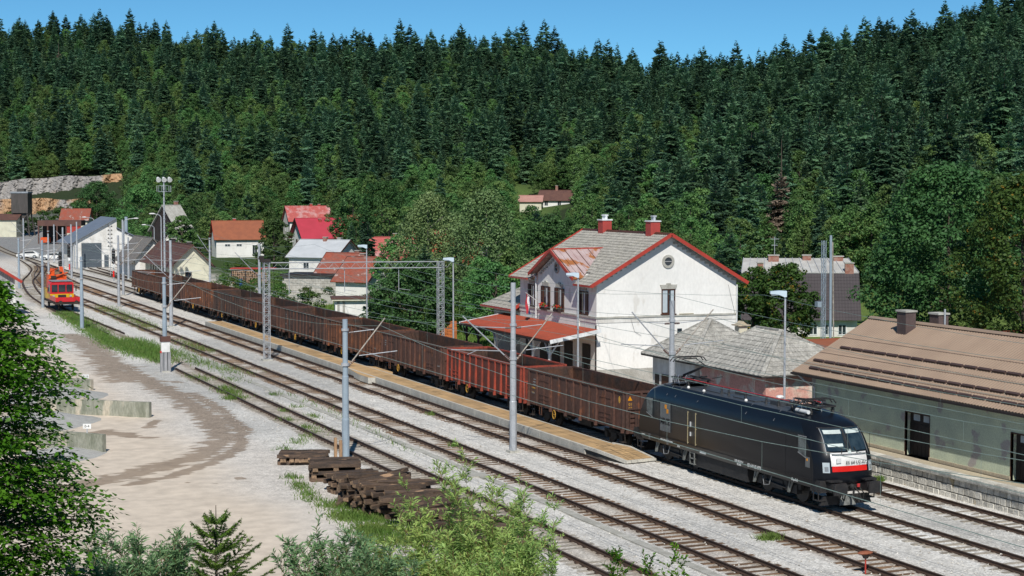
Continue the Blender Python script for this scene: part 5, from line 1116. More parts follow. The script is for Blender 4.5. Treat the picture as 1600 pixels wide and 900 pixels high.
# engine shed (white hall)
t = thing('engine_shed', 'white engine shed with grey roller gate and split blue grey roofs', 'engine shed', (44.4, 306, 0))
MB().prism([(0, -.1), (12.1, -.1), (12.1, 4.3), (7.4, 6.5), (7.4, 8.15), (7.0, 8.15), (.2, 4.3), (0, 4.2)], 'y', 0, 15).build('wall', 'old_white', t)
mb = MB(); slope_mesh(mb, (-.7, -.5, 3.9), (-.7, 15.5, 3.9), (7.3, 15.5, 8.35), (7.3, -.5, 8.35), 1, 20, .02, 0, thick=.15); mb.build('roof', 'roof_blue', t)
mb = MB(); slope_mesh(mb, (12.6, 15.5, 4.15), (12.6, -.4, 4.15), (7.3, -.4, 6.7), (7.3, 15.5, 6.7), 1, 20, .02, 0, thick=.15); mb.build('roof', 'roof_blue', t)
MB().box(1.35, 4.75, -.06, -.0, 0, 4.15).build('roller_gate', 'gate_grey', t)
for k in range(8): MB().box(1.4, 4.7, -.09, -.061, .04 + k * .515, .49 + k * .515).build('gate_panel', 'gate_grey', t)
MB().box(5.2, 5.95, -.06, 0, 0, 2.05).build('door', 'gate_grey', t); window(t, ('y', 0, -1), 9.7, 3.0, 1.4, .95, None, 'bluegrey', 'glass', 0)
MB().tube((9.2, 1, 5.5), (9.2, 1, 8.6), .28, n=10).build('flue', 'bluegrey', t); MB().tube((.15, -.12, 0), (.15, -.12, 4.0), .1, n=6).build('downpipe', 'galv', t)
# quarry buildings
t = thing('silo', 'dark boxy gravel silo on steel legs below the quarry', 'silo', (59.3, 505, 0), -PHI)
MB().box(-2.3, 2.3, -2.3, 2.3, 6.4, 12.3).build('bin', 'silo', t); MB().box(-2.45, 2.45, -2.45, 2.45, 11.9, 12.35).build('rim', 'mc_grey', t); MB().prism([(-2.2, 6.4), (2.2, 6.4), (.8, 4.4), (-.8, 4.4)], 'y', -1.6, 1.6).build('hopper', 'silo', t)
for a in (-1, 1):
    for b in (-1, 1): MB().bar((a * 2.8, b * 2.8, 0), (a * 2.0, b * 2.0, 6.5), .3, .3).build('leg', 'silo', t)
mb = MB(); mb.bar((-2.8, -2.6, .5), (2.1, -2.1, 6), .15, .15); mb.bar((2.8, -2.6, .5), (-2.1, -2.1, 6), .15, .15); mb.box(-1, 1, -1, 1, 12.3, 13.2); mb.build('bracing', 'silo', t)
t = thing('open_shed', 'dark red open fronted quarry shed with machines inside', 'shed', at_col(96, 425, 0), -PHI + R(4)); MB().box(-5.2, 5.2, -2.5, 3.5, 4.3, 5.6).build('roof', 'roof_maroon', t); MB().box(1.6, 5.1, -2.3, 3, 0, 2.6).build('wall', 'cream_wall', t); MB().box(1.6, 5.1, -2.35, -2.3, 2.6, 4.3).build('upper_wall', 'red_trim', t); MB().box(-5, 1.6, 2.8, 3, 0, 4.3).build('back_wall', 'wood_dark', t)
for x in (-5, -2.8, -.6, 1.6): MB().box(x - .15, x + .15, -2.45, -2.15, 0, 4.3).build('post', 'roof_maroon', t)
MB().box(-4.6, -2.6, -2.2, 0, .3, 1.5).build('machine', 'mc_orange', t)
gable_house('shed', 'cream walled shed with rusty lean roof behind the open quarry shed', 'shed', at_col(120, 440, .3), -PHI + R(5), 6.5, 8, 5.2, 7.8, 'cream_wall', 'roof_rust')
gable_house('shed', 'cream quarry building with dark roof at the left edge beside the silo', 'shed', at_col(4, 488, .0), -PHI, 10, 8, 4.6, 6.0, 'cream_wall', 'roof_maroon')
# little weathered shed at the left edge
t = thing('plank_shed', 'small weathered plank shed with red roof edge behind the leafy tree at left', 'shed', (19.0, 197, 0), -PHI + R(24))
MB().prism([(-4, -.2), (3.3, -.2), (3.3, 2.7), (3.3, 3.9), (-.35, 6.2), (-4, 3.9)], 'y', 0, 6).build('wall', 'old_white', t)
pm = {}
for k in range(24):
    x = -3.9 + k * .3; zt = 6.1 - abs(x + .25) * .62; MB().box(x - .14, x + .14, -.05, 0, 2.45, max(zt, 2.6)).build('plank', 'wood_grey', t)
MB().box(-4, 3.3, -.07, 0, 2.32, 2.44).build('rail', 'bluegrey', t)
for s in (-1, 1): mb = MB(); slope_mesh(mb, (-.35 + s * 4.3, -.6, 3.52), (-.35 + s * 4.3, 6.4, 3.52), (-.35, 6.4, 6.35), (-.35, -.6, 6.35), 1, 12, 0, 0, thick=.12); mb.build('roof', 'red_trim', t); MB().bar((-.35 + s * 4.3, -.65, 3.5), (-.35, -.65, 6.33), .07, .3).build('verge_board', 'red_trim', t)
# log pile lean-to
t = thing('log_store', 'lean-to full of split logs beside the cream gabled house', 'log store', (61.0, 246, 0), -PHI); MB().box(-3.2, 3.2, -1.2, 1.2, 2.1, 2.25).build('roof', 'red_trim', t)
for x in (-3, -1, 1, 3): MB().box(x - .08, x + .08, -1.1, -.95, 0, 2.1).build('post', 'wood_dark', t)
lg = MB().tube((0, -.5, 0), (0, .5, 0), .14, n=7).mesh('log', 'log'); rr = random.Random(4)
for k in range(130): inst('log', lg, t, (-2.9 + (k % 20) * .3 + rr.uniform(-.06, .06), -.5 + rr.uniform(-.1, .1), .14 + (k // 20) * .27), (0, rr.random() * 3, 0))
tag(MB().tube((0, 0, 0), (0, 0, 1.1), .42, n=14).build('barrel', 'blue_plastic', loc=(57.5, 240, -.1)), 'blue barrel beside the cream gabled house', 'barrel')
# tile heap, low garden walls
t = thing('tile_stack', 'stack of orange roof tiles under the birches left of the canopy', 'tile stack', (55.2, 150, -.1), -PHI); tm = MB().box(-.24, .24, -.2, .2, 0, .11).mesh('tile', 'roof_tilered'); M['roof_orange'] = mat('roof_orange', (.50, .16, .05), rnd=.2, s=8); tm.materials[0] = M['roof_orange']
for k in range(60): inst('tile', tm, t, (-.6 + (k % 4) * .42 + rr.uniform(-.03, .03), rr.uniform(-.05, .05), (k // 4) * .115))
t = thing('stone_block', 'pale stone block on the grass left of the station canopy', 'stone block', (50.2, 131.5, -.17)); MB().box(-.7, .7, -.5, .5, 0, .75).build('block', 'old_concrete', t); MB().box(-.55, .5, -.4, .4, .75, .95).build('top', 'concrete', t)
for a, b, lab in ((455, 520, 'low grey concrete garden wall below the garage'), (415, 447, 'stepped grey garden wall left of the garage')):
    p, q = cw(a, 205), cw(b, 205); MB_ = MB().bar((p[0], p[1], .5), (q[0], q[1], .5), .25, 1.4); tag(MB_.build('garden_wall', 'concrete'), lab, 'wall')
# ------------------------------------------------------------------ storage bays in the yard
t = thing('bay_wall', 'long mossy concrete wall of the gravel bay in the yard', 'concrete wall', (0, 0, -.2))
p, q = G(235, 648), G(60, 640); p.z = q.z = 0
mb = MB(); d_ = (q - p).normalized(); mb.bar(p + Vector((0, 0, .42)), q + Vector((0, 0, .42)), .3, 1.1); mb.build('wall', 'old_concrete', t)
t = thing('bay_wall', 'short concrete wall end with the 0-4 sign on top', 'concrete wall', (0, 0, -.2)); p, q = G(163, 702), G(20, 690); p.z = q.z = 0
MB().bar(p + Vector((0, 0, .42)), q + Vector((0, 0, .42)), .3, 1.15).build('wall', 'old_concrete', t)
t = thing('bay_wall', 'furthest concrete bay wall, half behind the leafy tree', 'concrete wall', (0, 0, -.2)); p, q = G(144, 606), G(40, 600); p.z = q.z = 0
MB().bar(p + Vector((0, 0, .3)), q + Vector((0, 0, .3)), .3, .95).build('wall', 'old_concrete', t)
for px, py, D, tx, lab in ((136, 666, 93, '0-4', 'small white 0-4 sign on the nearest bay wall'), (134, 588, 122, '8-16', 'small white 8-16 sign on the furthest bay wall')):
    p = CD(px, py, D); s_ = thing('sign', lab, 'sign', tuple(p), -PHI); MB().box(-.22, .22, -.02, .02, -.13, .13).build('board', 'signwhite', s_); text(tx, .2, 'letter_black', s_, (0, -.024, 0), (R(90), 0, 0)); MB().box(-.03, .03, -.015, .015, -.5, -.13).build('stake', 'galv', s_)
def heap(name, label, px, py, rx, ry, h, m):
    c = G(px, py, -.2); mb = MB(); rows = []
    for a in range(9):
        f = a / 8; rows.append([(rx * f * math.cos(b) * (1 + .1 * math.sin(3 * b)), ry * f * math.sin(b) * (1 + .1 * math.cos(2 * b)), h * (1 - f) ** 1.2 * (1 + .05 * math.sin(7 * b)) - .03 * f) for b in np.linspace(0, 2 * math.pi, 25)])
    mb.grid(rows); o = mb.build(name, m, smooth=True, loc=tuple(c), rz=-PHI); tag(o, label, 'gravel heap')
M['fine_gravel'] = mat('fine_gravel', (.42, .42, .40), (.36, .355, .34), s=3, s2=30, bump=.5, fine=.12); M['sand_heap'] = mat('sand_heap', (.50, .42, .32), (.44, .38, .30), s=2, bump=.4, fine=.1)
heap('gravel_heap', 'pale grey gravel heap between the two nearer bay walls', 60, 662, 3.6, 5.0, .95, 'fine_gravel'); heap('gravel_heap', 'grey gravel heap behind the long mossy wall', 78, 622, 3.8, 5, 1.15, 'fine_gravel'); heap('sand_heap', 'sandy heap leaning against the left of the long mossy wall', 130, 641, 2.6, 1.6, .8, 'sand_heap')
heap('gravel_heap', 'pale gravel heap in front of the 0-4 bay wall', 95, 712, 2.6, 3.5, .5, 'fine_gravel')
# ------------------------------------------------------------------ poles, catenary, lamps
def cantilever(par, zp, xo, zs=None):
    """bracket towards local x = xo; parts: strut, top tie, steady arm, insulators"""
    s = 1 if xo > 0 else -1; L_ = abs(xo)
    mb = MB(); mb.tube((s * .1, 0, 4.85), (s * (L_ + .25), 0, 7.35), .035, n=6); mb.build('bracket_tube', 'bark_pale' if s > 0 else 'galv', par)
    MB().tube((s * .1, 0, 6.65), (s * (L_ - .35), 0, 6.78), .025, n=5).build('tie_tube', 'galv', par)
    MB().tube((s * .75, 0, 5.45), (s * (L_ + .9), 0, 5.62), .025, n=5).tube((s * (L_ - .6), 0, 5.55), (s * (L_ - .1 + .1), 0, 5.33), .015, n=5).build('steady_arm', 'galv', par)
    mb = MB()
    for k in range(5): mb.tube((s * (.18 + k * .07), 0, 4.93 + k * .07), (s * (.21 + k * .07), 0, 4.96 + k * .07), .07, n=8); mb.tube((s * (.18 + k * .06), 0, 6.655), (s * (.2 + k * .06), 0, 6.655), .06, n=7)
    mb.build('insulator', 'insul', par)
def round_pole(label, x, y, h, arms, box=False, r=.16, group='round steel catenary poles'):
    t = thing('catenary_pole', label, 'catenary pole', (x, y, -.17), 0, group)
    mb = MB(); mb.tube((0, 0, .1), (0, 0, h * .30), r * 1.15, r * 1.15, 14, m=0); mb.tube((0, 0, h * .30), (0, 0, h * .305), r * 1.15, r, 14); mb.tube((0, 0, h * .305), (0, 0, h * .60), r, r, 14); mb.tube((0, 0, h * .60), (0, 0, h * .605), r, r * .82, 14); mb.tube((0, 0, h * .605), (0, 0, h), r * .82, r * .78, 14)
    mb.build('pole', 'bluegrey' if x < 30 else 'galv', t, smooth=False)
    MB().box(-.3, .3, -.3, .3, -.3, .12).build('footing', 'concrete', t)
    mb = MB(); mb.tube((0, 0, 4.95), (0, 0, 5.1), r * 1.25, n=12); mb.tube((0, 0, 6.75), (0, 0, 6.87), r * 1.1, n=12); mb.build('clamp', 'galv', t)
    for xo in arms: cantilever(t, h, xo)
    if box:
        MB().box(-.32, .32, -.30, -.02, 1.55, 2.35).build('box', 'signwhite', t); MB().box(-.38, .38, -.36, .05, 2.35, 2.75).build('box_roof', 'roof_maroon', t)
        for q in (-.28, 0, .28): MB().box(q - .11, q + .11, -.28, -.06, -.1, 1.55).build('timber', 'wood_grey', t)
        MB().box(-.4, -.3, -.3, -.1, 1.5, 1.65).build('handle', 'signred', t)
    return t
for lab, x, y, h, arms, bx_ in (
    ('bluish grey catenary pole standing by the sleeper stacks', 26.05, 85.9, 7.35, (1.9,), False),
    ('catenary pole with a white box and timber posts at its foot', 25.97, 132.7, 7.25, (1.9,), True),
    ('bluish grey catenary pole just right of the red railcar', 26.2, 175.5, 7.2, (), False),
    ('catenary pole just left of the red railcar cab', 26.5, 207, 7.9, (2.0,), False),
    ('tall light grey catenary pole in front of the platform and red wagon', 35.2, 85.5, 9.05, (-2.6, 2.0), False),
    ('light grey catenary pole beside the far end of the platform', 34.98, 175.3, 8.7, (-2.4, 2.2), False),
    ('catenary pole between the tracks in front of the engine shed gate', 34.98, 205.8, 8.4, (-2.4, 2.2), False),
    ('catenary pole right in front of the engine shed small window', 39.25, 227.4, 9.8, (-1.9, 2.3), False),
    ('grey catenary pole behind the locomotive rear roof', 44.35, 84.9, 7.9, (-2.2, 2.3), False),
    ('grey catenary pole behind the wagons left of the lattice portal', 44.35, 176.4, 8.2, (-2.3,), False),
    ('grey catenary pole left of the engine shed, behind the railcar crane', 36.4, 261.2, 8.1, (), False),
    ('thin catenary pole far behind the railcar', 39.1, 271.6, 8.3, (-2,), False),
    ('slim grey pole at the left corner of the engine shed', 44.2, 300.6, 8.1, (), False),
    ('slim pole near the second white car', 44.06, 327.3, 7.1, (), False),
    ('slim pole near the level crossing, left of the signals', 38.26, 291.2, 6.4, (), False),
    ('slim grey pole before the dark door of the engine shed', 46.8, 266.5, 6.4, (), False),
    ('catenary pole above the red edged plank shed', 28.5, 247.1, 7.0, (2.,), False),
    ('concrete coloured catenary pole in front of the cream gable', 54.0, 243.0, 6.6, (-1.5,), False),
    ('pole at the far left beyond the crossing', 40.5, 343, 8, (-2,), False)):
    round_pole(lab, x, y, h, arms, bx_, r=.17 if y < 180 else .15)
def lattice(par, name, p, q, w_, n, m='galv', r=.03):
    """lattice mast between p and q"""
    p = Vector(p); q = Vector(q); d = (q - p).normalized(); u = Vector((1, 0, 0)) if abs(d.z) > .5 else Vector((0, 0, 1)); v = d.cross(u).normalized()
    mb = MB(); C = [(a * w_ / 2, b * w_ / 2) for a, b in ((-1, -1), (1, -1), (1, 1), (-1, 1))]
    P = lambda c, f: p.lerp(q, f) + u * c[0] + v * c[1]
    for c in C: mb.bar(P(c, 0), P(c, 1), r * 1.6, r * 1.6, up=tuple(v))
    for k in range(n):
        for j in range(4):
            a, b = C[j], C[(j + 1) % 4]
            if k % 2: a, b = b, a
            mb.tube(P(a, k / n), P(b, (k + 1) / n), r * .55, n=4, cap=False)
            mb.tube(P(C[j], k / n), P(C[(j + 1) % 4], k / n), r * .5, n=4, cap=False)
    return mb.build(name, m, par)
t = thing('catenary_portal', 'steel lattice catenary portal spanning the train in the middle of the yard', 'catenary portal', (35.37, 138.45, -.17))
lattice(t, 'mast', (0, 0, 0), (0, 0, 8.0), .46, 22); lattice(t, 'mast', (15.0, 0, 0), (15.0, 0, 7.85), .46, 22)
MB().box(-.4, .4, -.4, .4, -.2, .12).build('footing', 'concrete', t); MB().box(14.6, 15.4, -.4, .4, -.2, .3).build('footing', 'concrete', t)
mb = MB(); mb.tube((-.3, -.15, 7.95), (15.2, -.15, 7.8), .045, n=6); mb.tube((-.3, -.15, 7.45), (15.2, -.15, 7.3), .045, n=6)
for k in range(17): x = k * .94; mb.tube((x, -.15, 7.95 - .01 * k), (x + .47, -.15, 7.45 - .01 * k), .012, n=4); mb.tube((x + .47, -.15, 7.45 - .01 * k), (x + .94, -.15, 7.94 - .01 * k), .012, n=4)
mb.build('cross_beam', 'galv', t)
for x in (1.9, 6.6, 11.3):
    MB().tube((x, 0, 7.3), (x, 0, 5.4), .03, n=5).tube((x, 0, 5.6), (x + 1.0, 0, 5.45), .02, n=5).build('dropper_arm', 'galv', t)
MB().box(-.24, -.22, -.1, .1, 2.0, 2.25).build('plate', 'sunblind', t); mb = MB(); mb.box(-.5, .3, -.3, .2, 8.0, 8.25); mb.box(-.6, -.2, -.1, .1, 8.2, 8.5); mb.build('switch_gear', 'wood_dark', t)
t = thing('lattice_mast', 'tall blue grey lattice mast behind the goods shed ridge, left of the big maple', 'lattice mast', tuple(CD(1286, 545, 132)), 0); lattice(t, 'mast', (0, 0, -1.5), (-.02, 0, 8.2), .24, 26, 'bluegrey', .022)
MB().tube((.45, -.3, -1.5), (.40, -.3, 8.6), .10, n=8).build('pole', 'bluegrey', t); MB().tube((.85, -.2, -1.5), (.62, -.2, 8.1), .05, n=6).build('conduit', 'bark_pale', t); MB().box(-.7, -.35, -.3, .1, 3.2, 3.6).build('box', 'bluegrey', t)
def lamp(label, x, y, h):
    t = thing('platform_lamp', label, 'lamp post', (x, y, 0), -PHI, 'flat headed lamps along the train')
    MB().tube((0, 0, 0), (0, 0, h - .25), .075, .05, 10).build('pole', 'galv', t)
    mb = MB(); mb.prism([(.06, h - .28), (.06, h + .02), (-.3, h + .04), (-.78, h + .0), (-.78, h - .13), (-.35, h - .17), (-.05, h - .30)], 'y', -.15, .15); mb.build('lamp_head', 'lamp_head', t)
    MB().box(-.70, -.25, -.11, .11, h - .21, h - .16).build('lamp_glass', 'glass_light', t); return t
lamp('flat headed lamp post in front of the pink hut and goods shed', 47, 77.5, 8.6); lamp('flat headed lamp post in front of the station shutters', 47, 103.1, 8.35); lamp('flat headed lamp post by the birch trunks left of the canopy', 47, 126.3, 8.45); lamp('flat headed lamp post in front of the white cabin and rusty roofs', 47, 148.3, 8.75)
t = thing('floodlight_mast', 'tall slender floodlight mast with three round silver lamps on a ring', 'floodlight mast', (46.2, 235.5, 0))
MB().tube((0, 0, 0), (0, 0, 15.0), .16, .09, 10).build('mast', 'galv', t); mb = MB(); 
for k in range(12): a, b = k * math.pi / 6, (k + 1) * math.pi / 6; [mb.tube((.75 * math.cos(a), .75 * math.sin(a), z), (.75 * math.cos(b), .75 * math.sin(b), z), .03, n=4) for z in (13.2, 14.0)]; mb.tube((.95 * math.cos(a), .95 * math.sin(a), 13.2), (.95 * math.cos(a), .95 * math.sin(a), 14), .02, n=4)
for a in (0, 2.1, 4.2): mb.tube((0, 0, 13.2), (.95 * math.cos(a), .95 * math.sin(a), 13.2), .03, n=4)
mb.build('ring', 'galv', t)
for k in range(60): MB().box(-.2, .2, -.16, -.13, .5 + k * .2, .53 + k * .2).build('rung', 'galv', t) if k % 3 == 0 else None
for q in (-.75, 0, .75): mb = MB(); mb.tube((q, -.35, 14.75), (q, .25, 15.05), .34, .16, 14); mb.build('floodlight', 'signwhite', t)
def street_lamp(label, px, top, base, D, arm):
    b = cw(px, D); z1 = CH - (top - 290) / F * D; z0 = CH - (base - 290) / F * D; t = thing('street_lamp', label, 'street lamp', (b[0], b[1], z0), -PHI, 'curved arm street lamps'); h = z1 - z0
    mb = MB(); mb.tube((0, 0, -.5), (0, 0, h - .4), .09, .07, 8); mb.path([(0, 0, h - .4), (arm * .2, 0, h - .1), (arm * .5, 0, h), (arm, 0, h + .1)], .05); mb.build('pole', 'galv', t); MB().blob((arm * 1.25, 0, h + .12), .45, 8, 5, sq=(1, .4, .25)).build('lamp_head', 'signwhite', t)
street_lamp('street lamp with curved arm beside the engine shed flue', 194, 342, 430, 290, 1.6); street_lamp('street lamp curving left above the engine shed roof', 147, 340, 372, 340, -1.5); street_lamp('street lamp curving left in front of the steep barn', 241, 352, 376, 320, -1.5); street_lamp('street lamp with flat head close to the floodlight mast', 252, 335, 440, 245, -1.0)
# signals
def signal(label, px, base, top, D, w_=.6, ladder=False):
    b = cw(px, D); z0 = CH - (base - 290) / F * D; z1 = CH - (top - 290) / F * D; h = z1 - z0; t = thing('signal', label, 'railway signal', (b[0], b[1], z0), -PHI, 'railway signals'); MB().tube((0, 0, -.3), (0, 0, h), .08, n=8).build('post', 'galv', t)
    MB().prism([(-w_ / 2, h - 2.2), (w_ / 2, h - 2.2), (w_ / 2, h - .3), (w_ / 4, h), (-w_ / 4, h), (-w_ / 2, h - .3)], 'y', -.15, .05).build('signal_head', 'letter_black', t); MB().box(-.2, .2, -.2, -.1, h - 2.8, h - 2.35).build('plate', 'signwhite', t); MB().box(-.1, .1, -.12, .12, .3, 1.2).build('post_band', 'signred', t)
    for k in range(3): MB().tube((0, -.15, h - .6 - k * .55), (0, -.3, h - .55 - k * .55), .12, n=8).build('hood', 'rubber', t)
signal('dark signal head left of the engine shed near the railcar', 94, 432, 393, 262); signal('dark signal beside the left corner of the engine shed', 108, 424, 380, 280); signal('signal in front of the engine shed beside its dark door', 177, 436, 388, 255, .5)
t = thing('signal_mast', 'slim mast with small stacked insulators in front of the engine shed', 'mast', (*cw(172, 275), -.2), -PHI); MB().tube((0, 0, 0), (0, 0, 8.3), .05, n=6).build('mast', 'galv', t)
for k in range(6): MB().box(-.40, .40, -.05, .05, 4.6 + k * .62, 4.66 + k * .62).blob((-.26, 0, 4.76 + k * .62), .10, 6, 4).blob((.26, 0, 4.76 + k * .62), .10, 6, 4).build('crossarm', 'letter_black', t)
# lantern of the point lever in the foreground
t = thing('switch_lantern', 'rust red mushroom shaped switch lantern on a short post in the foreground', 'switch lantern', (36.0, 53.6, -.17)); MB().tube((0, 0, 0), (0, 0, .62), .03, n=8).build('post', 'red_trim', t)
mb = MB(); mb.tube((0, 0, .58), (0, 0, .72), .09, .16, 10, m=0); mb.build('lamp_case', 'wood_dark', t); MB().blob((-.02, 0, .78), .17, 12, 6, sq=(1.9, 1, .45)).build('hood', 'mc_red' if False else 'roof_tilered', t)
# ------------------------------------------------------------------ overhead wires
def wires(label, xt, supports, y0, y1, sag=.95, hz=5.36, mz=6.95):
    t = thing('overhead_wire', label, 'overhead wire', (0, 0, -.17), 0, 'overhead wires'); M_ = MB(); C_ = MB(); D_ = MB(); S_ = [y0] + supports + [y1]
    for i, (a, b) in enumerate(zip(S_, S_[1:])):
        oa = .2 if i % 2 else -.2; ob = -oa; n = 8; pts = []
        for k in range(n + 1):
            u = k / n; pts.append((xt + oa + (ob - oa) * u, a + (b - a) * u, mz - 4 * sag * u * (1 - u)))
        M_.path(pts, .012, n=4); C_.path([(p[0], p[1], hz) for p in pts], .013, n=4)
        for k in range(1, n): D_.tube(pts[k], (pts[k][0], pts[k][1], hz), .004, n=3, cap=False)
    M_.build('messenger_wire', 'wire', t); C_.build('contact_wire', 'wire', t); D_.build('dropper', 'wire', t)
M['wire'] = mat('wire', (.30, .40, .36), rough=.5, metal=.3)
wires('overhead wire above the track of the locomotive', T2, [84.9, 138.4, 176.4, 227], 30, 300); wires('overhead wire above the track beside the platform', T3, [85.5, 138.4, 175.3, 205.8], 28, 262)
wires('overhead wire above the track left of the tall light pole', T4, [85.5, 138.4, 175.3, 205.8], 28, 262); wires('overhead wire above the siding by the stone dock', T1, [84.9, 138.4, 176.4], 34, 250); wires('overhead wire above the narrow rusty siding', T5, [85.9, 132.7, 175.5, 207], 34, 262)
t = thing('feeder_line', 'pair of feeder wires on the station side of the poles', 'overhead wire', (0, 0, 0), 0, 'overhead wires')
for x, z in ((44.1, 8.1), (50.2, 7.9)):
    mb = MB(); ys = [30, 85, 138.4, 176.4, 227]
    for a, b in zip(ys, ys[1:]): mb.path([(x, a + (b - a) * k / 8, z - 4 * .9 * (k / 8) * (1 - k / 8)) for k in range(9)], .011, n=4)
    mb.build('wire', 'wire', t)
# ------------------------------------------------------------------ maintenance railcar
t = thing('maintenance_railcar', 'red and yellow maintenance railcar with flat deck, cab and orange crane', 'railcar', (28.15, 205.5, 0), R(1))
MB().box(-1.3, 1.3, -6.0, 5.5, .75, 1.05).build('frame', 'under', t); MB().box(-1.32, 1.32, -6.0, -2.0, 1.02, 1.1).build('deck', 'under', t)
for a in ((-1.35, -1.29, -6.05, -2.0), (1.29, 1.35, -6.05, -2.0), (-1.35, 1.35, -6.08, -6.02)): MB().box(*a, 1.05, 1.55).build('drop_side', 'mc_red', t)
mb = MB(); mb.prism([(-1.3, 1.05), (1.3, 1.05), (1.3, 2.9), (1.05, 3.12), (-1.05, 3.12), (-1.3, 2.9)], 'y', -2.0, .3); mb.build('cab', 'mc_red', t); MB().box(-1.32, 1.32, -2.03, .3, 1.15, 1.7).build('cab_band', 'mc_yellow', t)
for a, b in ((-1.15, -.5), (-.38, .38), (.5, 1.15)): MB().box(a, b, -2.05, -1.98, 1.95, 2.75).build('windscreen', 'glass', t)
for s in (-1, 1): MB().box(*sorted((s * 1.28, s * 1.32)), -1.8, -.9, 1.95, 2.7).build('side_window', 'glass', t)
MB().box(-.45, .45, -2.06, -1.98, 1.2, 1.6).build('grille', 'under', t); MB().box(-1.15, 1.15, -2.1, .35, 3.12, 3.2).build('roof', 'mc_grey', t)
for s in (-1, 1): MB().tube((s * .95, -2.1, 1.45), (s * .95, -2.0, 1.45), .12, n=10).build('headlight', 'glass_light', t); MB().box(s * 1.55 - .06, s * 1.55 + .06, -2.2, -2.1, 2.0, 2.5).build('mirror', 'rubber', t)
MB().box(-1.3, 1.3, .3, 4.5, 1.05, 2.1).build('body', 'mc_yellow', t)
cr = MB().box(-1.0, 1.0, 1.0, 3.0, 2.1, 3.7).build('crane', 'mc_orange', t); mb = MB(); mb.bar((-.6, 1, 3.8), (-.3, 2.8, 4.2), .5, .5); mb.bar((.5, .9, 3.7), (.7, 3, 4.3), .4, .6); mb.box(-1.1, 1.1, .85, 1.0, 2.9, 3.2); mb.box(-.9, -.3, .8, 1.0, 3.3, 3.7); mb.tube((-1.1, .8, 3.3), (1.1, .8, 4.0), .07, n=6); mb.tube((-.9, .8, 4.1), (.2, 2.6, 4.4), .06, n=6); mb.build('crane_arm', 'mc_orange', cr)
mb = MB(); mb.box(-.8, -.2, .72, .84, 3.3, 3.65); mb.box(.2, .5, .8, .9, 3.6, 4.1); mb.box(-1, 1, .8, .9, 2.9, 3.0); mb.build('crane_panel', 'under', cr)
for y in (-4.6, 2.8):
    mb = MB(); mb.tube((-.9, y, .42), (.9, y, .42), .07, n=6)
    for x in (-.75, .75): mb.tube((x - .07, y, .42), (x + .07, y, .42), .42, n=16)
    mb.build('wheelset', 'under', t)
for s in (-1, 1): mb = MB(); mb.tube((s * .87, -6.0, 1.0), (s * .87, -6.5, 1.0), .09, n=6); mb.tube((s * .87, -6.5, 1.0), (s * .87, -6.56, 1.0), .22, n=10); mb.build('buffer', 'under', t)
# ------------------------------------------------------------------ cars
def car(label, px, py, rz, m):
    p = G(px, py); t = thing('parked_car', label, 'car', (p.x, p.y, -.17), rz, 'cars by the level crossing')
    mb = MB(); pr = [(-2.1, .35), (2.1, .35), (2.15, .7), (2.0, .85), (1.1, .95), (.6, 1.40), (-1.1, 1.45), (-1.9, .98), (-2.15, .85)]; mb.prism(pr, 'y', -.85, .85); mb.build('body', m, t)
    for s in (-1, 1): MB().prism([(-1.55, .98), (.95, .97), (.55, 1.33), (-1.05, 1.38)], 'y', *sorted((s * .85, s * .87))).build('side_window', 'glass', t)
    MB().bar((1.14, 0, .97), (.64, 0, 1.37), 1.5, .03).build('windscreen', 'glass', t)
    for x in (-1.3, 1.3):
        for s in (-1, 1): w_ = MB().tube((x, s * .72, .33), (x, s * .88, .33), .33, n=14).build('wheel', 'rubber', t); MB().tube((x, s * .875, .33), (x, s * .89, .33), .19, n=10).build('hub', 'galv', w_)
car('white hatchback waiting at the crossing beyond the railcar', 44, 402, R(165), 'signwhite'); car('second white car just left of the engine shed corner', 82, 405, R(160), 'signwhite')
# ------------------------------------------------------------------ stacks of old timber sleepers
tms = []
for k in range(5):
    r_ = random.Random(k + 40); mb = MB(); L_ = 1.25 + r_.uniform(-.07, .07); a, b = .125, .08; n = 5; rows = []
    for i in range(n + 1):
        x = -L_ + 2 * L_ * i / n; j = lambda: r_.uniform(-.012, .012)
        rows.append([(x, -a + j(), -b + j()), (x, a + j(), -b + j()), (x, a + j() - .015, b + j()), (x, -a + j() + .015, b + j())]); rows[-1].append(rows[-1][0])
    mb.grid(rows); nf = len(mb.f); mb.poly(rows[0][:4], 1); mb.poly(rows[-1][:4][::-1], 1); tms.append(mb.mesh('sleeper', ['timber', 'timber_end']))
def timber(x, y, z, rz, lab, grp, ry=0., rx=0.):
    o = inst('old_sleeper', random.choice(tms), None, (x, y, z - .17), (rx, ry, rz)); tag(o, lab, 'timber', grp)
def crib(cx, cy, rz, layers, lab, grp, jit=.05, n=7, msy=1.):
    for l in range(layers):
        a = rz if l % 2 == 0 else rz + R(90)
        nn = n if l % 2 == 0 else (3 if l < layers - 1 else n)
        for k in range(nn):
            o = (k - (nn - 1) / 2) * (.30 if nn > 3 else 1.0); c, s = math.cos(a), math.sin(a)
            timber(cx - s * o + random.uniform(-jit, jit), cy + c * o + random.uniform(-jit, jit), .09 + l * .168, a + random.uniform(-jit, jit), lab, grp)
random.seed(21)
crib(24.0, 86.6, R(-20), 2, 'weathered sleeper in the furthest low stack beside the grey pole', 'sleepers of the furthest stack', n=7); crib(24.0, 86.6, R(-20), 3, 'weathered sleeper in the furthest low stack beside the grey pole', 'sleepers of the furthest stack', n=6)
crib(24.1, 81.3, R(-14), 5, 'dark sleeper in the neat criss cross stack', 'sleepers of the criss cross stack', n=8, jit=.04)
crib(24.0, 77.2, R(4), 5, 'dark sleeper in the collapsed middle pile', 'sleepers of the collapsed pile', n=8, jit=.12)
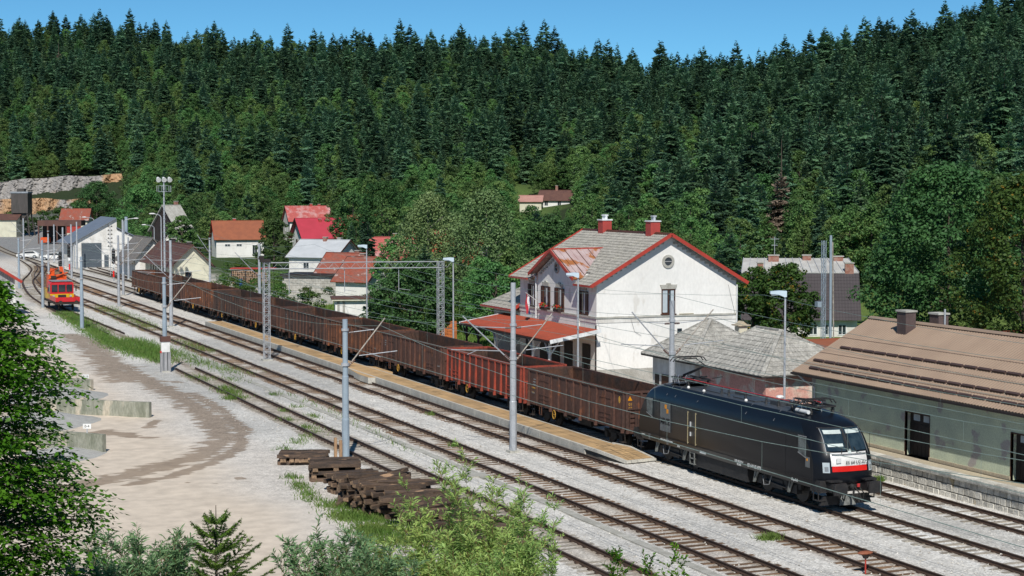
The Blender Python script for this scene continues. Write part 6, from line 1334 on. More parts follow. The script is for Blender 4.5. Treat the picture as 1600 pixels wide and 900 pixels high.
for k in range(80):
    timber(24.0 + random.uniform(-.6, .6), 73.0 + random.uniform(-2.2, 2.0), .12 + random.random() ** .8 * 1.15, R(random.gauss(2, 7)), 'brown sleeper in the long loose pile behind the willow leaves', 'sleepers of the loose pile', ry=random.gauss(0, .05), rx=random.uniform(-.4, .4))
for k in range(90):
    timber(24.4 + random.uniform(-.6, .6), 66.5 + random.uniform(-5.5, 4.5), .1 + random.random() ** .8 * .95, R(random.gauss(0, 9)), 'reddish sleeper in the nearest pile under the willow', 'sleepers of the nearest pile', ry=random.gauss(0, .05), rx=random.uniform(-.4, .4))
for k in range(9): timber(22.9 + random.uniform(-.4, .3), 75.4 - k * .25 + random.uniform(-.3, .3), .1 + random.random() * .4, R(random.uniform(30, 120)), 'short sleeper end fallen in front of the collapsed pile', 'sleepers fallen at the pile foot', ry=random.uniform(-.3, .3))
for x, y, h, lab in ((25.5, 85.9, 1.1, 'pale upright plank left of the grey pole'), (25.72, 85.7, .98, 'second pale upright post touching the grey pole')): tag(MB().box(-.07, .07, -.05, .05, -.2, h).build('upright_post', 'post_wood', loc=(x, y, 0)), lab, 'post')
# ------------------------------------------------------------------ quarry face
def quarry():
    t = thing('quarry_face', 'two stepped grey and orange quarry cliff at the far left', 'rock face'); rs = np.random.RandomState(4)
    for (pa, pb, ra0, ra1, rb0, rb1, D) in ((-160, 190, 292, 271, 312, 316, 565), (-160, 140, 314, 310, 352, 350, 535)):
        n = 150; k = 18; rows = []
        for j in range(k + 1):
            f = j / k; row = []
            for i in range(n + 1):
                u = i / n; px = pa + (pb - pa) * u + (3 * math.sin(f * 5) if i == n else 0); py = (ra0 + (ra1 - ra0) * u) * (1 - f) + (rb0 + (rb1 - rb0) * u) * f + (math.sin(u * 31) + math.sin(u * 13 + 2)) * 1.0 * (1 - f)
                st = .8 * (math.floor(f * 5 + .6 * math.sin(u * 17)) / 5)
                d = D + (1 - f) * 4 - st * 2 + .9 * math.sin(u * 40 + f * 2) + .8 * math.sin(u * 93 + f * 4) + rs.uniform(-.45, .45) + 9 * max(0, u - .9) * 10 * .3; row.append(tuple(CD(px, py, d)))
            rows.append(row)
        back = [tuple(Vector(p) + Vector((10, 26, -2))) for p in rows[0]]; MB().grid([back] + rows).build('rock', 'rock', t)
quarry()
# ------------------------------------------------------------------ vegetation
def quad_mesh(name, V, mats, midx=None, smooth=False):
    """V: (n,4,3) array of quads"""
    n = len(V); me = bpy.data.meshes.new(name); me.vertices.add(n * 4); me.vertices.foreach_set('co', V.reshape(-1).astype(np.float32))
    me.loops.add(n * 4); me.loops.foreach_set('vertex_index', np.arange(n * 4, dtype=np.int32)); me.polygons.add(n)
    me.polygons.foreach_set('loop_start', np.arange(0, n * 4, 4, dtype=np.int32)); me.polygons.foreach_set('loop_total', np.full(n, 4, np.int32))
    for q in (mats if isinstance(mats, (list, tuple)) else [mats]): me.materials.append(M[q])
    if midx is not None: me.polygons.foreach_set('material_index', midx.astype(np.int32))
    me.update(calc_edges=True); return me
def leaf_quads(P, N, size, rs, aspect=.6, droop=0.):
    """rhombus leaves at P with normals N"""
    n = len(P); N = N / np.maximum(np.linalg.norm(N, axis=1, keepdims=True), 1e-6)
    A = rs.normal(size=(n, 3)); A[:, 2] -= droop; A -= (A * N).sum(1, keepdims=True) * N; A /= np.maximum(np.linalg.norm(A, axis=1, keepdims=True), 1e-6); B = np.cross(N, A)
    s = (size * rs.uniform(.65, 1.3, n))[:, None] if np.isscalar(size) else size[:, None]
    return np.stack([P - A * s * .5, P + B * s * .5 * aspect + N * s * .06, P + A * s * .5, P - B * s * .5 * aspect + N * s * .06], 1)
def crown(name, mat_, H0, H1, R_, n_cl, per, leaf, seed, shape='round', cl_r=.22, droop=0., aspect=.65, upbias=.7):
    """leafy crown: clumps in the outer part of an uneven volume"""
    rs = np.random.RandomState(seed); cs = []; H = H1 - H0
    while len(cs) < n_cl:
        u = rs.uniform(0, 1); a = rs.uniform(0, 2 * math.pi)
        if shape == 'round': pr = math.sin(math.pi * min(1, .12 + u * .88) ** .8) ** .55
        elif shape == 'oval': pr = (math.sin(math.pi * (.08 + u * .9)) ** .7) * .85 + .05
        elif shape == 'birch': pr = (1 - u) ** .55 * (.25 + u) ** .35 * 1.25
        else: pr = 1 - u
        pr *= 1 + .22 * math.sin(a * 3 + seed) * math.sin(u * 7 + seed * 2) + .10 * math.sin(a * 7 + u * 11)
        rr = R_ * pr * (rs.uniform(.25, 1) ** .45)
        cs.append((rr * math.cos(a), rr * math.sin(a), H0 + H * u, rs.uniform(.6, 1.25)))
    cs = np.array(cs); n = n_cl * per; idx = np.repeat(np.arange(n_cl), per); C = cs[idx]; d = rs.normal(size=(n, 3)); d /= np.linalg.norm(d, axis=1, keepdims=True)
    rad = cl_r * R_ * C[:, 3:4] * rs.uniform(.35, 1, (n, 1)) ** .5; off = d * rad; off[:, 2] *= .62
    if droop: off[:, 2] -= droop * R_ * rs.uniform(0, 1, n) ** 2 * .5
    P = C[:, :3] + off; N = d * .8 + rs.normal(size=(n, 3)) * .45; N[:, 2] += upbias
    return quad_mesh(name, leaf_quads(P, N, leaf, rs, aspect, droop * 2), mat_)
def fir_crown(name, mat_, H, R_, seed, whorls=20, h0=.12, top='spire', per=9, gap=.05):
    rs = np.random.RandomState(seed); Q = []
    for w_ in range(whorls):
        f = w_ / (whorls - 1); z = H * (h0 + (1 - h0) * f ** .92)
        if top == 'spire': r = R_ * ((1 - f) ** .75 * .93 + .07)
        else: r = R_ * (min(1, (1 - f) * 2.6 + .22) * (.60 + .40 * (1 - f)))
        r *= rs.uniform(.8, 1.18)
        if f < .75 and rs.rand() < gap: continue
        nb = max(5, int(per * (.6 + .4 * (1 - f)))); a0 = rs.uniform(0, 6.28)
        for b in range(nb):
            a = a0 + 2 * math.pi * b / nb + rs.uniform(-.25, .25); L_ = r * rs.uniform(.68, 1.15); ca, sa = math.cos(a), math.sin(a); dz = -L_ * rs.uniform(.15, .50) if f < .75 else L_ * rs.uniform(-.1, .5); zz = z + rs.uniform(-.6, .5)
            def P(u, v, lift=0.): return (ca * u * L_ - sa * v, sa * u * L_ + ca * v, zz + dz * u ** 1.4 + L_ * .10 * max(0, u - .7) / .3 + lift)
            wd = L_ * rs.uniform(.10, .17) + .10
            Q.append([P(.05, -.06), P(.05, .06), P(.55, wd), P(.55, -wd)]); Q.append([P(.55, wd), P(.55, -wd), P(1.02, -.05), P(1.02, .05)])
            for s in (-1, 1):
                for u in (.22, .38, .52, .66, .8):
                    l = L_ * (.42 - .22 * u) * rs.uniform(.7, 1.25) + .12; v_ = u + rs.uniform(-.05, .05); Q.append([P(v_ - .03, 0), P(v_ + .07, 0), P(v_ + .24, s * l, rs.uniform(-.35, .05) * l), P(v_ + .13, s * l * 1.05, rs.uniform(-.4, 0) * l - .05)])
            Q.append([P(.3, 0), P(.9, 0), P(.82, .02, -.22 * L_), P(.45, .02, -.2 * L_)])
    Q.append([(-.08, 0, H * .94), (.08, 0, H * .94), (.02, 0, H * 1.03), (-.02, 0, H * 1.03)])
    return quad_mesh(name, np.array(Q, float), mat_)
def trunk_mesh(name, m, pts, r0, r1, limbs=(), n=8):
    mb = MB(); k = len(pts) - 1
    for i, (a, b) in enumerate(zip(pts, pts[1:])): mb.tube(a, b, r0 + (r1 - r0) * i / k, r0 + (r1 - r0) * (i + 1) / k, n, cap=(i == k - 1))
    for p, q, ra in limbs: mb.tube(p, q, ra, ra * .35, 5, cap=False)
    return mb.mesh(name, m)
def rand_limbs(H, R_, n, seed, z0=.3, r=.06, up=.5):
    r_ = random.Random(seed); L_ = []
    for _ in range(n):
        a = r_.uniform(0, 6.28); z = H * r_.uniform(z0, .85); l = R_ * r_.uniform(.5, .9) * (1.15 - z / H * .5); L_.append(((0, 0, z), (l * math.cos(a), l * math.sin(a), z + l * up), r))
    return L_
FIRS = []
for k, (H, R_, tp, m_) in enumerate(((22, 4.3, 'spire', 'fir'), (24, 4.0, 'blunt', 'fir'), (19, 4.4, 'spire', 'fir_pale'), (26, 4.4, 'blunt', 'fir'), (22, 3.5, 'blunt', 'fir'), (17, 4.2, 'spire', 'fir_pale'))):
    FIRS.append((fir_crown('crown', m_, H, R_, 30 + k, whorls=27 + k % 3 * 2, h0=.18 if tp == 'blunt' else .10, top=tp), trunk_mesh('trunk', 'bark', [(0, 0, -1), (0, 0, H * .55), (0, 0, H * .97)], .30, .04, n=5), H))
BROADS = []
for k, (H0, H1, R_, sh) in enumerate(((2.5, 13, 4.2, 'round'), (3, 16, 4.4, 'oval'), (2, 11, 4.6, 'round'), (3, 15, 3.8, 'birch'))):
    BROADS.append((crown('crown', 'broad', H0, H1, R_, 120, 34, .46, 60 + k, sh), trunk_mesh('trunk', 'bark', [(0, 0, -1), (.1, 0, H1 * .5), (0, .1, H1 * .85)], .26, .06, rand_limbs(H1 * .85, R_, 7, k), n=6), H1))
DEAD = (fir_crown('crown', 'fir_dead', 15, 4.0, 77, whorls=20, gap=.12), FIRS[0][1], 15)
def plant_tree(name, label, cat, cm, tm_, x, y, z, s, rz, group, sz=1.):
    t = thing(name, label, cat, (x, y, z), rz, group); t.scale = (s, s, s * sz); inst('trunk', tm_, t, (0, 0, 0)); inst('crown', cm, t, (0, 0, 0)); return t
ADJ = {0: ['pointed dark', 'blunt topped', 'pale pointed', 'broad blunt', 'slender', 'squat pale'], 1: ['round crowned', 'oval crowned', 'low wide', 'narrow crowned']}
def zone(px, D):
    near = 'just' if D < 260 else 'well'
    for lim, nm in ((210, 'near the quarry and engine shed'), (320, 'around the steep barn and floodlight mast'), (420, 'around the rust red roofed house'), (540, 'around the crimson roofed house'), (640, 'beyond the rusty red roofs'), (800, 'around the tall birches'), (910, 'above the left half of the station roof'), (1060, 'above the right half of the station roof'), (1180, 'beyond the station right corner'), (1340, 'beyond the dark mansard building'), (1480, 'beyond the big maple'), (9999, 'at the right edge behind the goods shed')):
        if px < lim: return near + ' behind the tracks, ' + nm if False else nm
# ---- forest on the hill: list of places, largest in view become single trees
rs = np.random.RandomState(12)
pts = []; sp = 4.9
for D in np.arange(200, 960, sp * .86):
    wdt = D * 2300 / F; n = int(wdt / sp)
    for i in range(n):
        px = -330 + 2260 * (i + rs.uniform(-.45, .45)) / n; d = D + rs.uniform(-.5, .5) * sp; 
        d0 = np.interp(px, PXC, D0C); d1 = np.interp(px, PXC, D1C)
        if d < d0 + 2 or d > d1 + 30: continue
        x, y = cw(px, d); u = (d - d0) / (d1 - d0)
        if px < 205 and d < 582: continue      # quarry
        if 800 < px < 905 and 425 < d < 472: continue                          # clearing with the house
        if 795 < px < 835 and 425 < d < 500: continue
        if 425 < px < 530 and d < 446: continue
        if 552 < px < 582 and d < 412: continue
        pf = np.clip(.12 + .66 * u + .34 * math.sin(x / 37.) * math.sin(y / 29.) + (.30 if px > 1100 else 0) - (.12 if px < 450 else 0), .05, .96)
        fir = rs.rand() < pf
        s = rs.uniform(.52, .86) * (1. if fir else 1.0); near = (1 if u < .08 else 0)
        if 795 < px < 912 and d < 452: s *= (.36 if px > 845 else .5); fir = False
        if u > .80: s *= rs.uniform(.70, 1.20)
        if 1196 < px < 1246 and d < 322: s *= .5
        if fir and near: s *= .75
        pts.append((x, y, d, s, 0 if fir else 1, rs.randint(6) if fir else rs.randint(4), rs.uniform(0, 6.28)))
pts.sort(key=lambda p: p[2] / p[3]); N_IND = 300
X_ = np.array([p[0] for p in pts]); Y_ = np.array([p[1] for p in pts]); Z_ = terrain(X_, Y_) - .3
vis = [i for i, p in enumerate(pts)]
ind = 0; rest = []; proto_crowns = {}
for i in vis:
    x, y, d, s, kd, v, rz = pts[i]
    key = (kd, v); px = 800 + F * xd(x, y)[0] / d
    if (ind < N_IND and -60 < px < 1660) or key not in proto_crowns:
        cm, tm_, H = (FIRS if kd == 0 else BROADS)[v]
        zn = zone(px, d); lb = ('%s hill foot fir %s' if kd == 0 else '%s hill foot leafy tree %s') % (ADJ[kd][v], zn)
        t = plant_tree('fir_tree' if kd == 0 else 'leafy_tree', lb, 'tree', cm, tm_, x, y, Z_[i], s, rz, 'hill foot trees ' + zn); ind += 1
        if key not in proto_crowns: proto_crowns[key] = kids(t)[-1] if kids(t)[-1].name.startswith('crown') else kids(t)[0]
    else: rest.append(i)
def instancer(name, label, cat, P, S, RZ, V, protos):
    me = bpy.data.meshes.new(name); n = len(P); me.vertices.add(n); me.vertices.foreach_set('co', np.asarray(P, np.float32).ravel())
    for nm, tp, dat in (('siz', 'FLOAT', S), ('rot', 'FLOAT', RZ), ('var', 'INT', V)): me.attributes.new(nm, tp, 'POINT').data.foreach_set('value', np.asarray(dat))
    o = bpy.data.objects.new(name, me); col.objects.link(o); o['kind'] = 'stuff'; o['label'] = label; o['category'] = cat
    g = bpy.data.node_groups.new(name, 'GeometryNodeTree'); g.interface.new_socket('Geometry', in_out='INPUT', socket_type='NodeSocketGeometry'); g.interface.new_socket('Geometry', in_out='OUTPUT', socket_type='NodeSocketGeometry')
    N = g.nodes; L = g.links; gi = N.new('NodeGroupInput'); go = N.new('NodeGroupOutput'); iop = N.new('GeometryNodeInstanceOnPoints'); jn = N.new('GeometryNodeJoinGeometry')
    for po in reversed(protos):
        oi = N.new('GeometryNodeObjectInfo'); oi.inputs['Object'].default_value = po; oi.inputs['As Instance'].default_value = True; oi.transform_space = 'ORIGINAL'; L.new(oi.outputs['Geometry'], jn.inputs[0])
    L.new(gi.outputs[0], iop.inputs['Points']); L.new(jn.outputs[0], iop.inputs['Instance']); iop.inputs['Pick Instance'].default_value = True
    def attr(nm, tp):
        a = N.new('GeometryNodeInputNamedAttribute'); a.data_type = tp; a.inputs['Name'].default_value = nm; return a.outputs['Attribute']
    L.new(attr('var', 'INT'), iop.inputs['Instance Index']); cx = N.new('ShaderNodeCombineXYZ'); L.new(attr('rot', 'FLOAT'), cx.inputs[2]); L.new(cx.outputs[0], iop.inputs['Rotation']); L.new(attr('siz', 'FLOAT'), iop.inputs['Scale']); L.new(iop.outputs[0], go.inputs[0])
    md = o.modifiers.new('scatter', 'NODES'); md.node_group = g; return o
keys = sorted(proto_crowns); pk = {k: i for i, k in enumerate(keys)}
instancer('forest', 'dense dark green mixed forest of firs and leafy trees covering the hill to its skyline', 'forest', [(X_[i], Y_[i], Z_[i]) for i in rest], [pts[i][3] for i in rest], [pts[i][6] for i in rest], [pk[(pts[i][4], pts[i][5])] for i in rest], [proto_crowns[k] for k in keys])
for px, row, D, lab in ((1220, 300, 306, 'reddish dead fir standing out on the lower right slope'), (96, 130, 780, 'brown dead tree high on the left slope')):
    x, y = cw(px, D); z = tz(x, y); s = .92; plant_tree('dead_tree', lab, 'tree', DEAD[0], DEAD[1], x, y, z, s, 1, None)
# ---- trees of the village: explicit big ones
def big_tree(name, label, px, base, D, H0, H1, R_, mat_, n_cl, per, leaf, seed, shape, barkm='bark', droop=0., cl_r=.20, limbs=9, tr=.22, group=None, z=None):
    x, y = cw(px, D); z = (CH - (base - 290) / F * D) if z is None else z; t = thing(name, label, 'tree', (x, y, z), seed, group)
    trunk_o = bpy.data.objects.new('trunk', trunk_mesh('trunk', barkm, [(0, 0, -1.5), (.1, 0, H1 * .3), (-.05, .1, H1 * .6), (0, 0, H1 * .9)], tr, .04, rand_limbs(H1 * .85, R_, limbs, seed, .25, tr * .35))); col.objects.link(trunk_o); trunk_o.parent = t
    o = bpy.data.objects.new('crown', crown('crown', mat_, H0, H1, R_, n_cl, per, leaf, seed, shape, cl_r, droop)); col.objects.link(o); o.parent = t; return t
big_tree('maple_tree', 'huge dark green maple behind the goods shed at right', 1482, 560, 134, 1.2, 14.8, 6.1, 'broad_dark', 420, 75, .30, 5, 'round', cl_r=.17)
big_tree('maple_tree', 'dark maple at the right edge with yellowing leaves, behind the shed chimneys', 1600, 560, 120, 1, 12.5, 4.8, 'lime', 260, 70, .27, 6, 'round', cl_r=.18)
big_tree('leafy_tree', 'dark leafy tree filling the gap behind the maple and the roof corner', 1405, 500, 172, 1, 9.5, 3.4, 'broad_dark', 160, 60, .3, 8, 'round')
big_tree('lime_tree', 'lime tree with yellow dotted leaves left of the lattice mast', 1228, 545, 138, .4, 6.6, 2.9, 'lime', 180, 70, .22, 9, 'oval', cl_r=.2)
big_tree('lime_tree', 'darker lime tree hugging the right corner of the station', 1178, 560, 140, .4, 7.2, 2.7, 'lime', 170, 70, .22, 10, 'oval')
big_tree('birch_tree', 'tall pale birch with drooping twigs, left of the pair', 668, 500, 196, 2.5, 14.2, 4.6, 'broad_birch', 260, 60, .27, 11, 'birch', 'bark_pale', .55, .17)
big_tree('birch_tree', 'tall pale birch nearest the station, right of the pair', 760, 505, 188, 2.2, 14.4, 4.8, 'broad_birch', 280, 60, .27, 12, 'birch', 'bark_pale', .55, .17)
big_tree('birch_tree', 'slim birch between the two tall birches', 716, 500, 205, 2.5, 12.6, 3.6, 'broad_birch', 170, 60, .27, 13, 'birch', 'bark_pale', .5, .18)
big_tree('chestnut_tree', 'round leafy tree right behind the wagons, left of the portal mast', 641, 528, 160, .6, 7.0, 3.9, 'broad_dark', 230, 70, .27, 14, 'round', cl_r=.18)
big_tree('leafy_tree', 'dark round tree right of the quarry faces above the engine shed', 152, 352, 470, .5, 11.5, 6.2, 'broad_dark', 190, 60, .45, 21, 'round')
big_tree('leafy_tree', 'leafy tree right in front of the steep barn', 284, 402, 322, .3, 7.5, 3.4, 'broad', 150, 50, .36, 23, 'round')
big_tree('leafy_tree', 'brighter green tree between the engine shed roof and the steep barn', 222, 382, 400, .5, 13.5, 5.5, 'broad', 190, 60, .42, 22, 'round')
big_tree('leafy_tree', 'dark tree right of the crimson roof', 552, 384, 345, .5, 10.5, 4.6, 'broad_dark', 170, 55, .36, 31, 'round')
big_tree('leafy_tree', 'tall leafy tree behind the rusty red gables', 598, 400, 285, .5, 12, 4.6, 'broad', 180, 55, .34, 32, 'oval')
big_tree('leafy_tree', 'leafy tree left of the pale blue tin roof', 428, 412, 300, .4, 8.0, 3.0, 'broad', 130, 50, .32, 33, 'round')
big_tree('leafy_tree', 'light green bushy tree between the rusty gables and the first birch', 622, 470, 205, .4, 7.5, 3.2, 'broad', 150, 55, .27, 34, 'round')
big_tree('leafy_tree', 'bushy green tree left of the station annex', 775, 530, 150, .5, 6.4, 2.8, 'broad', 150, 60, .25, 15, 'round')
big_tree('leafy_tree', 'dark leafy tree crown above the station roof, left of the first chimney', 860, 480, 215, 1, 11, 4.8, 'broad_dark', 190, 60, .34, 16, 'round')
# scattered village trees: kept off tracks, buildings and the view of the houses
keep = [(313, 410, 340, 404, 352), (430, 515, 318, 352, 434), (448, 522, 338, 408, 380), (455, 552, 372, 428, 272), (443, 602, 392, 470, 230), (518, 583, 458, 505, 190), (195, 345, 345, 445, 275), (100, 228, 335, 425, 325), (238, 292, 315, 362, 334), (330, 375, 410, 440, 262), (0, 110, 292, 400, 510), (690, 735, 376, 400, 252), (560, 574, 318, 336, 402), (660, 680, 318, 334, 302), (605, 622, 378, 400, 262), (1175, 1335, 405, 525, 170), (0, 205, 268, 348, 560)]
rs = np.random.RandomState(5); cnt = 0; placed = []
for px in np.arange(-60, 1680, 9.):
    for q in range(20):
        D = rs.uniform(170, 480); p_ = px + rs.uniform(-5, 5); d0 = np.interp(p_, PXC, D0C)
        if D > d0 + 4: continue
        x, y = cw(p_, D)
        if x < 57 or (y < 135 and x < 75): continue
        if y > 300 and x < 62 + max(0, (y - 420)) * .06: continue
        kd = 1 if rs.rand() < .86 else 0; v = rs.randint(4) if kd else rs.randint(6); H = (BROADS if kd else FIRS)[v][2]; s = rs.uniform(.46, .84) * (1 if kd else .6)
        if D < 260: s *= .75
        z = tz(x, y) - .2; top = 290 - (z + H * s - CH) / D * F; bot = 290 - (z - CH) / D * F; r = 4.5 * s / D * F
        bad = False
        for a, b, c, e_, dd in keep:
            if p_ + r > a and p_ - r < b and top < e_ and bot > c and D < dd: bad = True; break
        if bad: continue
        if cnt >= 290: continue
        if 800 < p_ < 905 and D > 330: continue
        if any(abs(x - u) < 3.9 * (s + w_) and abs(y - w2) < 3.9 * (s + w_) for u, w2, w_ in placed): continue
        placed.append((x, y, s)); cm, tm_, H = (BROADS if kd else FIRS)[v]
        zn = zone(p_, D); lb = ('%s %s leafy tree %s' if kd else '%s %s fir %s') % (('small' if s < .5 else 'medium' if s < .65 else 'large'), ADJ[kd][v], zn)
        plant_tree('garden_tree' if kd else 'garden_fir', lb, 'tree', cm, tm_, x, y, z, s, rs.uniform(0, 6.28), 'trees ' + zn); cnt += 1
print('village trees', cnt, 'forest', len(pts), 'rest', len(rest))
# shrubs along the train and gardens
SH = [crown('foliage', 'shrub', .0, 1.7, 1.15, 30, 26, .20, 90 + k, 'round', cl_r=.32) for k in range(3)]
random.seed(9)
for k in range(120):
    px = random.choice([random.uniform(325, 445), random.uniform(325, 445), random.uniform(335, 450), random.uniform(415, 525), random.uniform(560, 700), random.uniform(700, 790), random.uniform(1, 200)]); D = (random.uniform(196, 235) if px > 445 or k % 2 else random.uniform(235, 335)) if px < 560 else random.uniform(165, 200)
    if px < 210: D = random.uniform(500, 530)
    if px < 345 and px > 210: continue
    x, y = cw(px, D)
    if 50 < x < 57 and 168 < y < 178: continue
    if x < 49.5: continue
    s = random.uniform(.6, 1.3) * (2.2 if px < 210 else 1); o = thing('shrub', 'green garden shrub behind the train' if px > 210 else 'green bush growing on the quarry ledges', 'shrub', (x, y, tz(x, y)), random.random() * 6, 'garden shrubs behind the train' if px > 210 else 'bushes on the quarry ledges'); o.scale = (s, s, s); inst('foliage', SH[k % 3], o, (0, 0, 0))
hd = thing('hedge', 'clipped green hedge left of the concrete garage', 'hedge', (*cw(433, 232), 0), -PHI); rs2 = np.random.RandomState(3); n = 5200; P = np.stack([rs2.uniform(-1.4, 1.4, n), rs2.uniform(-.6, .6, n), rs2.uniform(0, 2.6, n)], 1); inst('foliage', quad_mesh('foliage', leaf_quads(P, rs2.normal(size=(n, 3)) + (0, -.5, .4), .16, rs2), 'broad'), hd, (0, 0, 0))
# ---- grass tufts (stuff)
def blades(name, label, spots, m_, hgt=.28, seed=2, w_=.03):
    rs = np.random.RandomState(seed); Q = []
    for (px, py, rx, ry, n) in spots:
        c = G(px, py, -.17); x = c.x + rs.normal(size=n) * rx * .5; y = c.y + rs.normal(size=n) * ry * .5; z = terrain(x, y) - .02; h = hgt * rs.uniform(.4, 1.4, n); a = rs.uniform(0, 6.28, n); lx = rs.normal(size=n) * .5 * h; ly = rs.normal(size=n) * .5 * h
        ca, sa = np.cos(a) * w_, np.sin(a) * w_; B = np.stack([x, y, z], 1); T = np.stack([x + lx, y + ly, z + h], 1); W_ = np.stack([ca, sa, 0 * ca], 1); Q.append(np.stack([B - W_, B + W_, T + W_ * .25, T - W_ * .25], 1))
    o = bpy.data.objects.new(name, quad_mesh(name, np.concatenate(Q), m_)); col.objects.link(o); tag(o, label, 'grass', kind='stuff')
def line_spots(l, rx, ry, n, step=1.2):
    out = []; W_ = [G(*p) for p in l]
    for a, b in zip(W_, W_[1:]):
        k = max(1, int((b - a).length / step))
        for i in range(k):
            p = a.lerp(b, (i + random.random() * .8) / k); X, D = xd(p.x, p.y); out.append((800 + F * X / (D * CP - (-CH) * SP) if False else None, None, rx, ry, n, p.x, p.y))
    return out
def blades2(name, label, spots, m_, **k):
    rs = np.random.RandomState(k.get('seed', 2)); Q = []; hgt = k.get('hgt', .28); w_ = k.get('w_', .03)
    for (_, _, rx, ry, n, cx, cy) in spots:
        x = cx + rs.normal(size=n) * rx * .5; y = cy + rs.normal(size=n) * ry * .5; z = terrain(x, y) - .02; h = hgt * rs.uniform(.4, 1.4, n); a = rs.uniform(0, 6.28, n); lx = rs.normal(size=n) * .5 * h; ly = rs.normal(size=n) * .5 * h
        ca, sa = np.cos(a) * w_, np.sin(a) * w_; B = np.stack([x, y, z], 1); T = np.stack([x + lx, y + ly, z + h], 1); W_ = np.stack([ca, sa, 0 * ca], 1); Q.append(np.stack([B - W_, B + W_, T + W_ * .25, T - W_ * .25], 1))
    o = bpy.data.objects.new(name, quad_mesh(name, np.concatenate(Q), m_)); col.objects.link(o); tag(o, label, 'grass', kind='stuff')
S1 = line_spots([(100, 487), (150, 518), (185, 540), (225, 552), (262, 562)], 1.3, 3.0, 170, 1.0) + line_spots([(200, 530), (250, 552)], 1.9, 4, 300, 1.0)
blades2('verge_grass', 'rough green verge between the yard and the sidings', S1, 'grass', hgt=.24, w_=.03)
S2 = []
for l, rx, ry, n in (([(268, 545), (300, 560), (345, 572), (372, 580)], 1.3, 2.5, 130), ([(300, 585), (330, 592), (380, 588)], .9, 2, 140), ([(350, 602), (365, 615), (380, 622)], .8, 1.3, 260), ([(355, 618), (385, 622)], .6, .8, 300), ([(160, 478), (210, 498), (240, 512)], 1.6, 5, 90), ([(280, 530), (330, 548)], 1, 3, 90), ([(440, 650), (455, 655)], .5, .8, 90), ([(478, 663), (500, 672)], .5, 1, 160), ([(455, 630), (470, 634)], .5, .7, 60), ([(478, 646), (505, 648)], .4, 1.0, 120), ([(425, 613), (435, 615)], .4, .7, 80), ([(440, 640), (450, 636)], .3, .6, 80), ([(455, 740), (470, 755), (490, 780)], .5, .8, 120), ([(520, 780), (560, 815), (600, 835)], .9, 1.2, 600), ([(555, 830), (590, 845)], .7, .8, 300), ([(1195, 836), (1215, 834)], .5, .35, 500), ([(668, 643), (680, 645)], .4, .5, 120), ([(500, 668), (440, 700)], .6, .8, 60), ([(1372, 745), (1380, 746)], .25, .3, 240), ([(440, 610), (520, 640), (640, 700)], .5, 2, 16), ([(700, 690), (720, 695)], .3, .4, 80), ([(590, 800), (640, 850), (560, 780)], .8, 1., 200)):
    S2 += line_spots(l, rx, ry, n, 1.4)
blades2('weeds', 'patches of green weeds among the gravel and sidings', S2, 'grass', hgt=.20, seed=8, w_=.022)
rs3 = np.random.RandomState(6); x = rs3.uniform(49.5, 60, 26000); y = rs3.uniform(129, 200, 26000); z = terrain(x, y); h = rs3.uniform(.1, .4, len(x)); B = np.stack([x, y, z], 1); T = B + np.stack([rs3.normal(size=len(x)) * .1, rs3.normal(size=len(x)) * .1, h], 1); W_ = np.stack([np.full(len(x), .05), rs3.normal(size=len(x)) * .03, 0 * x], 1)
o = bpy.data.objects.new('meadow_grass', quad_mesh('meadow_grass', np.stack([B - W_, B + W_, T + W_ * .3, T - W_ * .3], 1), 'grass')); col.objects.link(o); tag(o, 'bright green meadow grass left of the station canopy', 'grass', kind='stuff')
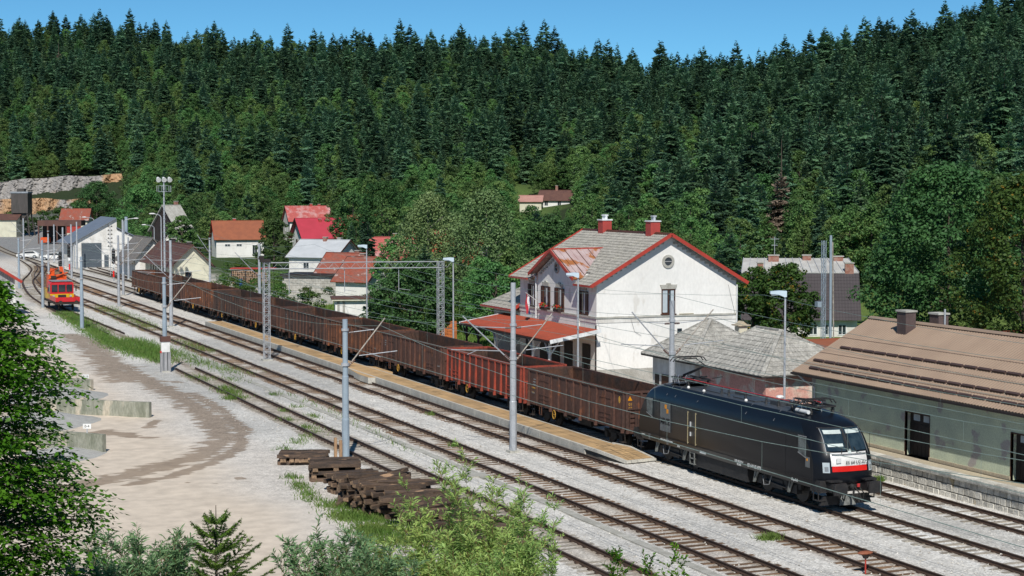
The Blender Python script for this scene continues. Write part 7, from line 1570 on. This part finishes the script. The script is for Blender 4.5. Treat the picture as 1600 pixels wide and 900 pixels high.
# ------------------------------------------------------------------ foreground plants
def fore_tree():
    px, D = -35, 22.; x, y = cw(px, D); z = tz(x, y); t = thing('hornbeam_tree', 'large leafy hornbeam filling the lower left corner', 'tree', (x, y, z)); rs = np.random.RandomState(3); P = []; A = []; limbs = []
    H = CH - (432 - 290) / F * D - z + .1
    nb = 360
    for b in range(nb):
        f = rs.uniform(.10, 1.0) ** .9; zz = H * f; a = rs.uniform(0, 6.28); env = (1.78 - .50 * f if f < .7 else (1.43 * ((1 - f) / .3) ** .8 + .12)) * (1 + .16 * math.sin(f * 17) + .1 * math.sin(a * 3 + f * 9)) - .27; L_ = env * rs.uniform(.8, 1.1)
        p0 = np.array([0, 0, zz - .16 * L_ - .05]); d = np.array([math.cos(a), math.sin(a), .32]); pts_ = [p0]; 
        for k in range(9): u = (k + 1) / 9; pts_.append(p0 + d * L_ * u + np.array([rs.normal() * .03, rs.normal() * .03, -.22 * u * u * L_]))
        limbs.append(pts_)
        # side twigs with leaves in flat drooping sprays
        for k in range(2, 10):
            for s in (-1, 1):
                if rs.rand() < .12: continue
                q0 = pts_[k]; dd = np.array([math.cos(a + s * 1.0), math.sin(a + s * 1.0), rs.uniform(-.25, .05)]); tl = rs.uniform(.22, .50); m = 9
                for j in range(m): u = (j + .5) / m; P.append(q0 + dd * tl * u + np.array([0, 0, -.12 * u * u])); A.append(np.array([math.cos(a + s * (1.0 + (.8 if j % 2 else -.8))), math.sin(a + s * (1.0 + (.8 if j % 2 else -.8))), -.35]))
    P = np.array(P) + rs.normal(size=(len(P), 3)) * .012; A = np.array(A) + rs.normal(size=(len(P), 3)) * .25; A /= np.linalg.norm(A, axis=1, keepdims=True)
    N = np.array([0, 0, 1.]) + rs.normal(size=P.shape) * .35; N -= (N * A).sum(1, keepdims=True) * A; N /= np.linalg.norm(N, axis=1, keepdims=True); Bv = np.cross(N, A); s = (.082 * rs.uniform(.7, 1.25, len(P)))[:, None]
    V = np.stack([P, P + A * s * .45 + Bv * s * .28 - N * s * .05, P + A * s, P + A * s * .45 - Bv * s * .28 - N * s * .05], 1)
    o = bpy.data.objects.new('foliage', quad_mesh('foliage', V, 'leaf_fore')); col.objects.link(o); o.parent = t
    mb = MB(); mb.tube((0, 0, -1), (.02, 0, H * .5), .10, .06, 8); mb.tube((.02, 0, H * .5), (0, 0, H * .95), .06, .015, 6)
    for l in limbs: mb.tube(tuple(l[0]), tuple(l[5]), .016, .010, 4, cap=False); mb.tube(tuple(l[5]), tuple(l[9]), .010, .004, 4, cap=False)
    mb.build('trunk', 'bark', t); print('hornbeam leaves', len(P))
fore_tree()
def fore_spruce():
    px, D = 333, 30.; x, y = cw(px, D); z = tz(x, y); t = thing('young_spruce', 'young bright green spruce in the foreground', 'tree', (x, y, z)); H = CH - (793 - 290) / F * D - z; rs = np.random.RandomState(8); Q = []; mb = MB(); mb.tube((0, 0, -.5), (0, 0, H * .9), .05, .012, 6); mb.tube((0, 0, H * .9), (0, 0, H), .012, .006, 5)
    def shoot(p, q, r, n):
        p, q = np.array(p), np.array(q); d = q - p; L_ = np.linalg.norm(d); d = d / L_; u = np.cross(d, [0, 0, 1.]); u /= max(np.linalg.norm(u), 1e-6); v = np.cross(u, d); m = int(L_ * n)
        for k in range(m):
            a = rs.uniform(0, 6.28); c = p + d * L_ * (k + rs.rand()) / m; o_ = (u * math.cos(a) + v * math.sin(a)) * r + d * r * .7; wv = np.cross(o_, d) ; wv = wv / max(np.linalg.norm(wv), 1e-6) * .006; Q.append([c - wv, c + wv, c + o_ + wv * .4, c + o_ - wv * .4])
    nw = 11
    for w_ in range(nw):
        f = (w_ + .3) / nw; zz = H * (.06 + .90 * f); R_ = 1.50 * (1 - f) ** .82 + .10
        for b in range(7):
            a = w_ * .7 + b * 2 * math.pi / 7 + rs.uniform(-.2, .2); L_ = R_ * rs.uniform(.85, 1.12); ca, sa = math.cos(a), math.sin(a); e_ = np.array([ca * L_, sa * L_, L_ * (.25 + .5 * f)]); p0 = np.array([0, 0, zz]); mid = p0 + e_ * .5 + np.array([0, 0, -.06]); p1 = p0 + e_
            mb.tube(tuple(p0), tuple(mid), .012, .008, 4, cap=False); mb.tube(tuple(mid), tuple(p1), .008, .003, 4, cap=False); shoot(p0, mid, .030, 240); shoot(mid, p1, .032, 270)
            for k in range(2, 8):
                u = k / 8; c = p0 * (1 - u) + p1 * u + np.array([0, 0, -.04 * math.sin(u * 3.1)]); l = L_ * (.42 * (1 - u) + .08)
                for s in (-1, 1): q = c + np.array([math.cos(a + s * .95) * l, math.sin(a + s * .95) * l, l * .15]); mb.tube(tuple(c), tuple(q), .005, .002, 3, cap=False); shoot(c, q, .028, 220)
    shoot((0, 0, H * .86), (0, 0, H * .99), .03, 300)
    o = bpy.data.objects.new('needles', quad_mesh('needles', np.array(Q), 'spruce_fore')); col.objects.link(o); o.parent = t; mb.build('trunk', 'bark', t); print('needles', len(Q))
fore_spruce()
def willow(label, px, top, D, rad, n_st, seed, m_='willow', tw=60, leafL=.155, spread=1., lw=.012, yy=0):
    x, y = cw(px, D); z = tz(x, y); t = thing('willow_shrub', label, 'shrub', (x, y, z), 0); H = CH - (top - 290) / F * D - z + .12; rs = np.random.RandomState(seed); Q = []; mb = MB()
    for k in range(n_st):
        a = rs.uniform(0, 6.28); rr = rad * rs.uniform(0, 1) ** .5; h = H * (rs.uniform(.50, 1.0) if k > 4 else 1.) * (1 - .20 * (rr / rad) ** 2); b0 = np.array([.25 * rr * math.cos(a), .25 * rr * math.sin(a), -.1]); e_ = np.array([rr * math.cos(a) * spread, rr * math.sin(a) * spread, h]); bend = np.array([rs.normal() * .12, rs.normal() * .12, 0])
        prev = b0; segs = 9; pl = [b0]
        for j in range(1, segs + 1): u = j / segs; c = b0 * (1 - u) + e_ * u + bend * math.sin(u * 3.14) + rs.normal(size=3) * .015; mb.tube(tuple(prev), tuple(c), .012 * (1.15 - u), .012 * (1.05 - u), 4, cap=False); prev = c; pl.append(c)
        pl = np.array(pl)
        for q in range(int(tw * .55)):
            u = rs.uniform(.38, 1.0); i = min(int(u * segs), segs - 1); c = pl[i] + (pl[i + 1] - pl[i]) * (u * segs - i); aa = rs.uniform(0, 6.28); tl = rs.uniform(.12, .42) * (1.3 - u * .6); d = np.array([math.cos(aa) * .75, math.sin(aa) * .75, rs.uniform(.5, 1.1)]); d /= np.linalg.norm(d); e2 = c + d * tl; mb.tube(tuple(c), tuple(e2), .004, .002, 3, cap=False)
            nl = int(6 + tl * 26)
            for l in range(nl):
                v = (l + .5) / nl; p = c + (e2 - c) * v; a3 = rs.uniform(0, 6.28); ld = d * .9 + np.array([math.cos(a3), math.sin(a3), rs.uniform(-.3, .4)]) * .8; ld /= np.linalg.norm(ld); wv = np.cross(ld, rs.normal(size=3)); wv /= max(np.linalg.norm(wv), 1e-6); s = leafL * rs.uniform(.6, 1.2); Q.append([p, p + ld * s * .45 + wv * lw, p + ld * s + np.array([0, 0, -.2 * s]), p + ld * s * .45 - wv * lw])
    o = bpy.data.objects.new('foliage', quad_mesh('foliage', np.array(Q), m_)); col.objects.link(o); o.parent = t; mb.build('stems', 'twig_red', t); return len(Q)
tot = 0
tot += willow('tall bright green willow shrub with reddish twigs in front of the sleeper piles', 735, 716, 32, 1.35, 46, 1, tw=64, spread=1.05)
tot += willow('lower willow shrub right of the tallest one, in front of the reddish pile', 825, 765, 33, .75, 16, 2, tw=56)
tot += willow('willow shrub at the bottom centre, left of the tallest one', 645, 815, 31, .90, 44, 3, tw=64)
tot += willow('low grey green willow shrub at the bottom, right of the spruce', 505, 838, 30, .90, 52, 4, 'willow_grey', 60)
tot += willow('dark grey green shrub between the hornbeam and the spruce', 175, 845, 27, .85, 60, 5, 'willow_grey', 60)
tot += willow('leafy willow shrub at the bottom between the tall willow and the right shoots', 760, 840, 30, .95, 46, 15, tw=60)
tot += willow('small dark shrub touching the left side of the spruce', 258, 838, 28, .38, 24, 6, 'willow_grey', 60)
tot += willow('low willow shrub under the bottom edge between the spruce and the tall willow', 585, 862, 29, .75, 44, 9, 'willow_grey', 52)
for px, tp, sd in ((966, 874, 11), (1020, 880, 12), (1062, 868, 13), (1090, 884, 14)): tot += willow('leafy shoot poking up at the bottom edge, number of four in a row' if False else {966: 'leafy shoot at the bottom edge, leftmost of four', 1020: 'leafy shoot at the bottom edge, second of four from the left', 1062: 'leafy shoot at the bottom edge, third of four from the left', 1090: 'leafy shoot at the bottom edge, rightmost of four'}[px], px, tp, 30, .22, 5, sd, 'leaf_fore', 34, .09, lw=.018)
print('willow leaves', tot)

# ------------------------------------------------------------------ loose stones lying about
rs = np.random.RandomState(31); n = 5200; x = rs.uniform(20, 49, n); y = 52 + rs.uniform(0, 1, n) ** 1.4 * 110; kp = (x > 24) & ~((x > 38) & (x < 41.2) & (y > 79)); x, y = x[kp], y[kp]; n = len(x); z = terrain(x, y) + .01; r = rs.uniform(.02, .055, n) * np.where(rs.rand(n) < .05, 1.7, 1)
d = np.array([(1, 0, 0), (0, 1, 0), (-1, 0, 0), (0, -1, 0)], float); Q = []
for k in range(4):
    a, b = d[k], d[(k + 1) % 4]; j = rs.uniform(.7, 1.3, (n, 1)); P0 = np.stack([x, y, z], 1)
    A = P0 + a * r[:, None] * 1.0; B = P0 + b * r[:, None] * 1.0; T = P0 + np.array([0, 0, .8]) * r[:, None]; Q.append(np.stack([A, B, T + (b * .35) * r[:, None], T + (a * .35) * r[:, None]], 1))
M['pebble'] = mat('pebble', (.62, .60, .55), (.34, .31, .27), s=9, lo=.4, hi=.6, fine=.25)
o = bpy.data.objects.new('loose_stones', quad_mesh('loose_stones', np.concatenate(Q), 'pebble')); col.objects.link(o); tag(o, 'loose pale stones scattered over the gravel between the tracks', 'gravel', kind='stuff')
